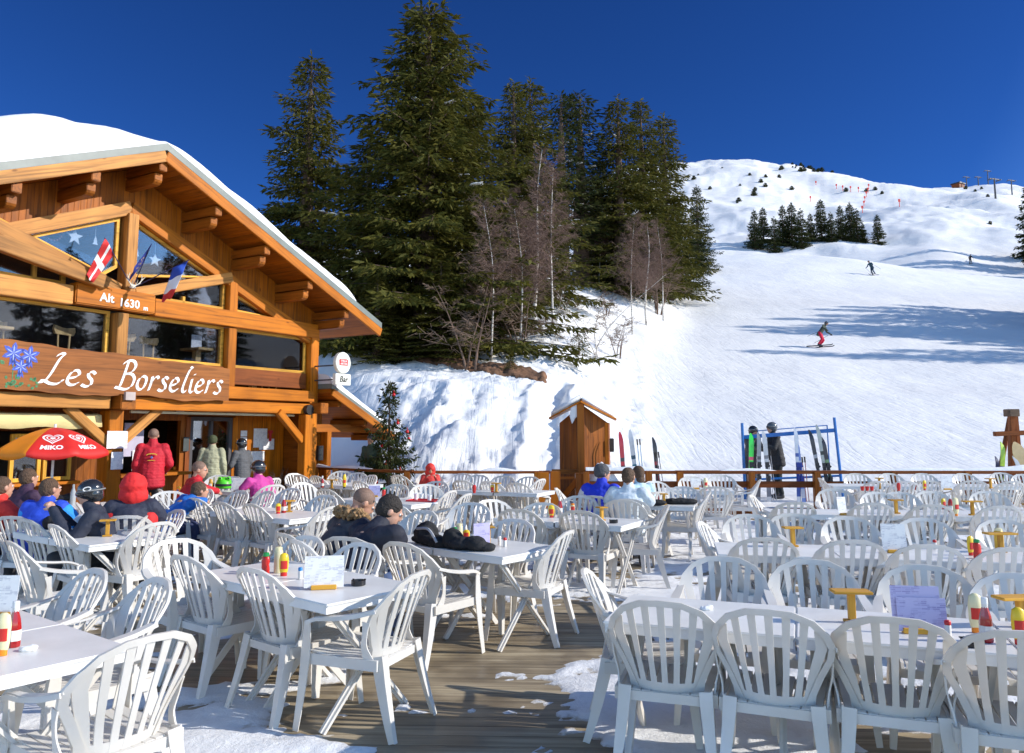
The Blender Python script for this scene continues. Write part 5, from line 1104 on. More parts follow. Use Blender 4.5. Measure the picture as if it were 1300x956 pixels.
# ------------------------------------------------------------------ little christmas tree with baubles
xm = spruce_meshes(8, 3.0, 123, .7, .06, .5, .40, 0, .15, .8, SPD, 0)
xp = at(493, 612, 17.6); tree_from(xm, 'christmas_tree', (xp.x, xp.y, .0), .3, (at(493, 488, 17.6).z)/8, 'small green christmas tree behind the rail, hung with red baubles', 'christmas tree', None, .8)
rbm = mat('bauble_red', (.55, .01, .015), .2, .05)
for i, (px, py) in enumerate([(500, 501), (505, 537), (519, 557), (508, 598), (517, 548), (485, 566), (490, 590), (478, 612)]):
    b = MB(); b.sphere((0, 0, 0), .038, 8); b.tube([(0, 0, .04), (0, 0, .09)], .008, 5); tag(b.obj('bauble', rbm, smooth='all', loc=at(px, py, 17.35+.05*(i % 3))), '%s red bauble counted down the christmas tree' % words[i], 'bauble', 'red baubles on the christmas tree')

# ------------------------------------------------------------------ parasol
up = at(68, 575, 10.9); U = empty('parasol', (up.x, up.y, 0), R(5), 'red and orange scalloped parasol with a white heart logo', 'parasol')
n = 8; sub = 8; rings = 10; Rr = .72; zt = at(68, 543, 10.9).z; zb = at(68, 573, 10.9).z; b = MB(); cols = []
um_r, um_o = mat('parasol_red', (.62, .02, .015), .6, .06), mat('parasol_orange', (.85, .25, .006), .6, .06)
def canopy(u, a):
    seg_ = (a/(2*PI/n)) % 1; sc = 1-.075*(4*seg_*(1-seg_))*u; r_ = Rr*u*sc; return Vector((r_*math.cos(a), r_*math.sin(a), zt-(zt-zb)*(u**1.7)-.02*u*(4*seg_*(1-seg_))))
a0 = 0
for i in range(rings+1):
    for k in range(n*sub): b.v.append(tuple(canopy(i/rings, 2*PI*k/(n*sub))))
NK = n*sub
for i in range(rings):
    for k in range(NK): b.f.append((i*NK+k, i*NK+(k+1) % NK, (i+1)*NK+(k+1) % NK, (i+1)*NK+k)); b.m.append(1 if (k//sub) in (2, 3, 4, 5) else 0)
# hanging valance, scalloped
o0 = len(b.v)
for k in range(NK): p = canopy(1, 2*PI*k/NK); sg_ = (k/sub) % 1; b.v.append((p.x*1.01, p.y*1.01, p.z-.05-.03*(4*sg_*(1-sg_))))
for k in range(NK): b.f.append((rings*NK+k, rings*NK+(k+1) % NK, o0+(k+1) % NK, o0+k)); b.m.append(1 if (k//sub) in (2, 3, 4, 5) else 0)
cn = b.obj('canopy', [um_r, um_o], U, smooth='all', fixn=False); s_ = cn.modifiers.new('s', 'SOLIDIFY'); s_.thickness = .004
b = MB(); b.tube([(0, 0, .05), (0, 0, zt+.05)], .017, 8); b.obj('pole', mat('white_metal', (.75, .75, .73), .4), U, smooth=True); b = MB(); b.lathe([(.22, 0), (.22, .05), (.06, .09), (.03, .25)], 16); b.obj('foot', mat('white_metal', (.75, .75, .73), .4), U, smooth=True)
for k in range(n):
    b = MB(); b.tube([(0, 0, zt-.03), canopy(.5, 2*PI*k/n)-Vector((0, 0, .015)), canopy(.99, 2*PI*k/n)-Vector((0, 0, .015))], .006, 5); b.obj('rib', mat('white_metal', (.75, .75, .73), .4), U)
# emblem: nested hearts painted on the front panels, and the name beneath
lat = -PI/2+PI/8
def on_can(u, a, lift=.006): p = canopy(u, a); p2 = canopy(u-.02, a); p3 = canopy(u, a+.02); nn = (p3-p).cross(p2-p).normalized(); nn = nn if nn.z > 0 else -nn; return p+nn*lift
def heart(t): return 16*math.sin(t)**3/17, (13*math.cos(t)-5*math.cos(2*t)-2*math.cos(3*t)-math.cos(4*t))/17
b = MB()
for la_ in (lat, lat+PI/4):
    for sc in (1, .62, .26):
        L = 40; ring = []
        for k in range(L):
            hx, hy = heart(2*PI*k/L)
            for w_ in (1, .80 if sc > .3 else .01): ring.append(on_can(.60-hy*.17*sc*w_, la_+hx*.33*sc*w_))
        b.add(ring, [(2*k, 2*((k+1) % L), 2*((k+1) % L)+1, 2*k+1) for k in range(L)])
    tb = text_mb('MIKO', .1, 0, .004)
    b.add([on_can(.86-v[1]*1.5*.9, la_+v[0]*1.9/1.05) for v in tb.v], tb.f)
b.obj('emblem', WP, U, fixn=False)
# ------------------------------------------------------------------ the white resin chair (faces +y, origin under the seat)
PL = plastic()
def yb(x, z): return -.205-(z-.43)*.33+1.15*x*x*(.55+1.2*max(0, min(1, (.80-z)/.3)))
def rib2d(b, pts, ws, t0=.004, t1=-.004, samples=6):
    """a flat strip drawn on the curved back: centre line and widths in x,z"""
    P = []; W_ = []
    for i in range(len(pts)-1):
        for k in range(samples): t = k/samples; P.append(Vector(pts[i]).lerp(Vector(pts[i+1]), t)); W_.append(ws[i]*(1-t)+ws[i+1]*t)
    P.append(Vector(pts[-1])); W_.append(ws[-1]); v = []
    for i, p in enumerate(P):
        d = (P[min(i+1, len(P)-1)]-P[max(i-1, 0)]).normalized(); n = Vector((-d.y, d.x))*W_[i]/2
        for q in (p+n, p-n):
            v.append((q.x, yb(q.x, q.y)+t0, q.y)); v.append((q.x, yb(q.x, q.y)+t1, q.y))
    f = []
    for i in range(len(P)-1):
        a = i*4; c = a+4; f += [(a, a+2, c+2, c), (a+1, c+1, c+3, a+3), (a, c, c+1, a+1), (a+2, a+3, c+3, c+2)]
    L_ = len(v); f += [(0, 1, 3, 2), (L_-4, L_-2, L_-1, L_-3)]; b.add(v, f)
def rib3d(b, pts, ws, up, th=.008):
    P = [Vector(p) for p in pts]; up = Vector(up); v = []
    for i, p in enumerate(P):
        d = (P[min(i+1, len(P)-1)]-P[max(i-1, 0)]).normalized(); sd_ = d.cross(up).normalized()*ws[i]/2; n = up.normalized()*th/2
        v += [p+sd_+n, p-sd_+n, p-sd_-n, p+sd_-n]
    f = [(i*4+k, i*4+(k+1) % 4, (i+1)*4+(k+1) % 4, (i+1)*4+k) for i in range(len(P)-1) for k in range(4)]+[(3, 2, 1, 0), tuple(len(v)-4+k for k in range(4))]; b.add(v, f)
def make_chair():
    r = empty('plastic_chair', (0, 0, 0))
    rim = [(.155, .40), (.175, .47), (.215, .56), (.258, .64), (.268, .70), (.245, .765), (.19, .825), (.10, .862), (0, .868)]
    rim = rim+[(-x, z) for x, z in rim[-2::-1]]; ws = [.05]+[.031]*(len(rim)-2)+[.05]
    b = MB(); rib2d(b, rim, ws, .006, -.012, 3)
    zt = lambda x: np.interp(abs(x), [0, .10, .19, .245], [.86, .855, .82, .76])
    for i in range(-2, 3): rib2d(b, [(i*.052, .42), (i*.064, .58), (i*.078, float(zt(i*.078)))], [.030, .028, .038], samples=4)
    for s in (-1, 1): rib2d(b, [(s*.150, .43), (s*.178, .56), (s*.222, .70), (s*.215, .79)], [.042, .040, .050, .042], samples=4)
    rib2d(b, [(-.17, .425), (.17, .425)], [.07, .07], samples=8)
    b.obj('backrest', PL, r, smooth=True)
    b = MB(); nB = 9
    for i in range(nB):
        x0 = -.215+.43*i/nB+.004; x1 = -.215+.43*(i+1)/nB-.004
        for (ya, za), (yc, zc) in (((-.22, .415), (-.1, .408)), ((-.1, .408), (.12, .418)), ((.12, .418), (.235, .43)), ((.235, .43), (.262, .405))):
            v = []
            for x in (x0, x1):
                for y, z in ((ya, za), (yc, zc)): k = 1+.12*(y+.22)/.5; v += [(x*k, y, z+.25*x*x), (x*k, y, z+.25*x*x-.010)]
            b.add(v, [(0, 2, 6, 4), (1, 5, 7, 3), (0, 1, 3, 2), (4, 6, 7, 5), (0, 4, 5, 1), (2, 3, 7, 6)])
    for s in (-1, 1): b.box(s*.24-.012, s*.24+.012, -.22, .25, .365, .425)
    b.box(-.24, .24, .238, .262, .365, .41); b.box(-.21, .21, -.235, -.21, .37, .415)
    b.obj('seat', PL, r, bevel=0)
    for s in (-1, 1):
        b = MB(); pts = crom([(s*.262, yb(.262, .70)-.005, .705), (s*.283, -.10, .672), (s*.290, .03, .652), (s*.284, .15, .640), (s*.272, .225, .612)], 5)
        rib3d(b, pts, [.034+.022*math.sin(PI*min(1, i/12)) for i in range(len(pts))], (0, 0, 1), .012)
        rib3d(b, [(p.x+s*.024, p.y, p.z-.008) for p in pts], [.02]*len(pts), (s, 0, 0), .006)
        # curved web from the arm down to the seat side
        q = crom([(s*.268, yb(.262, .62)+.01, .63), (s*.262, -.145, .56), (s*.245, -.135, .48), (s*.238, -.17, .40)], 4); rib3d(b, q, [.05, .045, .038, .034, .032, .032, .034, .036, .04, .046, .052, .058, .066][:len(q)], (s, 0, .15), .008)
        b.obj('armrest', PL, r, smooth=True)
        for yy in (1, -1):
            b = MB(); n = 5
            if yy > 0: P = crom([(s*.268, .232, .61), (s*.262, .245, .42), (s*.272, .262, .2), (s*.284, .285, 0)], 2); w_ = [.040, .05, .062, .056, .048, .042, .036]
            else: P = crom([(s*.225, -.205, .44), (s*.232, -.235, .3), (s*.245, -.285, .12), (s*.255, -.325, 0)], 2); w_ = [.07, .068, .062, .056, .048, .042, .038]
            rib3d(b, P, w_, (s, 0, 0), .007); rib3d(b, [(p.x-s*w_[i]*.5+s*.004, p.y+yy*(w_[i]/2-.003), p.z) for i, p in enumerate(P)], [q*.85 for q in w_], (0, 1, 0), .007)
            b.obj('leg', PL, r, smooth=True)
    return r
CH0 = make_chair(); chair_used = [False]
def chair_at(pos, head, label, group='white plastic armchairs on the terrace'):
    c = CH0 if not chair_used[0] else copy_tree(CH0); chair_used[0] = True
    c.location = pos; c.rotation_euler = (0, 0, -R(head)); tag(c, label, 'chair', group); return c

# ------------------------------------------------------------------ tables
TT = mat('table_resin', (.79, .78, .755), .33, .09, 3.5, .05, 60)
def make_table(L, D):
    r = empty('plastic_table', (0, 0, 0)); b = MB()
    b.box(-L/2+.002, L/2-.002, -D/2, D/2, .712, .73); b.obj('tabletop', TT, r, bevel=.006)
    b = MB()
    for s in (-1, 1): b.box(-L/2+.012, L/2-.012, s*(D/2-.012)-.008, s*(D/2-.012)+.008, .672, .712); b.box(s*(L/2-.020)-.008, s*(L/2-.020)+.008, -D/2+.021, D/2-.021, .672, .712)
    b.obj('apron', TT, r)
    for sx in (-1, 1):
        for sy in (-1, 1):
            b = MB(); x = sx*(L/2-.10)+sy*.012; P = [Vector((x, sy*(D/2-.07), .70)), Vector((x, 0, .36)), Vector((x, -sy*(D/2-.05), 0))]
            rib3d(b, P, [.055, .045, .042], (1, 0, 0), .018); rib3d(b, [p+Vector((sx*.012, 0, 0)) for p in P], [.016, .016, .016], (1, 0, 0), .028); b.obj('leg', PL, r, smooth=True)
    b = MB(); b.tube([(-L/2+.10, 0, .36), (L/2-.10, 0, .36)], .012, 6); b.obj('crossbar', PL, r, smooth=True)
    return r
TABS = {}
def table_row(key, start, d1, n, L, D, names, depth_sign=1):
    """n tables in a row from a corner along d1; depth goes to the left-hand side of d1 when sign is +1"""
    d = Vector((d1[0], d1[1], 0)).normalized(); nn = Vector((-d.y, d.x, 0))*depth_sign; rz = math.atan2(d.y, d.x)
    q = on(650+1000*start[0]/start[1], 548+970/start[1], .73); start = (q.x, q.y)
    for k in range(n):
        c = Vector((start[0], start[1], 0))+d*L*(k+.5)+nn*D/2
        kk = (L, D)
        t = TABS.get(kk)
        if t is None: t = TABS[kk] = make_table(L, D)
        else: t = copy_tree(t)
        t.location = c; t.rotation_euler = (0, 0, rz); tag(t, names[k], 'table', 'white plastic tables on the terrace')
T = 'white plastic table '
table_row('A', (.70, 4.69), (.94, -.34), 3, .94, .70, [T+'at the left end of the front right row, bare top', T+'of the front right row with the mauve menu', T+'of the front right row cut by the right edge'], -1)
table_row('B', (1.77, 6.93), (.98, -.2), 3, .93, .72, [T+'at the left end of the second right row', T+'of the second right row with the white menu', T+'of the second right row with the green-capped bottle'], -1)
table_row('C', (3.15, 9.95), (.995, -.1), 4, .92, .72, [T+'at the left end of the third right row', T+'of the third right row, second from left', T+'of the third right row with the cream bottle', T+'of the third right row at the right edge'], -1)
table_row('D', (5.75, 14.75), (1, -.05), 5, .92, .72, [T+'of the fourth right row, %s from left, near the fence' % words[i] for i in range(5)], -1)
table_row('E', (-2.21, 5.42), (.757, -.653), 2, .78, .75, [T+'under the green-capped squeeze bottle, pinkish top', T+'with the white menu card and black ashtray'])
table_row('F', (-2.83, 4.41), (.79, -.61), 2, .72, .75, [T+'in the lower left corner, the farther one', T+'in the lower left corner, the nearer one'], -1)
d1 = Vector((.77, -.64)); table_row('G', Vector((-.06, 6.06))-d1*1.56, d1, 2, .78, .78, [T+'in front of the two dark-clad men', T+'right of the black backpack, purple menu on it'])
d1 = Vector((.87, -.5)); table_row('H', Vector((1.135, 8.05))-d1*1.56, d1, 2, .78, .72, [T+'under the yellow mustard can in the centre', T+'with wooden stand before the white-jacketed person'])
d1 = Vector((.8, -.6)); table_row('I', Vector((-2.44, 8.66))-d1*1.56, d1, 2, .78, .75, [T+'behind the row of three reclining chairs, left half', T+'with mustard and wooden stand left of the fur-hooded man'])
table_row('J', Vector((-3.59, 6.69))-d1*1.56, d1, 2, .78, .8, [T+'at the left edge under black gloves and purple menu', T+'with ketchup and white helmet before the navy jacket'])
table_row('K', Vector((-1.32, 10.4))-d1*1.56, d1, 2, .78, .75, [T+'with the small purple menu behind the fur-hooded man', T+'carrying the red tray'])
table_row('L', Vector((.40, 12.3))-Vector((.9, -.43))*1.56, (.9, -.43), 2, .78, .75, [T+'near the rail, left of two before the kiosk', T+'near the rail, right of two before the kiosk'])
table_row('M', Vector((1.45, 10.45)), (.95, -.3), 1, .95, .75, [T+'with the folded black garment behind the white jacket'])
table_row('N', Vector((2.65, 13.0)), (.98, -.2), 1, 1.0, .75, [T+'by the three-railed fence left of the green skis'])
table_row('O', Vector((-4.1, 12.25))-Vector((.75, -.66))*.95, (.75, -.66), 1, .95, .7, [T+'under the green helmet by the chalet'])
table_row('P', Vector((-5.35, 9.75))-Vector((.8, -.6))*.9, (.8, -.6), 1, .9, .75, [T+'under the parasol, crowded with cups'])
table_row('Q', Vector((-2.8, 13.9))-Vector((.8, -.6))*1.56, (.8, -.6), 2, .78, .75, [T+'near the chalet corner post, left of two', T+'near the chalet corner post, right of two'])

ROW = {'A': 'front right row', 'B': 'second right row', 'C': 'third right row', 'D': 'right row nearest the fence', 'E': 'green-capped bottle table',
 'F': 'lower left corner tables', 'G': 'backpack table', 'H': 'central mustard table', 'I': 'table left of fur hood', 'J': 'white helmet table', 'K': 'red tray table', 'L': 'tables left of kiosk',
 'M': 'folded garment table', 'N': 'table before green skis', 'O': 'green helmet table', 'P': 'parasol table', 'Q': 'chalet corner tables', 'R': 'ground beside the blue jacket in front of the kiosk'}
CHAIRS = [
 # px, py of the top of the back, heading, row, side
 (838,767,18,'A','near'), (975,778,21,'A','near'), (1135,788,19,'A','near'), (1298,806,22,'A','near'), (918,710,200,'A','far'), (1030,714,198,'A','far'), (1172,721,202,'A','far'), (1292,732,199,'A','far'), (742,727,98,'A','left end'),
 (1083,688,8,'B','near'), (1180,694,12,'B','near'), (1288,698,9,'B','near'), (972,685,10,'B','near'), (1006,654,188,'B','far'), (1075,658,190,'B','far'), (1170,660,187,'B','far'), (1270,662,191,'B','far'), (888,665,112,'B','left end'),
 (1010,639,6,'C','near'), (1108,640,4,'C','near'), (1184,642,8,'C','near'), (1272,644,5,'C','near'), (1058,622,186,'C','far'), (1112,626,184,'C','far'), (1180,625,187,'C','far'), (1252,625,185,'C','far'), (953,630,115,'C','left end'),
 (1115,612,4,'D','near'), (1178,611,2,'D','near'), (1236,611,5,'D','near'), (1285,612,1,'D','near'), (1086,602,182,'D','far'), (1170,602,184,'D','far'), (1222,602,181,'D','far'), (1270,601,183,'D','far'), (1041,608,100,'D','left end'),
 (320,724,38,'E','near'), (232,708,42,'E','near'), (392,683,217,'E','far'), (462,692,215,'E','far'), (532,729,292,'E','right end'), (222,687,135,'E','left end'),
 (125,726,222,'F','far'), (205,738,225,'F','far'), (192,811,305,'F','right end'),
 (437,684,24,'G','near'), (508,691,36,'G','near'), (540,650,215,'G','far'), (655,661,210,'G','far'), (722,676,292,'G','right end'), (622,636,150,'H','left end'),
 (735,650,28,'H','near'), (656,648,24,'H','near'), (737,631,200,'H','far'), (848,643,280,'H','right end'), (797,635,15,'M','near'), (706,621,100,'R','beside'),
 (247,634,38,'I','near'), (280,639,36,'I','near'), (318,641,40,'I','near'), (228,649,228,'I','left end'), (342,625,222,'I','far'), (307,624,218,'I','far'), (372,621,215,'I','far'), (415,630,214,'I','far'), (424,644,298,'I','right end'), 
 (34,661,38,'J','near'), (68,668,40,'J','near'), (202,665,300,'J','right end'), (170,648,222,'J','far'), (215,625,160,'O','near'), (202,632,60,'O','near'), (280,604,180,'O','far'), (325,611,205,'O','far'), (349,608,292,'O','right end'),
 (505,616,205,'K','near'), (540,616,165,'K','far'), (574,624,292,'K','right end'), (412,622,40,'K','left end'), (462,634,38,'K','near'), (497,641,35,'K','near'), (594,628,285,'K','right end'), (655,614,36,'L','near'), (908,619,6,'N','near'), (1128,602,180,'D','far'), (1298,603,182,'D','far'), (1150,612,3,'D','near'), (262,622,215,'O','near'), (455,612,42,'Q','right end'), (296,606,190,'O','far'), (600,640,205,'H','far'), (690,640,205,'H','far'), (1140,626,185,'C','far'), (950,655,188,'B','far'), (505,604,40,'K','far'),
 (556,612,210,'L','left end'), (586,611,38,'L','near'), (621,612,34,'L','near'), (588,602,200,'L','far'), (608,604,198,'L','far'), (640,605,204,'L','far'), (673,606,215,'L','right end'), (688,609,300,'L','right end'),
 (830,612,160,'M','left end'), (867,619,190,'M','far'), (901,626,285,'M','right end'), (877,606,178,'N','far'), (915,604,182,'N','far'), (965,610,285,'N','right end'),
 (372,602,125,'Q','left end'), (380,604,40,'Q','near'), (400,605,38,'Q','near'), (424,605,42,'Q','near'), (382,614,130,'Q','near'), (434,599,184,'Q','far'), (455,601,200,'Q','far'), (473,604,230,'Q','right end'),
 (38,626,20,'P','near'), (98,640,60,'P','right end'), (172,622,30,'P','right end'), (14,690,42,'J','left end'),
]
ordw = ['leftmost', 'second from left', 'third from left', 'fourth from left', 'fifth from left', 'sixth from left']
cnt = {}
for c in CHAIRS: cnt.setdefault((c[3], c[4]), []).append(c)
for k in cnt: cnt[k].sort(key=lambda c: c[0])
rg = random.Random(12)
def fix_heading(i): return rg.uniform(-5, 5)
for c in CHAIRS:
    px, py, hd, row, side = c; hd += rg.uniform(-4, 4); p = on(px, py, .868); h = R(hd); f = Vector((math.sin(h), math.cos(h), 0)); pos = p+f*.345; pos.z = .004
    lst = cnt[(row, side)]; k = lst.index(c)
    if row == 'R': lab = 'white plastic armchair standing alone left of the blue-jacketed person'
    else:
        where = {'near': 'on the near side of the', 'far': 'on the far side of the', 'left end': 'at the left end of the', 'right end': 'at the right end of the'}[side]
        lab = 'white armchair %s %s' % (where, ROW[row]) if len(lst) == 1 else '%s white armchair %s %s' % (ordw[k], where, ROW[row])
    chair_at(pos, hd, lab)

# ------------------------------------------------------------------ things on the tables
ketr, glw = mat('ketchup_red', (.38, .01, .008), .12, .05, coat=.5), mat('cap_white', (.8, .8, .78), .35, .03)
musy, capr, creamm, orng, capg, canb = mat('mustard_yellow', (.82, .55, .02), .3, .05), mat('cap_red', (.6, .02, .015), .35), mat('mayo_cream', (.80, .72, .42), .3, .05), mat('cap_orange', (.85, .25, .01), .35), mat('cap_green', (.01, .25, .06), .35), mat('cap_blue', (.02, .22, .55), .35)
labr, labw, ashm, canm = mat('label_red', (.62, .03, .02), .4), mat('label_white', (.75, .72, .66), .4, .1, 40), mat('ashtray_black', (.012, .012, .014), .25), mat('can_beige', (.62, .56, .34), .35, .1)
ZT = .7315
def item_root(kind, px, py, label, cat, group=None, rz=0): p = on(px, py, ZT); return empty(kind, p, rz, label, cat, group)
def glass_ketchup(px, py, label):
    r = item_root('ketchup_bottle', px, py, label, 'bottle', None, rg.uniform(0, 6)); b = MB(); b.lathe([(.026, 0), (.029, .01), (.029, .085), (.024, .12), (.014, .155), (.012, .175)], 8); b.obj('body', ketr, r, smooth=True)
    b = MB(); b.lathe([(.0145, .172), (.015, .198), (.012, .201)], 12); b.obj('cap', glw, r, smooth=True); b = MB(); b.lathe([(.0132, .148), (.0140, .172)], 12); b.obj('neck_label', labw, r); b = MB(); b.lathe([(.0296, .028), (.0296, .075)], 8); b.obj('label', labw, r)
def squeeze(px, py, label, body, cap, lab=None, h=.15, flip=True, r0=.030):
    """flat squeeze bottle; flip = standing on its cap"""
    r = item_root('squeeze_bottle', px, py, label, 'bottle', None, rg.uniform(-.4, .4)); b = MB()
    if flip: b.lathe([(.022, .022), (.026, .028), (r0, .06), (r0+.002, h*.7), (r0-.004, h*.93), (.010, h)], 14, sy=.62); b.obj('body', body, r, smooth=True); b = MB(); b.lathe([(.022, 0), (.022, .026)], 14, sy=.7); b.obj('cap', cap, r, smooth=True)
    else: b.lathe([(r0-.003, 0), (r0, .01), (r0, h*.30), (r0-.005, h*.42), (r0, h*.55), (r0-.002, h*.78), (.018, h*.84)], 14, sy=.8); b.obj('body', body, r, smooth=True); b = MB(); b.lathe([(.022, h*.83), (.021, h*.97), (.016, h)], 14); b.obj('cap', cap, r, smooth=True)
    b = MB(); n = 14; zz = h*.5; v = []
    for k in range(9): a = -PI*.75-.0+k*PI*.5/8; v += [((r0+.0025)*math.cos(a), (r0+.0025)*math.sin(a)*(.62 if flip else .8), zz-.028), ((r0+.0025)*math.cos(a), (r0+.0025)*math.sin(a)*(.62 if flip else .8), zz+.026)]
    b.add(v, [(2*k, 2*k+2, 2*k+3, 2*k+1) for k in range(8)]); b.obj('label', lab or labr, r, fixn=False)
def canister(px, py, label, body, cap, h=.15, r0=.034):
    r = item_root('canister', px, py, label, 'canister'); b = MB(); b.lathe([(r0-.002, 0), (r0, .006), (r0, h*.82), (r0-.006, h*.88)], 16); b.obj('body', body, r, smooth=True); b = MB(); b.lathe([(r0-.006, h*.87), (r0-.005, h*.97), (r0-.012, h)], 16); b.obj('cap', cap, r, smooth=True)
def shaker(px, py, label, cap):
    r = item_root('shaker', px, py, label, 'shaker'); b = MB(); b.lathe([(.014, 0), (.015, .05), (.012, .055)], 12); b.obj('body', labw, r, smooth=True); b = MB(); b.lathe([(.0145, .054), (.015, .07), (.011, .075)], 12); b.obj('cap', cap, r, smooth=True)
def tstand(px, py, label, h=.155, w_=.19, rz=None):
    r = item_root('wooden_stand', px, py, label, 'wooden stand', None, rg.uniform(-.7, .5) if rz is None else rz); wz = wd('pine', 2); b = MB(); b.box(-.017, .017, -.017, .017, .014, h-.014); b.obj('post', wz, r, bevel=.003)
    b = MB(); b.box(-w_/2, w_/2, -.05, .05, h-.014, h); b.obj('top_board', wd('pine'), r, bevel=.003); b = MB(); b.box(-.04, .04, -.025, .025, 0, .014); b.obj('foot', wd('pine'), r, bevel=.003)
def ashtray(px, py, label):
    r = item_root('ashtray', px, py, label, 'ashtray'); b = MB(); b.lathe([(.040, 0), (.046, .004), (.046, .032), (.040, .032), (.036, .008), (0.001, .008)], 20)
    for k in range(3): a = k*2.1+.5; b.box(-.006, .006, -.006, .006, .030, .036, M=Matrix.Translation((.043*math.cos(a), .043*math.sin(a), 0)))
    b.obj('bowl', ashm, r, smooth=True)
cardm = {'w': PMn, 'm': paper_mat('menu_mauve', (.25, .22, .45), (.50, .46, .68))}
def menu(px, py, label, kind='w', w_=.20, h_=.20, rz=0, lean=.12, second=False):
    r = item_root('menu_holder', px, py, label, 'menu', None, rz); b = MB(); b.box(-w_*.32, w_*.32, -.022, .022, 0, .026); b.obj('block', wd('pine'), r, bevel=.003)
    for k in range(2 if second else 1):
        b = MB(); b.box(-w_/2, w_/2, -.0012, .0012, 0, h_*(1-.25*k)); o = b.obj('card', cardm[kind], r); o.rotation_euler = (-lean+.05*k, 0, 0); o.location = (.02*k, -.008*k, .010)
G = 'front right row'
tstand(1082, 790, 'wooden T-shaped stand left of the mauve menu, '+G, .16, .19, -.1); menu(1166, 804, 'mauve menu cards in a wooden block, '+G, 'm', .225, .21, -.15, .15, True); squeeze(1240, 803, 'cream mayonnaise bottle with orange cap behind ketchup, '+G, creamm, orng, None, .185, True, .031)
glass_ketchup(1253, 815, 'dark red glass ketchup bottle right of the black ashtray'); ashtray(1234, 820, 'black ashtray on the front right row'); shaker(1204, 808, 'red-capped shaker right of the mauve menu', capr); shaker(1198, 797, 'blue-capped shaker half behind the mauve menu', canb)
squeeze(1295, 818, 'yellow mustard bottle cut by the right edge, nearest row', musy, capr, None, .165); tstand(1297, 796, 'wooden stand at the right edge, nearest row', .15, .24, .1)
glass_ketchup(17, 821, 'ketchup bottle with white cap, lower left corner table'); squeeze(2, 832, 'pale bottle with orange cap cut by the left edge', creamm, orng, None, .18); menu(2, 783, 'white menu card cut by the left edge, corner table', 'w', .14, .2)
squeeze(337, 729, 'red squeeze bottle with green cap', mat('squeeze_red', (.55, .015, .01), .3), capg, None, .145, False, .028); canister(353, 727, 'beige canister behind the yellow bottle right of green cap', canm, creamm, .175, .030); squeeze(360, 731, 'yellow squeeze bottle beside the beige canister', musy, capr, None, .15)
menu(411, 748, 'white menu card in wooden block beside the black ashtray', 'w', .24, .19, .2, .2); ashtray(455, 743, 'black ashtray right of the white menu card'); shaker(381, 735, 'tiny blue-capped shaker left of the white menu card', canb)
menu(612, 697, 'purple menu on the table right of the backpack', 'm', .15, .20, .5, .05); tstand(620, 693, 'wooden stand right of the purple menu', .165, .1, .2); canister(583, 683, 'beige canister behind the black backpack', canm, creamm, .13, .032); squeeze(592, 687, 'yellow bottle between beige canister and purple menu', musy, capr, None, .10); squeeze(577, 690, 'green-capped red bottle lying behind the backpack', mat('squeeze_red', (.55, .015, .01), .3), capg, None, .14, False, .028)
shaker(634, 692, 'white salt shaker right of the wooden stand', glw); shaker(641, 694, 'red-capped shaker right of the salt shaker', capr)
squeeze(700, 657, 'yellow mustard bottle on the central table', musy, capr, None, .14, True, .034); tstand(764, 661, 'wooden stand before the blue and white jackets', .15, .11); ashtray(779, 664, 'black ashtray before the white-jacketed person'); squeeze(727, 652, 'orange-capped bottle before the blue jacket', creamm, orng, None, .12, False); glass_ketchup(711, 653, 'ketchup bottle behind the yellow mustard on the central table')
squeeze(353, 652, 'slim yellow bottle on the table left of the fur-hooded man', musy, capr, None, .12); glass_ketchup(360, 651, 'ketchup bottle left of the fur-hooded man'); tstand(367, 650, 'wooden stand left of the fur-hooded man', .14, .14)
glass_ketchup(119, 680, 'ketchup bottle before the white helmet'); squeeze(124, 679, 'yellow bottle with orange cap right of the ketchup', musy, orng, None, .165); tstand(136, 681, 'wooden stand with wide top before the navy jacket', .155, .14); shaker(92, 678, 'blue-capped shaker left of the white helmet', canb); shaker(101, 676, 'red-capped shaker left of the ketchup bottle', capr)
menu(56, 665, 'purple menu before the helmeted person', 'm', .19, .17, .2); tstand(38, 668, 'wooden stand at the left edge beside black gloves', .15, .12)
menu(475, 631, 'purple menu above the fur-hooded man', 'm', .17, .16); squeeze(487, 634, 'green-capped bottle right of the purple menu, behind the men', mat('squeeze_red', (.55, .015, .01), .3), capg, None, .17, False, .028)
tstand(630, 625, 'wooden stand on the rail tables left of the kiosk', .15, .15); squeeze(625, 625, 'yellow bottle beside the stand on the rail tables', musy, capr, None, .12); squeeze(602, 626, 'red bottle on the left rail table', mat('squeeze_red', (.55, .015, .01), .3), capr, None, .13)
tstand(843, 641, 'wooden stand left of the folded black garment', .15, .1); squeeze(826, 640, 'orange and yellow bottle left of the folded black garment', musy, orng, None, .12)
menu(884, 621, 'white menu on the fence table', 'w', .18, .17, .1); squeeze(896, 622, 'cream bottle with red label right of the fence table menu', creamm, capr, None, .2, True, .034); shaker(889, 622, 'red-capped shaker between menu and cream bottle', capr)
tstand(1007, 694, 'wooden stand at the left of the second right row', .165, .16, 0); menu(1137, 702, 'blank white menu leaning in wooden block, second right row', 'w', .19, .22, -.1, .2); squeeze(1233, 705, 'yellow mustard bottle touching green-capped one, second right row', musy, capr, None, .15); squeeze(1241, 709, 'green-capped red bottle on the second right row', mat('squeeze_red', (.55, .015, .01), .3), capg, None, .145, False, .03)
tstand(1271, 701, 'wide wooden stand hiding a bottle, second right row', .155, .24, 0); canister(1269, 697, 'yellow canister right behind the wide wooden stand', mat('can_yellow', (.75, .45, .04), .4, .2, 20), creamm, .17, .035); shaker(1187, 697, 'red-capped shaker in the middle of second right row', capr)
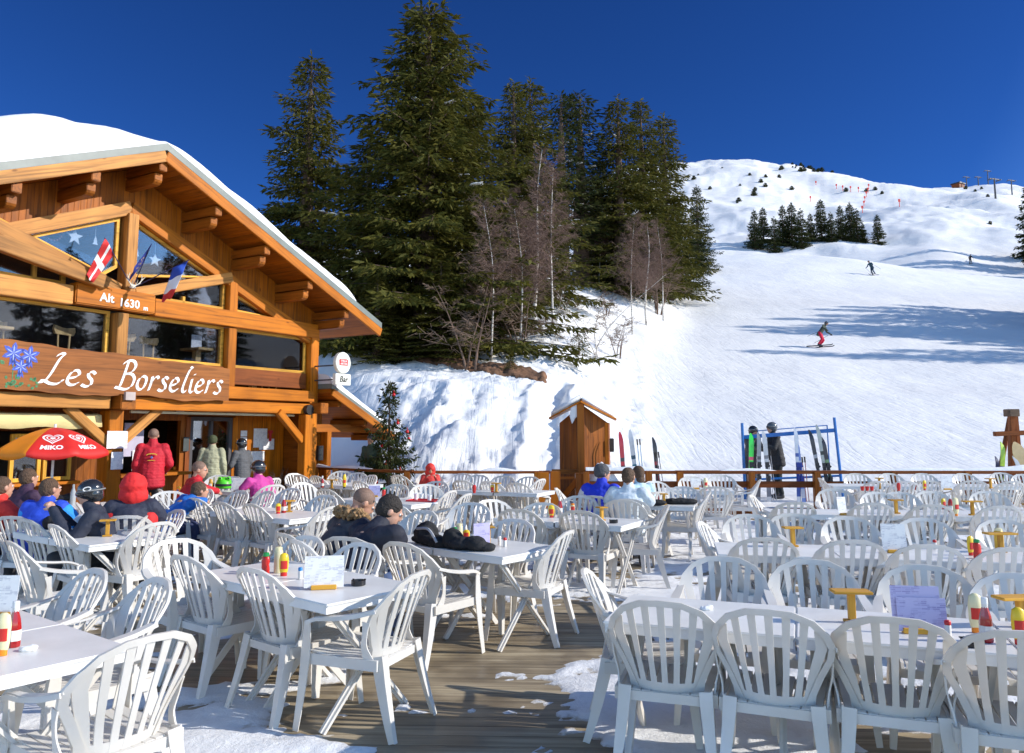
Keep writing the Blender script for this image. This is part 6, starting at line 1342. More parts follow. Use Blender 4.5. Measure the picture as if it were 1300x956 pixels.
menu(1070, 654, 'narrow white menu on the left of the third right row', 'w', .12, .2, .3); tstand(1138, 652, 'wooden stand on the third row, left of mustard', .165, .15, 0); squeeze(1198, 646, 'yellow mustard left of the cream bottle, third row', musy, capr, None, .13); squeeze(1214, 655, 'large cream mayonnaise bottle on the third row', creamm, orng, None, .21, True, .038); glass_ketchup(1207, 650, 'ketchup bottle touching the large cream bottle'); tstand(1235, 654, 'wooden stand right of the large cream bottle', .165, .21, 0); shaker(1174, 651, 'red-capped shaker between two wooden stands, third row', capr)
menu(1203, 622, 'white menu on the row nearest the fence', 'w', .2, .22); tstand(1258, 620, 'wooden stand on the fence row at right', .17, .16, .3); squeeze(1174, 622, 'red and yellow bottle on the fence row', musy, capr, None, .16); squeeze(1163, 622, 'small red bottle left on the fence row', mat('squeeze_red', (.55, .015, .01), .3), capr, None, .08); tstand(1117, 621, 'wooden stand hidden by chairs on the fence row', .19, .13); squeeze(1141, 623, 'lone ketchup-red bottle between chairs on the fence row', mat('squeeze_red', (.55, .015, .01), .3), capr, None, .13)
for i, px in enumerate((1095, 1101, 1107)):
    r = item_root('red_cup', px, 623, '%s small red cup from the left on the fence row' % words[i], 'cup', 'red cups on the fence row'); b = MB(); b.lathe([(.022, 0), (.032, .07), (.029, .07), (.02, .008)], 12); b.obj('body', capr, r, smooth=True)
tstand(421, 620, 'wooden stand near the chalet corner tables', .15, .2); squeeze(437, 620, 'dark and yellow bottle near the chalet corner tables', musy, mat('black_metal', (.02, .02, .022), .4), None, .24); glass_ketchup(409, 619, 'red sauce bottle under the corner post')
squeeze(259, 624, 'red can on the green helmet table', mat('squeeze_red', (.55, .015, .01), .3), glw, labw, .12); squeeze(267, 624, 'amber bottle on the green helmet table', mat('amber', (.6, .3, .03), .25), glw, labw, .2); menu(303, 625, 'white menu right of the green helmet', 'w', .24, .22, .1)
# helmets, tray, backpack, gloves
def helmet_obj(px, py, r0, m, label, extra=None, z0=ZT):
    p = on(px, py, z0); r = empty('helmet', p, .4, label, 'helmet'); b = MB(); n = 14
    b.lathe([(r0*.93, 0), (r0*1.02, r0*.25), (r0, r0*.6), (r0*.86, r0*1.0), (r0*.55, r0*1.3), (r0*.2, r0*1.43), (.001, r0*1.45)], 22, sx=1.0, sy=1.18); b.obj('shell', m, r, smooth='all')
    b = MB(); b.lathe([(r0*1.03, r0*.30), (r0*1.06, r0*.38), (r0*1.05, r0*.58), (r0*1.01, r0*.62)], 22, sy=1.18); b.obj('strap', mat('black_rubber', (.02, .02, .022), .6), r, smooth='all')
    if extra: extra(r, r0)
def frog(r, r0):
    for s in (-1, 1):
        b = MB(); b.sphere((s*r0*.5, -r0*.75, r0*1.25), r0*.28, 8); e = b.obj('eye_bump', mat('frog_green', (.10, .62, .03), .4), r, smooth='all'); b = MB(); b.sphere((s*r0*.5, -r0*.97, r0*1.3), r0*.12, 6); b.obj('pupil', mat('black_rubber', (.02, .02, .022), .6), e, smooth='all')
helmet_obj(284, 620, .135, mat('frog_green', (.10, .62, .03), .4), 'bright green child helmet with two round eye bumps', frog)
helmet_obj(107, 673, .115, mat('helmet_white', (.72, .73, .74), .3), 'white ski helmet with a dark strap beside the ketchup')
p = on(538, 636, ZT); r = empty('serving_tray', p, -.3, 'red serving tray behind the two dark-clad men', 'tray'); b = MB(); b.box(-.21, .21, -.15, .15, 0, .006)
for q in ((-.21, .21, -.15, -.14), (-.21, .21, .14, .15), (-.21, -.2, -.14, .14), (.2, .21, -.14, .14)): b.box(*q, .006, .02)
b.obj('base', mat('tray_red', (.62, .02, .03), .35), r)
def cup(px, py, label, m=None, h=.085, r0=.036, z0=ZT):
    p = on(px, py, z0); r = empty('cup', p, 0, label, 'cup'); b = MB(); b.lathe([(r0*.7, 0), (r0, h), (r0*.92, h), (r0*.64, .006)], 14); b.obj('body', m or glw, r, smooth=True)
cup(528, 634, 'white cup left on the red tray', z0=ZT+.008); cup(545, 636, 'white cup right on the red tray', z0=ZT+.008); cup(535, 631, 'crumpled white cup at the back of the red tray', z0=ZT+.008, h=.05)
cup(505, 688, 'white paper cup left of the backpack straps'); cup(499, 692, 'low white paper cup nearest the navy-jacketed man', h=.05)
cup(66, 640, 'red and white cup left under the parasol', capr, .08); cup(72, 641, 'white cup under the parasol pole'); cup(80, 641, 'wide white bowl under the parasol', None, .05, .06); cup(107, 637, 'tall white cup before the helmeted person', None, .14); squeeze(112, 640, 'red and yellow bottle before the helmeted person', musy, capr, None, .17); squeeze(104, 640, 'red bottle among the cups under the parasol', mat('squeeze_red', (.55, .015, .01), .3), glw, None, .13)
r = item_root('water_bottle', 92, 641, 'clear tall bottle under the parasol', 'bottle'); b = MB(); b.lathe([(.035, 0), (.036, .16), (.015, .22), (.013, .27)], 14); b.obj('body', mat('clear_grey', (.35, .36, .36), .1), r, smooth=True)
blk = mat('black_fabric', (.012, .012, .014), .85, .3, 8, 1.0, 14)
def blob(name, parts, m, label, cat, vox=.012, loc=(0, 0, 0), amp=.012, fr=14, parent=None, rz=0):
    """soft shape: overlapping ellipsoids remeshed into one surface, then wrinkled"""
    b = MB()
    for c, rr in parts: b.sphere(c, 1, 10, sc=rr)
    o = b.obj(name, m, parent, loc=loc, rot=(0, 0, rz)); md_ = o.modifiers.new('r', 'REMESH'); md_.mode = 'VOXEL'; md_.voxel_size = vox
    dg = bpy.context.evaluated_depsgraph_get(); me = bpy.data.meshes.new_from_object(o.evaluated_get(dg)); o.modifiers.clear(); o.data = me
    n = len(me.vertices); co = np.empty(n*3, np.float32); me.vertices.foreach_get('co', co); co = co.reshape(-1, 3); no = np.empty(n*3, np.float32); me.vertices.foreach_get('normal', no); no = no.reshape(-1, 3)
    co += no*(amp*(fbm(co[:, 0]*fr+co[:, 2]*fr*.7, co[:, 1]*fr+co[:, 2]*fr*.5, 3, 3)))[:, None]; me.vertices.foreach_set('co', co.ravel()); me.polygons.foreach_set('use_smooth', [True]*len(me.polygons)); me.materials.clear(); me.materials.append(m if not isinstance(m, list) else m[0])
    if label: tag(o, label, cat)
    return o
p = on(572, 696, ZT); bp_ = blob('backpack', [((-.30, .14, .09), (.11, .09, .10)), ((-.20, .10, .05), (.12, .10, .05)), ((-.10, .04, .035), (.12, .07, .035)), ((.02, .02, .075), (.10, .09, .085)), ((.12, -.02, .05), (.12, .11, .055)), ((.24, -.05, .055), (.10, .08, .06)), ((.33, -.02, .03), (.08, .07, .03)), ((-.40, .18, .03), (.07, .06, .03))], blk, 'black backpack lying on the table of the dark-clad men', 'backpack', loc=p, rz=-.35, amp=.03, fr=11)
b = MB(); b.tube(crom([(-.34, .05, .14), (-.2, -.02, .15), (-.1, -.06, .05)], 5), .012, 5); b.obj('strap', mat('grey_webbing', (.4, .4, .42), .7), bp_)
blob('folded_garment', [((-.1, 0, .035), (.12, .09, .04)), ((.1, 0, .035), (.13, .09, .042)), ((0, 0, .04), (.16, .09, .04))], blk, 'black garment folded on a table behind the white jacket', 'clothing', loc=on(864, 640, ZT), rz=-.1, vox=.01)
blob('glove', [((0, 0, .05), (.10, .07, .06)), ((.10, .02, .04), (.06, .05, .04))], blk, 'black gloves beside the purple menu at left', 'gloves', loc=on(34, 668, ZT), vox=.01); blob('glove', [((0, 0, .05), (.12, .07, .05)), ((-.13, .02, .06), (.07, .05, .07))], blk, 'black scarf or glove heap left of the white helmet', 'gloves', loc=on(78, 672, ZT), vox=.01)
blob('glove', [((0, 0, .04), (.13, .06, .04)), ((.12, .02, .05), (.07, .05, .05))], blk, 'black gloves lying among the cups under the parasol', 'gloves', loc=on(74, 636, ZT+.05), vox=.01); blob('glove', [((0, 0, .04), (.13, .06, .04)), ((-.12, .02, .05), (.05, .05, .03))], blk, 'black garment beside the wooden stand behind white jacket', 'clothing', loc=on(834, 642, ZT), vox=.01)

napk = mat('napkin_white', (.8, .8, .79), .9, .04)
for px, py, lab in [(897, 774, 'crumpled white napkin on the bare table, front right row'), (35, 826, 'small white scrap of paper beside the corner ketchup bottle'), (1052, 660, 'crumpled napkin behind the narrow white menu, third row'), (552, 640, 'white napkin by the cups of the red tray')]:
    blob('napkin', [((0, 0, .008), (.035, .025, .012)), ((.02, .01, .012), (.02, .02, .014))], napk, lab, 'napkin', loc=on(px, py, ZT), vox=.004, amp=.006, fr=50)
# ------------------------------------------------------------------ people
skinm = mat('skin', (.50, .26, .17), .5, .08, 9); skinp = mat('skin_pale', (.56, .31, .22), .5, .08, 9)
hair_b, hair_d = mat('hair_brown', (.10, .055, .03), .7, .3, 60, .8, 90), mat('hair_dark', (.025, .018, .014), .7, .3, 60, .8, 90)
def cap_(b, p0, p1, r0, r1, n=10):
    p0, p1 = Vector(p0), Vector(p1); b.tube([p0, p1], [r0, r1], n); b.sphere(p0, r0, 7); b.sphere(p1, r1, 7)
def remeshed(b, name, m, parent, vox, amp=0, fr=9, seed=0, smooth=2, loc=None):
    o = b.obj(name, m, parent, fixn=False); md_ = o.modifiers.new('r', 'REMESH'); md_.mode = 'VOXEL'; md_.voxel_size = vox
    if smooth: s_ = o.modifiers.new('s', 'SMOOTH'); s_.iterations = smooth; s_.factor = .5
    me = bpy.data.meshes.new_from_object(o.evaluated_get(bpy.context.evaluated_depsgraph_get())); o.modifiers.clear(); old = o.data; o.data = me; bpy.data.meshes.remove(old); me.name = name
    n = len(me.vertices)
    if amp and n:
        co = np.empty(n*3, np.float32); me.vertices.foreach_get('co', co); co = co.reshape(-1, 3); no = np.empty(n*3, np.float32); me.vertices.foreach_get('normal', no); no = no.reshape(-1, 3)
        w_ = fbm(co[:, 0]*fr+co[:, 1]*fr*.6+seed, co[:, 2]*fr*1.5, seed, 3); w2 = np.abs(fbm(co[:, 0]*fr*.8-seed, co[:, 2]*fr+co[:, 1]*fr, seed+4, 2))
        co += no*(amp*(w_-.9*(.3-w2)))[:, None]; me.vertices.foreach_set('co', co.ravel())
    me.polygons.foreach_set('use_smooth', [True]*len(me.polygons)); me.materials.clear(); me.materials.append(m)
    return o
def hand(b, wr, d, palm, side):
    """palm, four bent fingers of unequal length and a thumb from its side"""
    d = d.normalized(); n = palm.normalized(); x = d.cross(n).normalized()
    c = wr+d*.045
    for k in (-1, 0, 1): b.sphere(c+x*k*.022, .021, 6)
    cap_(b, wr, wr+d*.03, .026, .024, 8)
    for k, L in zip((-1.5, -.5, .5, 1.5), (.058, .072, .076, .066) if side > 0 else (.066, .076, .072, .058)):
        k0 = c+x*k*.0195+d*.03; k1 = k0+(d*.8+n*.45).normalized()*L*.5; k2 = k1+(d*.35+n*.95).normalized()*L*.5
        cap_(b, k0, k1, .0105, .0095, 6); cap_(b, k1, k2, .0095, .008, 6)
    t0 = wr+d*.02+x*side*-.026; t1 = t0+(d*.6-x*side*.8+n*.3).normalized()*.035; t2 = t1+(d*.8+n*.4-x*side*.1).normalized()*.03
    cap_(b, t0, t1, .013, .011, 6); cap_(b, t1, t2, .011, .009, 6)
def person(pos, head_dir, label, pose='stand', lean=0, arms=('down', 'down'), jacket=(.5, .02, .03), trousers=(.03, .03, .035), hair='short', H=1.75, look=(0, 0), vox=.013, gloves=False, skin=None, yoke=None, bulk=1.0, twist=0, legs=None, seat=.44, extra=None, roll=0):
    s = H/1.75; sk = skin or skinm; r_rot = (0, roll, -R(head_dir))
    sit = pose == 'sit'; hz = (seat+.05)/s if sit else .93
    hip = Vector((0, 0, hz)); ax = Vector((0, math.sin(R(lean)), math.cos(R(lean)))); fw = Vector((0, math.cos(R(lean)), -math.sin(R(lean))))
    zk = .93 if sit else 1.0
    T_ = lambda x, y, z: hip+Vector((x, 0, 0))+fw*y+ax*z*zk
    sh = [T_(-.185, 0, .50), T_(.185, 0, .50)]; nk = T_(0, .0, .56); hd = nk+ax*.05+Vector((math.sin(R(look[0]))*.02, .03, .10)); 
    if lean > 25: hd = nk+ax*.12+Vector((0, .05, .04))
    fx, fz = R(look[0]), R(look[1]); face = Vector((math.sin(fx)*math.cos(fz), math.cos(fx)*math.cos(fz), math.sin(fz))); fr_ = face.cross(Vector((0, 0, 1))).normalized(); fu = fr_.cross(face).normalized()
    if sit: kn = [Vector((q*.12, .44, seat/s+.09)) for q in (-1, 1)]; an = [Vector((q*.13, .42, .09)) for q in (-1, 1)]; toe = [Vector((q*.14, .58, .04)) for q in (-1, 1)]
    else:
        kn = [Vector((q*.10, .03, .50)) for q in (-1, 1)]; an = [Vector((q*.12, -.02, .09)) for q in (-1, 1)]; toe = [Vector((q*.14, .13, .04)) for q in (-1, 1)]
    if legs: kn, an, toe = legs
    hj = [hip+Vector((q*.09, 0, 0)) for q in (-1, 1)]
    A = []
    for i, q in enumerate((-1, 1)):
        a = arms[i]; S_ = sh[i]
        if a == 'down': e = S_+Vector((q*.07, -.03, -.28)); w_ = e+Vector((0, .08, -.25))
        elif a == 'out': e = S_+Vector((q*.20, .02, -.20)); w_ = e+Vector((q*.14, .16, -.08))
        elif a == 'table': e = Vector((q*.27, S_.y+.06, max(.86, S_.z-.26))); w_ = Vector((q*.12, S_.y+(.20 if lean > 30 else .28), .80/s+.03))
        elif a == 'face': e = S_+Vector((q*.05, .14, -.24)); w_ = Vector((q*.05, hd.y+.30, hd.z-.14))
        elif a == 'counter': e = S_+Vector((q*.10, .02, -.28)); w_ = Vector((q*.20, .34, 1.02))
        elif a == 'bag': e = S_+Vector((q*.06, .10, -.25)); w_ = e+Vector((-q*.06, .22, .06))
        else: e, w_ = Vector(a[0]), Vector(a[1])
        A.append((S_, e, w_))
    if isinstance(pos, Vector): loc = pos
    else: loc = Vector(pos)
    # the body: one surface from head to feet
    b = MB()
    for z_, rx, ry in ((-.02, .14, .105), (.10, .13, .095), (.22, .135, .10), (.34, .15, .105), (.44, .15, .095)): b.sphere(T_(0, 0, z_), 1, 9, sc=(rx, ry, .10))
    cap_(b, T_(0, -.01, .48), hd-fu*.05-face*.02, .062, .056)
    for S_, e, w_ in A: cap_(b, S_, e, .052, .042); cap_(b, e, w_, .04, .026)
    for i in (0, 1): cap_(b, hj[i], kn[i], .085, .055); cap_(b, kn[i], an[i], .052, .036); cap_(b, an[i], toe[i], .038, .032)
    def hsph(f, u, x, rf, ru, rx): 
        c = hd+face*f+fu*u+fr_*x; n0 = len(b.v); b.sphere((0, 0, 0), 1, 10, sc=(rx, rf, ru)); M = Matrix((fr_, face, fu)).transposed(); b.v[n0:] = [tuple(c+M @ Vector(v)) for v in b.v[n0:]]
    hsph(-.012, .022, 0, .098, .095, .078); hsph(.022, -.03, 0, .072, .085, .062); hsph(.048, -.082, 0, .036, .034, .038)
    hsph(.098, -.012, 0, .018, .026, .012); hsph(.092, .02, 0, .012, .014, .05)
    for q in (-1, 1): hsph(-.01, -.005, q*.080, .020, .031, .010)
    hsph(.086, -.062, 0, .012, .009, .026)
    if not gloves:
        for i, q in enumerate((-1, 1)): S_, e, w_ = A[i]; d = (w_-e); hand(b, w_, d, Vector((-q*.6, .1, -.6)) if arms[i] not in ('down',) else Vector((-q, .2, 0)), q)
    body = remeshed(b, 'person', sk, None, min(vox, .010) if not gloves and vox < .015 else vox, smooth=1)
    body.location = loc; body.rotation_euler = r_rot; body.scale = (s, s, s); tag(body, label, 'person')
    # eyes
    if vox < .016:
        for q in (-1, 1):
            b = MB(); b.sphere(hd+face*.074+fu*.014+fr_*q*.031, .0125, 8); eo = b.obj('eye', mat('eye_white', (.6, .6, .58), .2), body, smooth='all'); b = MB(); b.sphere(hd+face*.0805+fu*.014+fr_*q*.031, .0075, 6); b.obj('iris', mat('eye_dark', (.02, .015, .01), .1), eo, smooth='all')
    jm = jacket if not isinstance(jacket, tuple) else mat('jacket_%d_%d_%d' % tuple(int(c*999) for c in jacket), jacket, .75, .12, 5, .35, 28)
    tm = mat('trousers_%d_%d_%d' % tuple(int(c*999) for c in trousers), trousers, .8, .15, 5, .4, 26)
    k = bulk
    b = MB()
    for z_ in np.linspace(-.14, .46, 14):
        if sit and z_ < -.04: continue
        rx = np.interp(z_, [-.14, 0, .2, .36, .46], [.190, .186, .178, .182, .160]); ry = np.interp(z_, [-.14, 0, .2, .36, .46], [.150, .146, .140, .140, .112])
        b.sphere(T_(0, 0, float(z_)), 1, 10, sc=(float(rx)*k, float(ry)*k, .075))
    cap_(b, T_(-.11, 0, .485), T_(.11, 0, .485), .072*k, .072*k); cap_(b, T_(-.05, 0, .52), T_(.05, 0, .52), .075, .075); cap_(b, T_(0, -.005, .52), T_(0, .012, .62), .088, .072)
    for S_, e, w_ in A: cap_(b, S_, e, .074*k, .062*k); cap_(b, e, w_, .061*k, .047)
    j = remeshed(b, 'jacket', jm, body, vox, .010, 10, len(label), 2)
    if yoke:
        ym = mat('yoke_%d_%d_%d' % tuple(int(c*999) for c in yoke[0]), yoke[0], .75, .12, 5, .35, 28); b = MB()
        if yoke[1] == 'shoulder': cap_(b, T_(-.15, 0, .50), T_(.15, 0, .50), .092*k, .092*k); b.sphere(T_(0, 0, .45), 1, 9, sc=(.195*k, .136*k, .07))
        elif yoke[1] == 'side':
            for q in (-1, 1): cap_(b, T_(q*.14, 0, .05), T_(q*.16, 0, .36), .075*k, .085*k)
        elif yoke[1] == 'sleeve':
            for S_, e, w_ in A: cap_(b, S_+(e-S_)*.35, e, .079*k, .070*k); cap_(b, e, w_, .069*k, .050)
        elif yoke[1] == 'low': b.sphere(T_(0, 0, .06), 1, 9, sc=(.183*k, .147*k, .12))
        y_ = remeshed(b, 'jacket_panel', ym, body, vox, .007, 10, 3, 1)
    b = MB()
    for z_, rx, ry in ((-.07, .165, .135), (.02, .155, .125)): b.sphere(T_(0, 0, z_), 1, 9, sc=(rx, ry, .10))
    for i in (0, 1): cap_(b, hj[i], kn[i], .108, .078); cap_(b, kn[i], an[i]+Vector((0, 0, .03)), .076, .062)
    remeshed(b, 'trousers', tm, body, vox, .012, 8, 5, 1)
    for i in (0, 1):
        b = MB(); cap_(b, an[i]+Vector((0, 0, .06)), an[i]-Vector((0, 0, .03)), .062, .060); cap_(b, an[i]-Vector((0, .02, .035)), toe[i]-Vector((0, 0, .0)), .055, .042); remeshed(b, 'boot', mat('boot_black', (.03, .03, .035), .5), body, vox, 0)
    if gloves:
        for i, q in enumerate((-1, 1)):
            S_, e, w_ = A[i]; d = (w_-e).normalized(); b = MB(); hand(b, w_, d, Vector((-q*.6, .1, -.6)), q); b.v = [tuple(w_+(Vector(v)-w_)*1.25) for v in b.v]; remeshed(b, 'glove', mat('glove_black', (.02, .02, .022), .7), body, vox, 0, smooth=1)
    M = Matrix((fr_, face, fu)).transposed()
    def hx(b, n0): b.v[n0:] = [tuple(hd+M @ Vector(v)) for v in b.v[n0:]]
    if hair in ('short', 'dark', 'shaved', 'long'):
        b = MB(); b.sphere((0, -.022, .036), 1, 14, sc=(.086, .100, .092))
        if hair != 'shaved': b.sphere((0, -.035, .0), 1, 12, sc=(.084, .088, .085))
        if hair == 'long': b.sphere((0, -.06, -.08), 1, 10, sc=(.075, .06, .10))
        hx(b, 0); h_ = remeshed(b, 'hair', hair_d if hair == 'dark' else (mat('hair_stubble', (.20, .12, .085), .7, .2, 60) if hair == 'shaved' else hair_b), body, .009, .006 if hair != 'shaved' else 0, 40, 2, 1)
        if hair == 'shaved': h_.scale = (.985, .985, .985); h_.location = hd*.015
    elif hair.startswith('helmet'):
        col = dict(helmet=(.02, .02, .022), helmet_grey=(.10, .11, .12))[hair] if hair in ('helmet', 'helmet_grey') else (.02, .02, .022)
        b = MB(); b.sphere((0, -.018, .040), 1, 16, sc=(.108, .125, .108)); b.sphere((0, -.05, -.01), 1, 12, sc=(.104, .085, .09)); hx(b, 0); h_ = remeshed(b, 'helmet', mat('helmet_%d' % int(col[0]*999), col, .18, .05, coat=.6), body, .009, 0)
        b = MB(); pts = [(.112*math.cos(t), -.018+.130*math.sin(t), .035+.012*math.sin(t)) for t in np.linspace(-PI*.5-2.6, -PI*.5+2.6, 26)]; b.tube(pts, .008, 6); hx(b, 0); b.obj('goggle_strap', mat('strap_grey', (.22, .22, .22), .6), h_, smooth='all')
        b = MB(); b.sphere((0, .070, .022), 1, 12, sc=(.078, .050, .038)); hx(b, 0); b.obj('goggles', mat('goggle_lens', (.05, .04, .03), .05, coat=1), h_, smooth='all')
        if 'ring' in hair:
            b = MB(); pts = [(.1115, -.01+.034*math.cos(t), .055+.018*math.sin(t)) for t in np.linspace(0, 2*PI, 20)]; b.tube(pts, .006, 5); hx(b, 0); b.obj('emblem', glw, h_)
            b = MB(); pts = [(-.1115, -.01+.034*math.cos(t), .055+.018*math.sin(t)) for t in np.linspace(0, 2*PI, 20)]; b.tube(pts, .006, 5); hx(b, 0); b.obj('emblem', glw, h_)
    elif hair.startswith('beanie'):
        col = (.08, .08, .085) if hair == 'beanie' else (.06, .07, .03)
        b = MB(); b.sphere((0, -.02, .045), 1, 14, sc=(.096, .112, .098)); b.sphere((0, -.03, .01), 1, 12, sc=(.095, .10, .07)); hx(b, 0); remeshed(b, 'beanie', mat('beanie_%d' % int(col[0]*999), col, .9, .15, 20, .5, 60), body, .009, .004, 30, 2, 1)
    elif hair == 'hood':
        b = MB(); b.sphere((0, -.03, .03), 1, 14, sc=(.135, .14, .14)); b.sphere((0, -.05, -.08), 1, 12, sc=(.15, .11, .11)); hx(b, 0); remeshed(b, 'hood', extra or jm, body, .012, .015, 10, 2, 1)
    return body, T_, hd, ax, fw
# --- seated and standing guests
p = at(185, 742, 13.7); bd, T_, hd, ax, fw = person((p.x, p.y, 0), -20, 'man in red jacket standing with his back turned at the bar opening', 'stand', 3, ('down', 'counter'), (.50, .01, .025), (.02, .02, .022), 'shaved', 1.74, bulk=1.18)
def back_print(bd, T_, k):
    b = MB(); pts = [T_(.085*math.cos(t), -.150*k, .36+.035*math.sin(t)) for t in np.linspace(.3, PI-.3, 12)]; b.tube(pts, .008, 5)
    b.tube([T_(-.06, -.150*k, .28), T_(.06, -.150*k, .28)], .006, 5); b.obj('back_print', mat('print_yellow', (.65, .45, .04), .6), bd)
    b = MB(); b.sphere(T_(0, -.148*k, .33), 1, 6, sc=(.022, .012, .022)); b.obj('back_emblem', mat('print_blue', (.10, .14, .40), .6), bd)
back_print(bd, T_, 1.16)
p = at(262, 742, 15.6); person((p.x, p.y, 0), -8, 'person in pale khaki jacket seen from behind at the bar counter', 'stand', 0, ('down', 'down'), (.36, .35, .22), (.03, .03, .035), 'beanie_olive', 1.61, bulk=1.15)
p = at(302, 742, 16.4); person((p.x, p.y, 0), -60, 'person in dark grey jacket standing before the glass door', 'stand', 4, ('counter', 'down'), (.09, .09, .095), (.03, .03, .035), 'helmet', 1.54, bulk=1.1)
p = on(226, 648, .44); p = at(228, 660, 11.6); p.z = 0; bd, T_, hd, ax, fw = person(p, 55, 'seated man with shaved head in red jacket facing right', 'sit', 22, ('table', 'table'), (.50, .01, .02), (.04, .04, .045), 'shaved', 1.8, look=(25, -8), bulk=1.15); back_print(bd, T_, 1.15)
p = at(199, 660, 9.9); p.z = 0; person(p, 50, 'person in bright blue jacket bent low left of the red-jacketed man', 'sit', 48, ('table', 'table'), (.01, .13, .48), (.03, .04, .10), 'short', 1.7, bulk=1.1)
p = at(163, 700, 8.15); p.z = 0; person(p, -18, 'person in navy jacket with bright red hood seen from behind', 'sit', 12, ('table', 'table'), (.025, .03, .055), (.03, .03, .035), 'hood', 1.68, bulk=1.3, extra=mat('hood_red', (.68, .02, .02), .8, .1, 5, .4, 20), yoke=((.62, .02, .02), 'side'))
p = at(138, 700, 7.7); p.z = 0; person(p, -108, 'person with shiny black helmet lifting food to the mouth', 'sit', 18, ('face', 'face'), (.02, .025, .045), (.03, .03, .035), 'helmet_ring', 1.68, look=(0, -12), bulk=1.08, skin=skinp)
p = at(42, 700, 8.1); p.z = 0; person(p, 10, 'person with grey hair in bright blue jacket turned away at left', 'sit', 16, ('table', 'table'), (.02, .07, .55), (.03, .03, .05), 'short', 1.66, bulk=1.3, yoke=((.02, .28, .75), 'sleeve'), look=(20, 0))
p = at(14, 700, 9.6); p.z = 0; person(p, 25, 'person in dark purple jacket behind the blue one at left', 'sit', 14, ('table', 'table'), (.05, .02, .05), (.03, .03, .035), 'short', 1.72, bulk=1.1)
p = at(-30, 700, 8.3); p.z = 0; person(p, 30, 'person in red jacket cut by the left edge', 'sit', 20, ('table', 'table'), (.66, .03, .02), (.03, .03, .035), 'short', 1.7, bulk=1.2)
p = at(331, 690, 12.6); p.z = 0; person(p, -50, 'child with black helmet in pink and purple jacket, sunlit', 'sit', 14, ('table', 'down'), (.55, .05, .28), (.03, .03, .035), 'helmet', 1.66, look=(-10, -10), bulk=1.02, yoke=((.17, .02, .32), 'low'), skin=skinp)
p = at(404, 720, 6.70); p.z = 0; bd, T_, hd, ax, fw = person(p, 48, 'man with shaved head and fur-trimmed hood bending over the table', 'sit', 34, ('table', 'table'), (.045, .045, .055), (.03, .03, .04), 'shaved', 1.80, look=(12, -38), bulk=1.1)
b = MB(); pts = [T_(.155*math.cos(t), -.02+.10*math.sin(t), .60+.02*math.cos(2*t)) for t in np.linspace(PI*.55, PI*2.45, 16)]
for q in pts: b.sphere(q, .048, 6)
remeshed(b, 'fur_trim', mat('fur', (.36, .22, .11), .95, .5, 60, 1.0, 90), bd, .008, .028, 55, 3, 0)
b = MB(); b.tube([hd+Vector((-.075, .05, .02)), hd+Vector((0, .11, .012)), hd+Vector((.075, .05, .02))], .011, 6); b.obj('sunglasses', mat('glasses_black', (.015, .015, .015), .2), bd)
p = at(424, 730, 6.30); p.z = 0; person(p, 52, 'dark-haired man in navy jacket hunched over, his back to the viewer', 'sit', 40, ('table', 'table'), (.016, .018, .032), (.06, .10, .22), 'dark', 1.84, look=(20, -30), bulk=1.25, skin=skinp)
p = at(762, 700, 10.55); p.z = 0; person(p, 22, 'person in royal blue jacket and grey beanie, turned away', 'sit', 10, ('table', 'table'), (.015, .04, .55), (.03, .03, .04), 'beanie', 1.72, look=(45, 0), bulk=1.15, yoke=((.60, .60, .62), 'sleeve'))
p = at(797, 700, 9.95); p.z = 0; person(p, 18, 'brown-haired person in white and pale blue jacket, turned away', 'sit', 12, ('table', 'table'), (.62, .68, .72), (.02, .02, .025), 'short', 1.70, look=(15, 0), bulk=1.2)
p = at(818, 700, 11.2); p.z = 0; person(p, -30, 'companion in pale blue jacket half hidden behind the white one', 'sit', 10, ('table', 'table'), (.45, .62, .72), (.02, .02, .025), 'long', 1.62, look=(-10, 0), bulk=1.1, skin=skinp)
p = W(5.9, 1.2, 0); person(p, 150, 'person in white top and dark cap under the porch roof', 'stand', 0, ('down', 'down'), (.75, .75, .74), (.12, .12, .13), 'beanie', 1.55, skin=skinm)
p = at(470, 700, 17.9); p.z = .0; person(p, 200, 'person in cap behind the christmas tree beyond the rail', 'stand', 5, ('down', 'down'), (.05, .08, .05), (.03, .03, .035), 'beanie', 1.62, vox=.016)
p = at(545, 700, 15.7); p.z = 0; c_ = person(p, 170, 'small child in red cap and red jacket by the rail', 'sit', 5, ('table', 'table'), (.60, .05, .04), (.03, .03, .035), 'hood', 1.25, extra=mat('cap_bright_red', (.65, .03, .02), .6), vox=.016)
chair_at(Vector((p.x, p.y-.02, .004)), 172, 'white armchair holding the small child in the red cap')
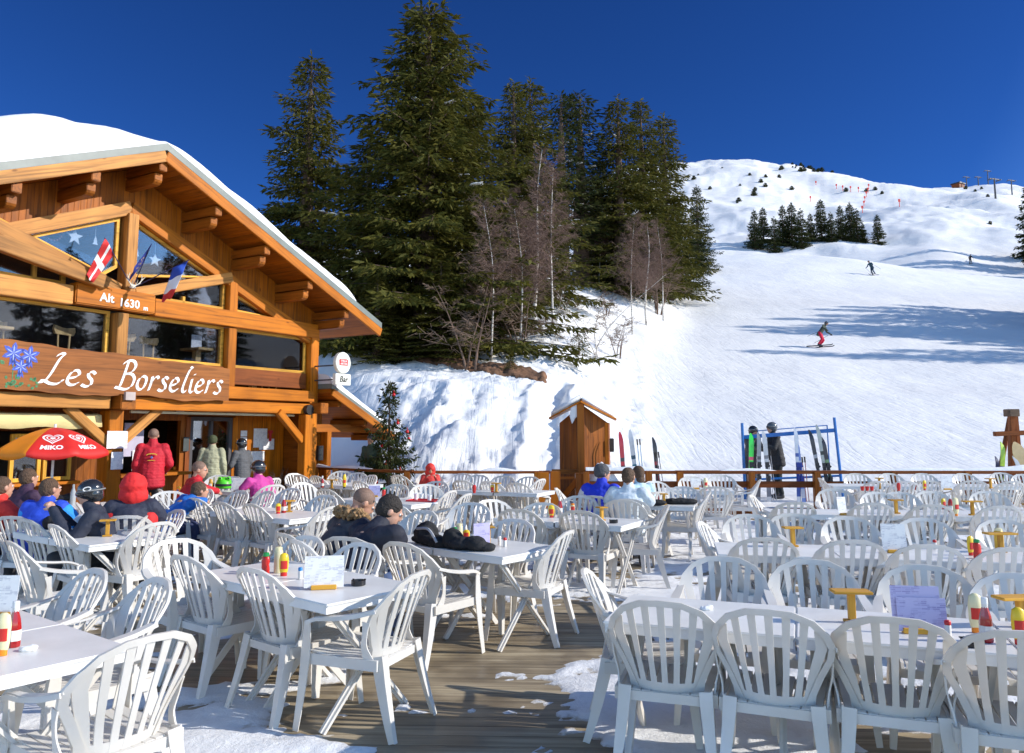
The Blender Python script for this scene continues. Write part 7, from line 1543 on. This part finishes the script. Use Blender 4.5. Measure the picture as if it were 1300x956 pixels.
# under some seated guests: the chairs they sit on (the others are in the list above)
for px, Y, hd_, lab in [(228, 11.6, 55, 'white armchair under the shaved man in the red jacket'), (199, 9.9, 50, 'white armchair under the bent person in bright blue'), (163, 8.15, -18, 'white armchair under the red-hooded person'), (138, 7.7, -108, 'white armchair under the helmeted eater'), (42, 8.1, 10, 'white armchair under the grey-haired person in bright blue'), (331, 12.6, -50, 'white armchair under the child in pink and purple'),
        (404, 6.70, 48, 'white armchair under the fur-hooded man'), (424, 6.30, 52, 'white armchair under the navy-jacketed man'), (762, 10.55, 22, 'white armchair under the royal blue jacket'), (797, 9.95, 18, 'white armchair under the white jacket'), (818, 11.2, -30, 'white armchair under the pale blue companion'), (14, 9.6, 25, 'white armchair under the dark purple jacket'), (-30, 8.3, 30, 'white armchair under the red jacket at the left edge')]:
    q = at(px, 700, Y); f = Vector((math.sin(R(hd_)), math.cos(R(hd_)), 0)); q = q+f*.04; q.z = .004; chair_at(q, hd_, lab)
# people at the ski rack
p = gp(953, 615, 19.6); p.z += .12; person(p, 150, 'person in black helmet behind the left end of the blue rack', 'stand', 12, ('bag', 'bag'), (.10, .09, .08), (.06, .06, .065), 'helmet', 1.70, gloves=True, vox=.016)
p = gp(988, 618, 19.25); p.z += .12; person(p, -95, 'person in long black coat and helmet reaching to the blue rack', 'stand', 8, ('bag', 'down'), (.022, .022, .025), (.015, .02, .02), 'helmet_grey', 1.80, gloves=True, vox=.016, bulk=1.15)
def skier(px, py, head_dir, label, jk, tr, H, roll=0, hat='helmet', skicol=(.03, .03, .04)):
    g = ground_px(px, py, 25, 150); lg = ([Vector((-.11, .22, .46)), Vector((.11, .20, .46))], [Vector((-.13, .0, .10)), Vector((.13, .0, .10))], [Vector((-.13, .15, .07)), Vector((.13, .15, .07))])
    g.z += .10; bd, T_, hd, ax, fw = person(g, head_dir, label, 'stand', 30, (((-.34, .30, 1.12), (-.40, .52, .98)), ((.34, .30, 1.12), (.40, .52, .98))), jk, tr, hat, H, vox=.02, gloves=True, legs=lg, roll=roll)
    for q in (-1, 1):
        b = MB(); b.tube([(q*.14, -.75, .02), (q*.14, .78, .02), (q*.14, .9, .07)], .035, 4); b.obj('ski', mat('ski_dark', skicol, .4), bd)
        b = MB(); S_ = T_(q*.5, .30, .18); b.tube([S_, S_+Vector((q*.12, -.9, -.42))], .012, 5); b.obj('ski_pole', md, bd)
    return bd
skier(1040, 442, 130, 'skier in dark green jacket and red trousers, nearest on the run', (.05, .065, .045), (.60, .01, .05), 1.75, R(-16))
skier(1110, 350, 235, 'skier in dark teal suit higher up the run, arms out', (.02, .06, .09), (.02, .05, .08), 1.75, R(14), skicol=(.1, .12, .2))
skier(1232, 336, 190, 'farthest skier in black with a reddish bag near the crest', (.03, .02, .025), (.03, .03, .035), 1.75, 0, 'beanie')
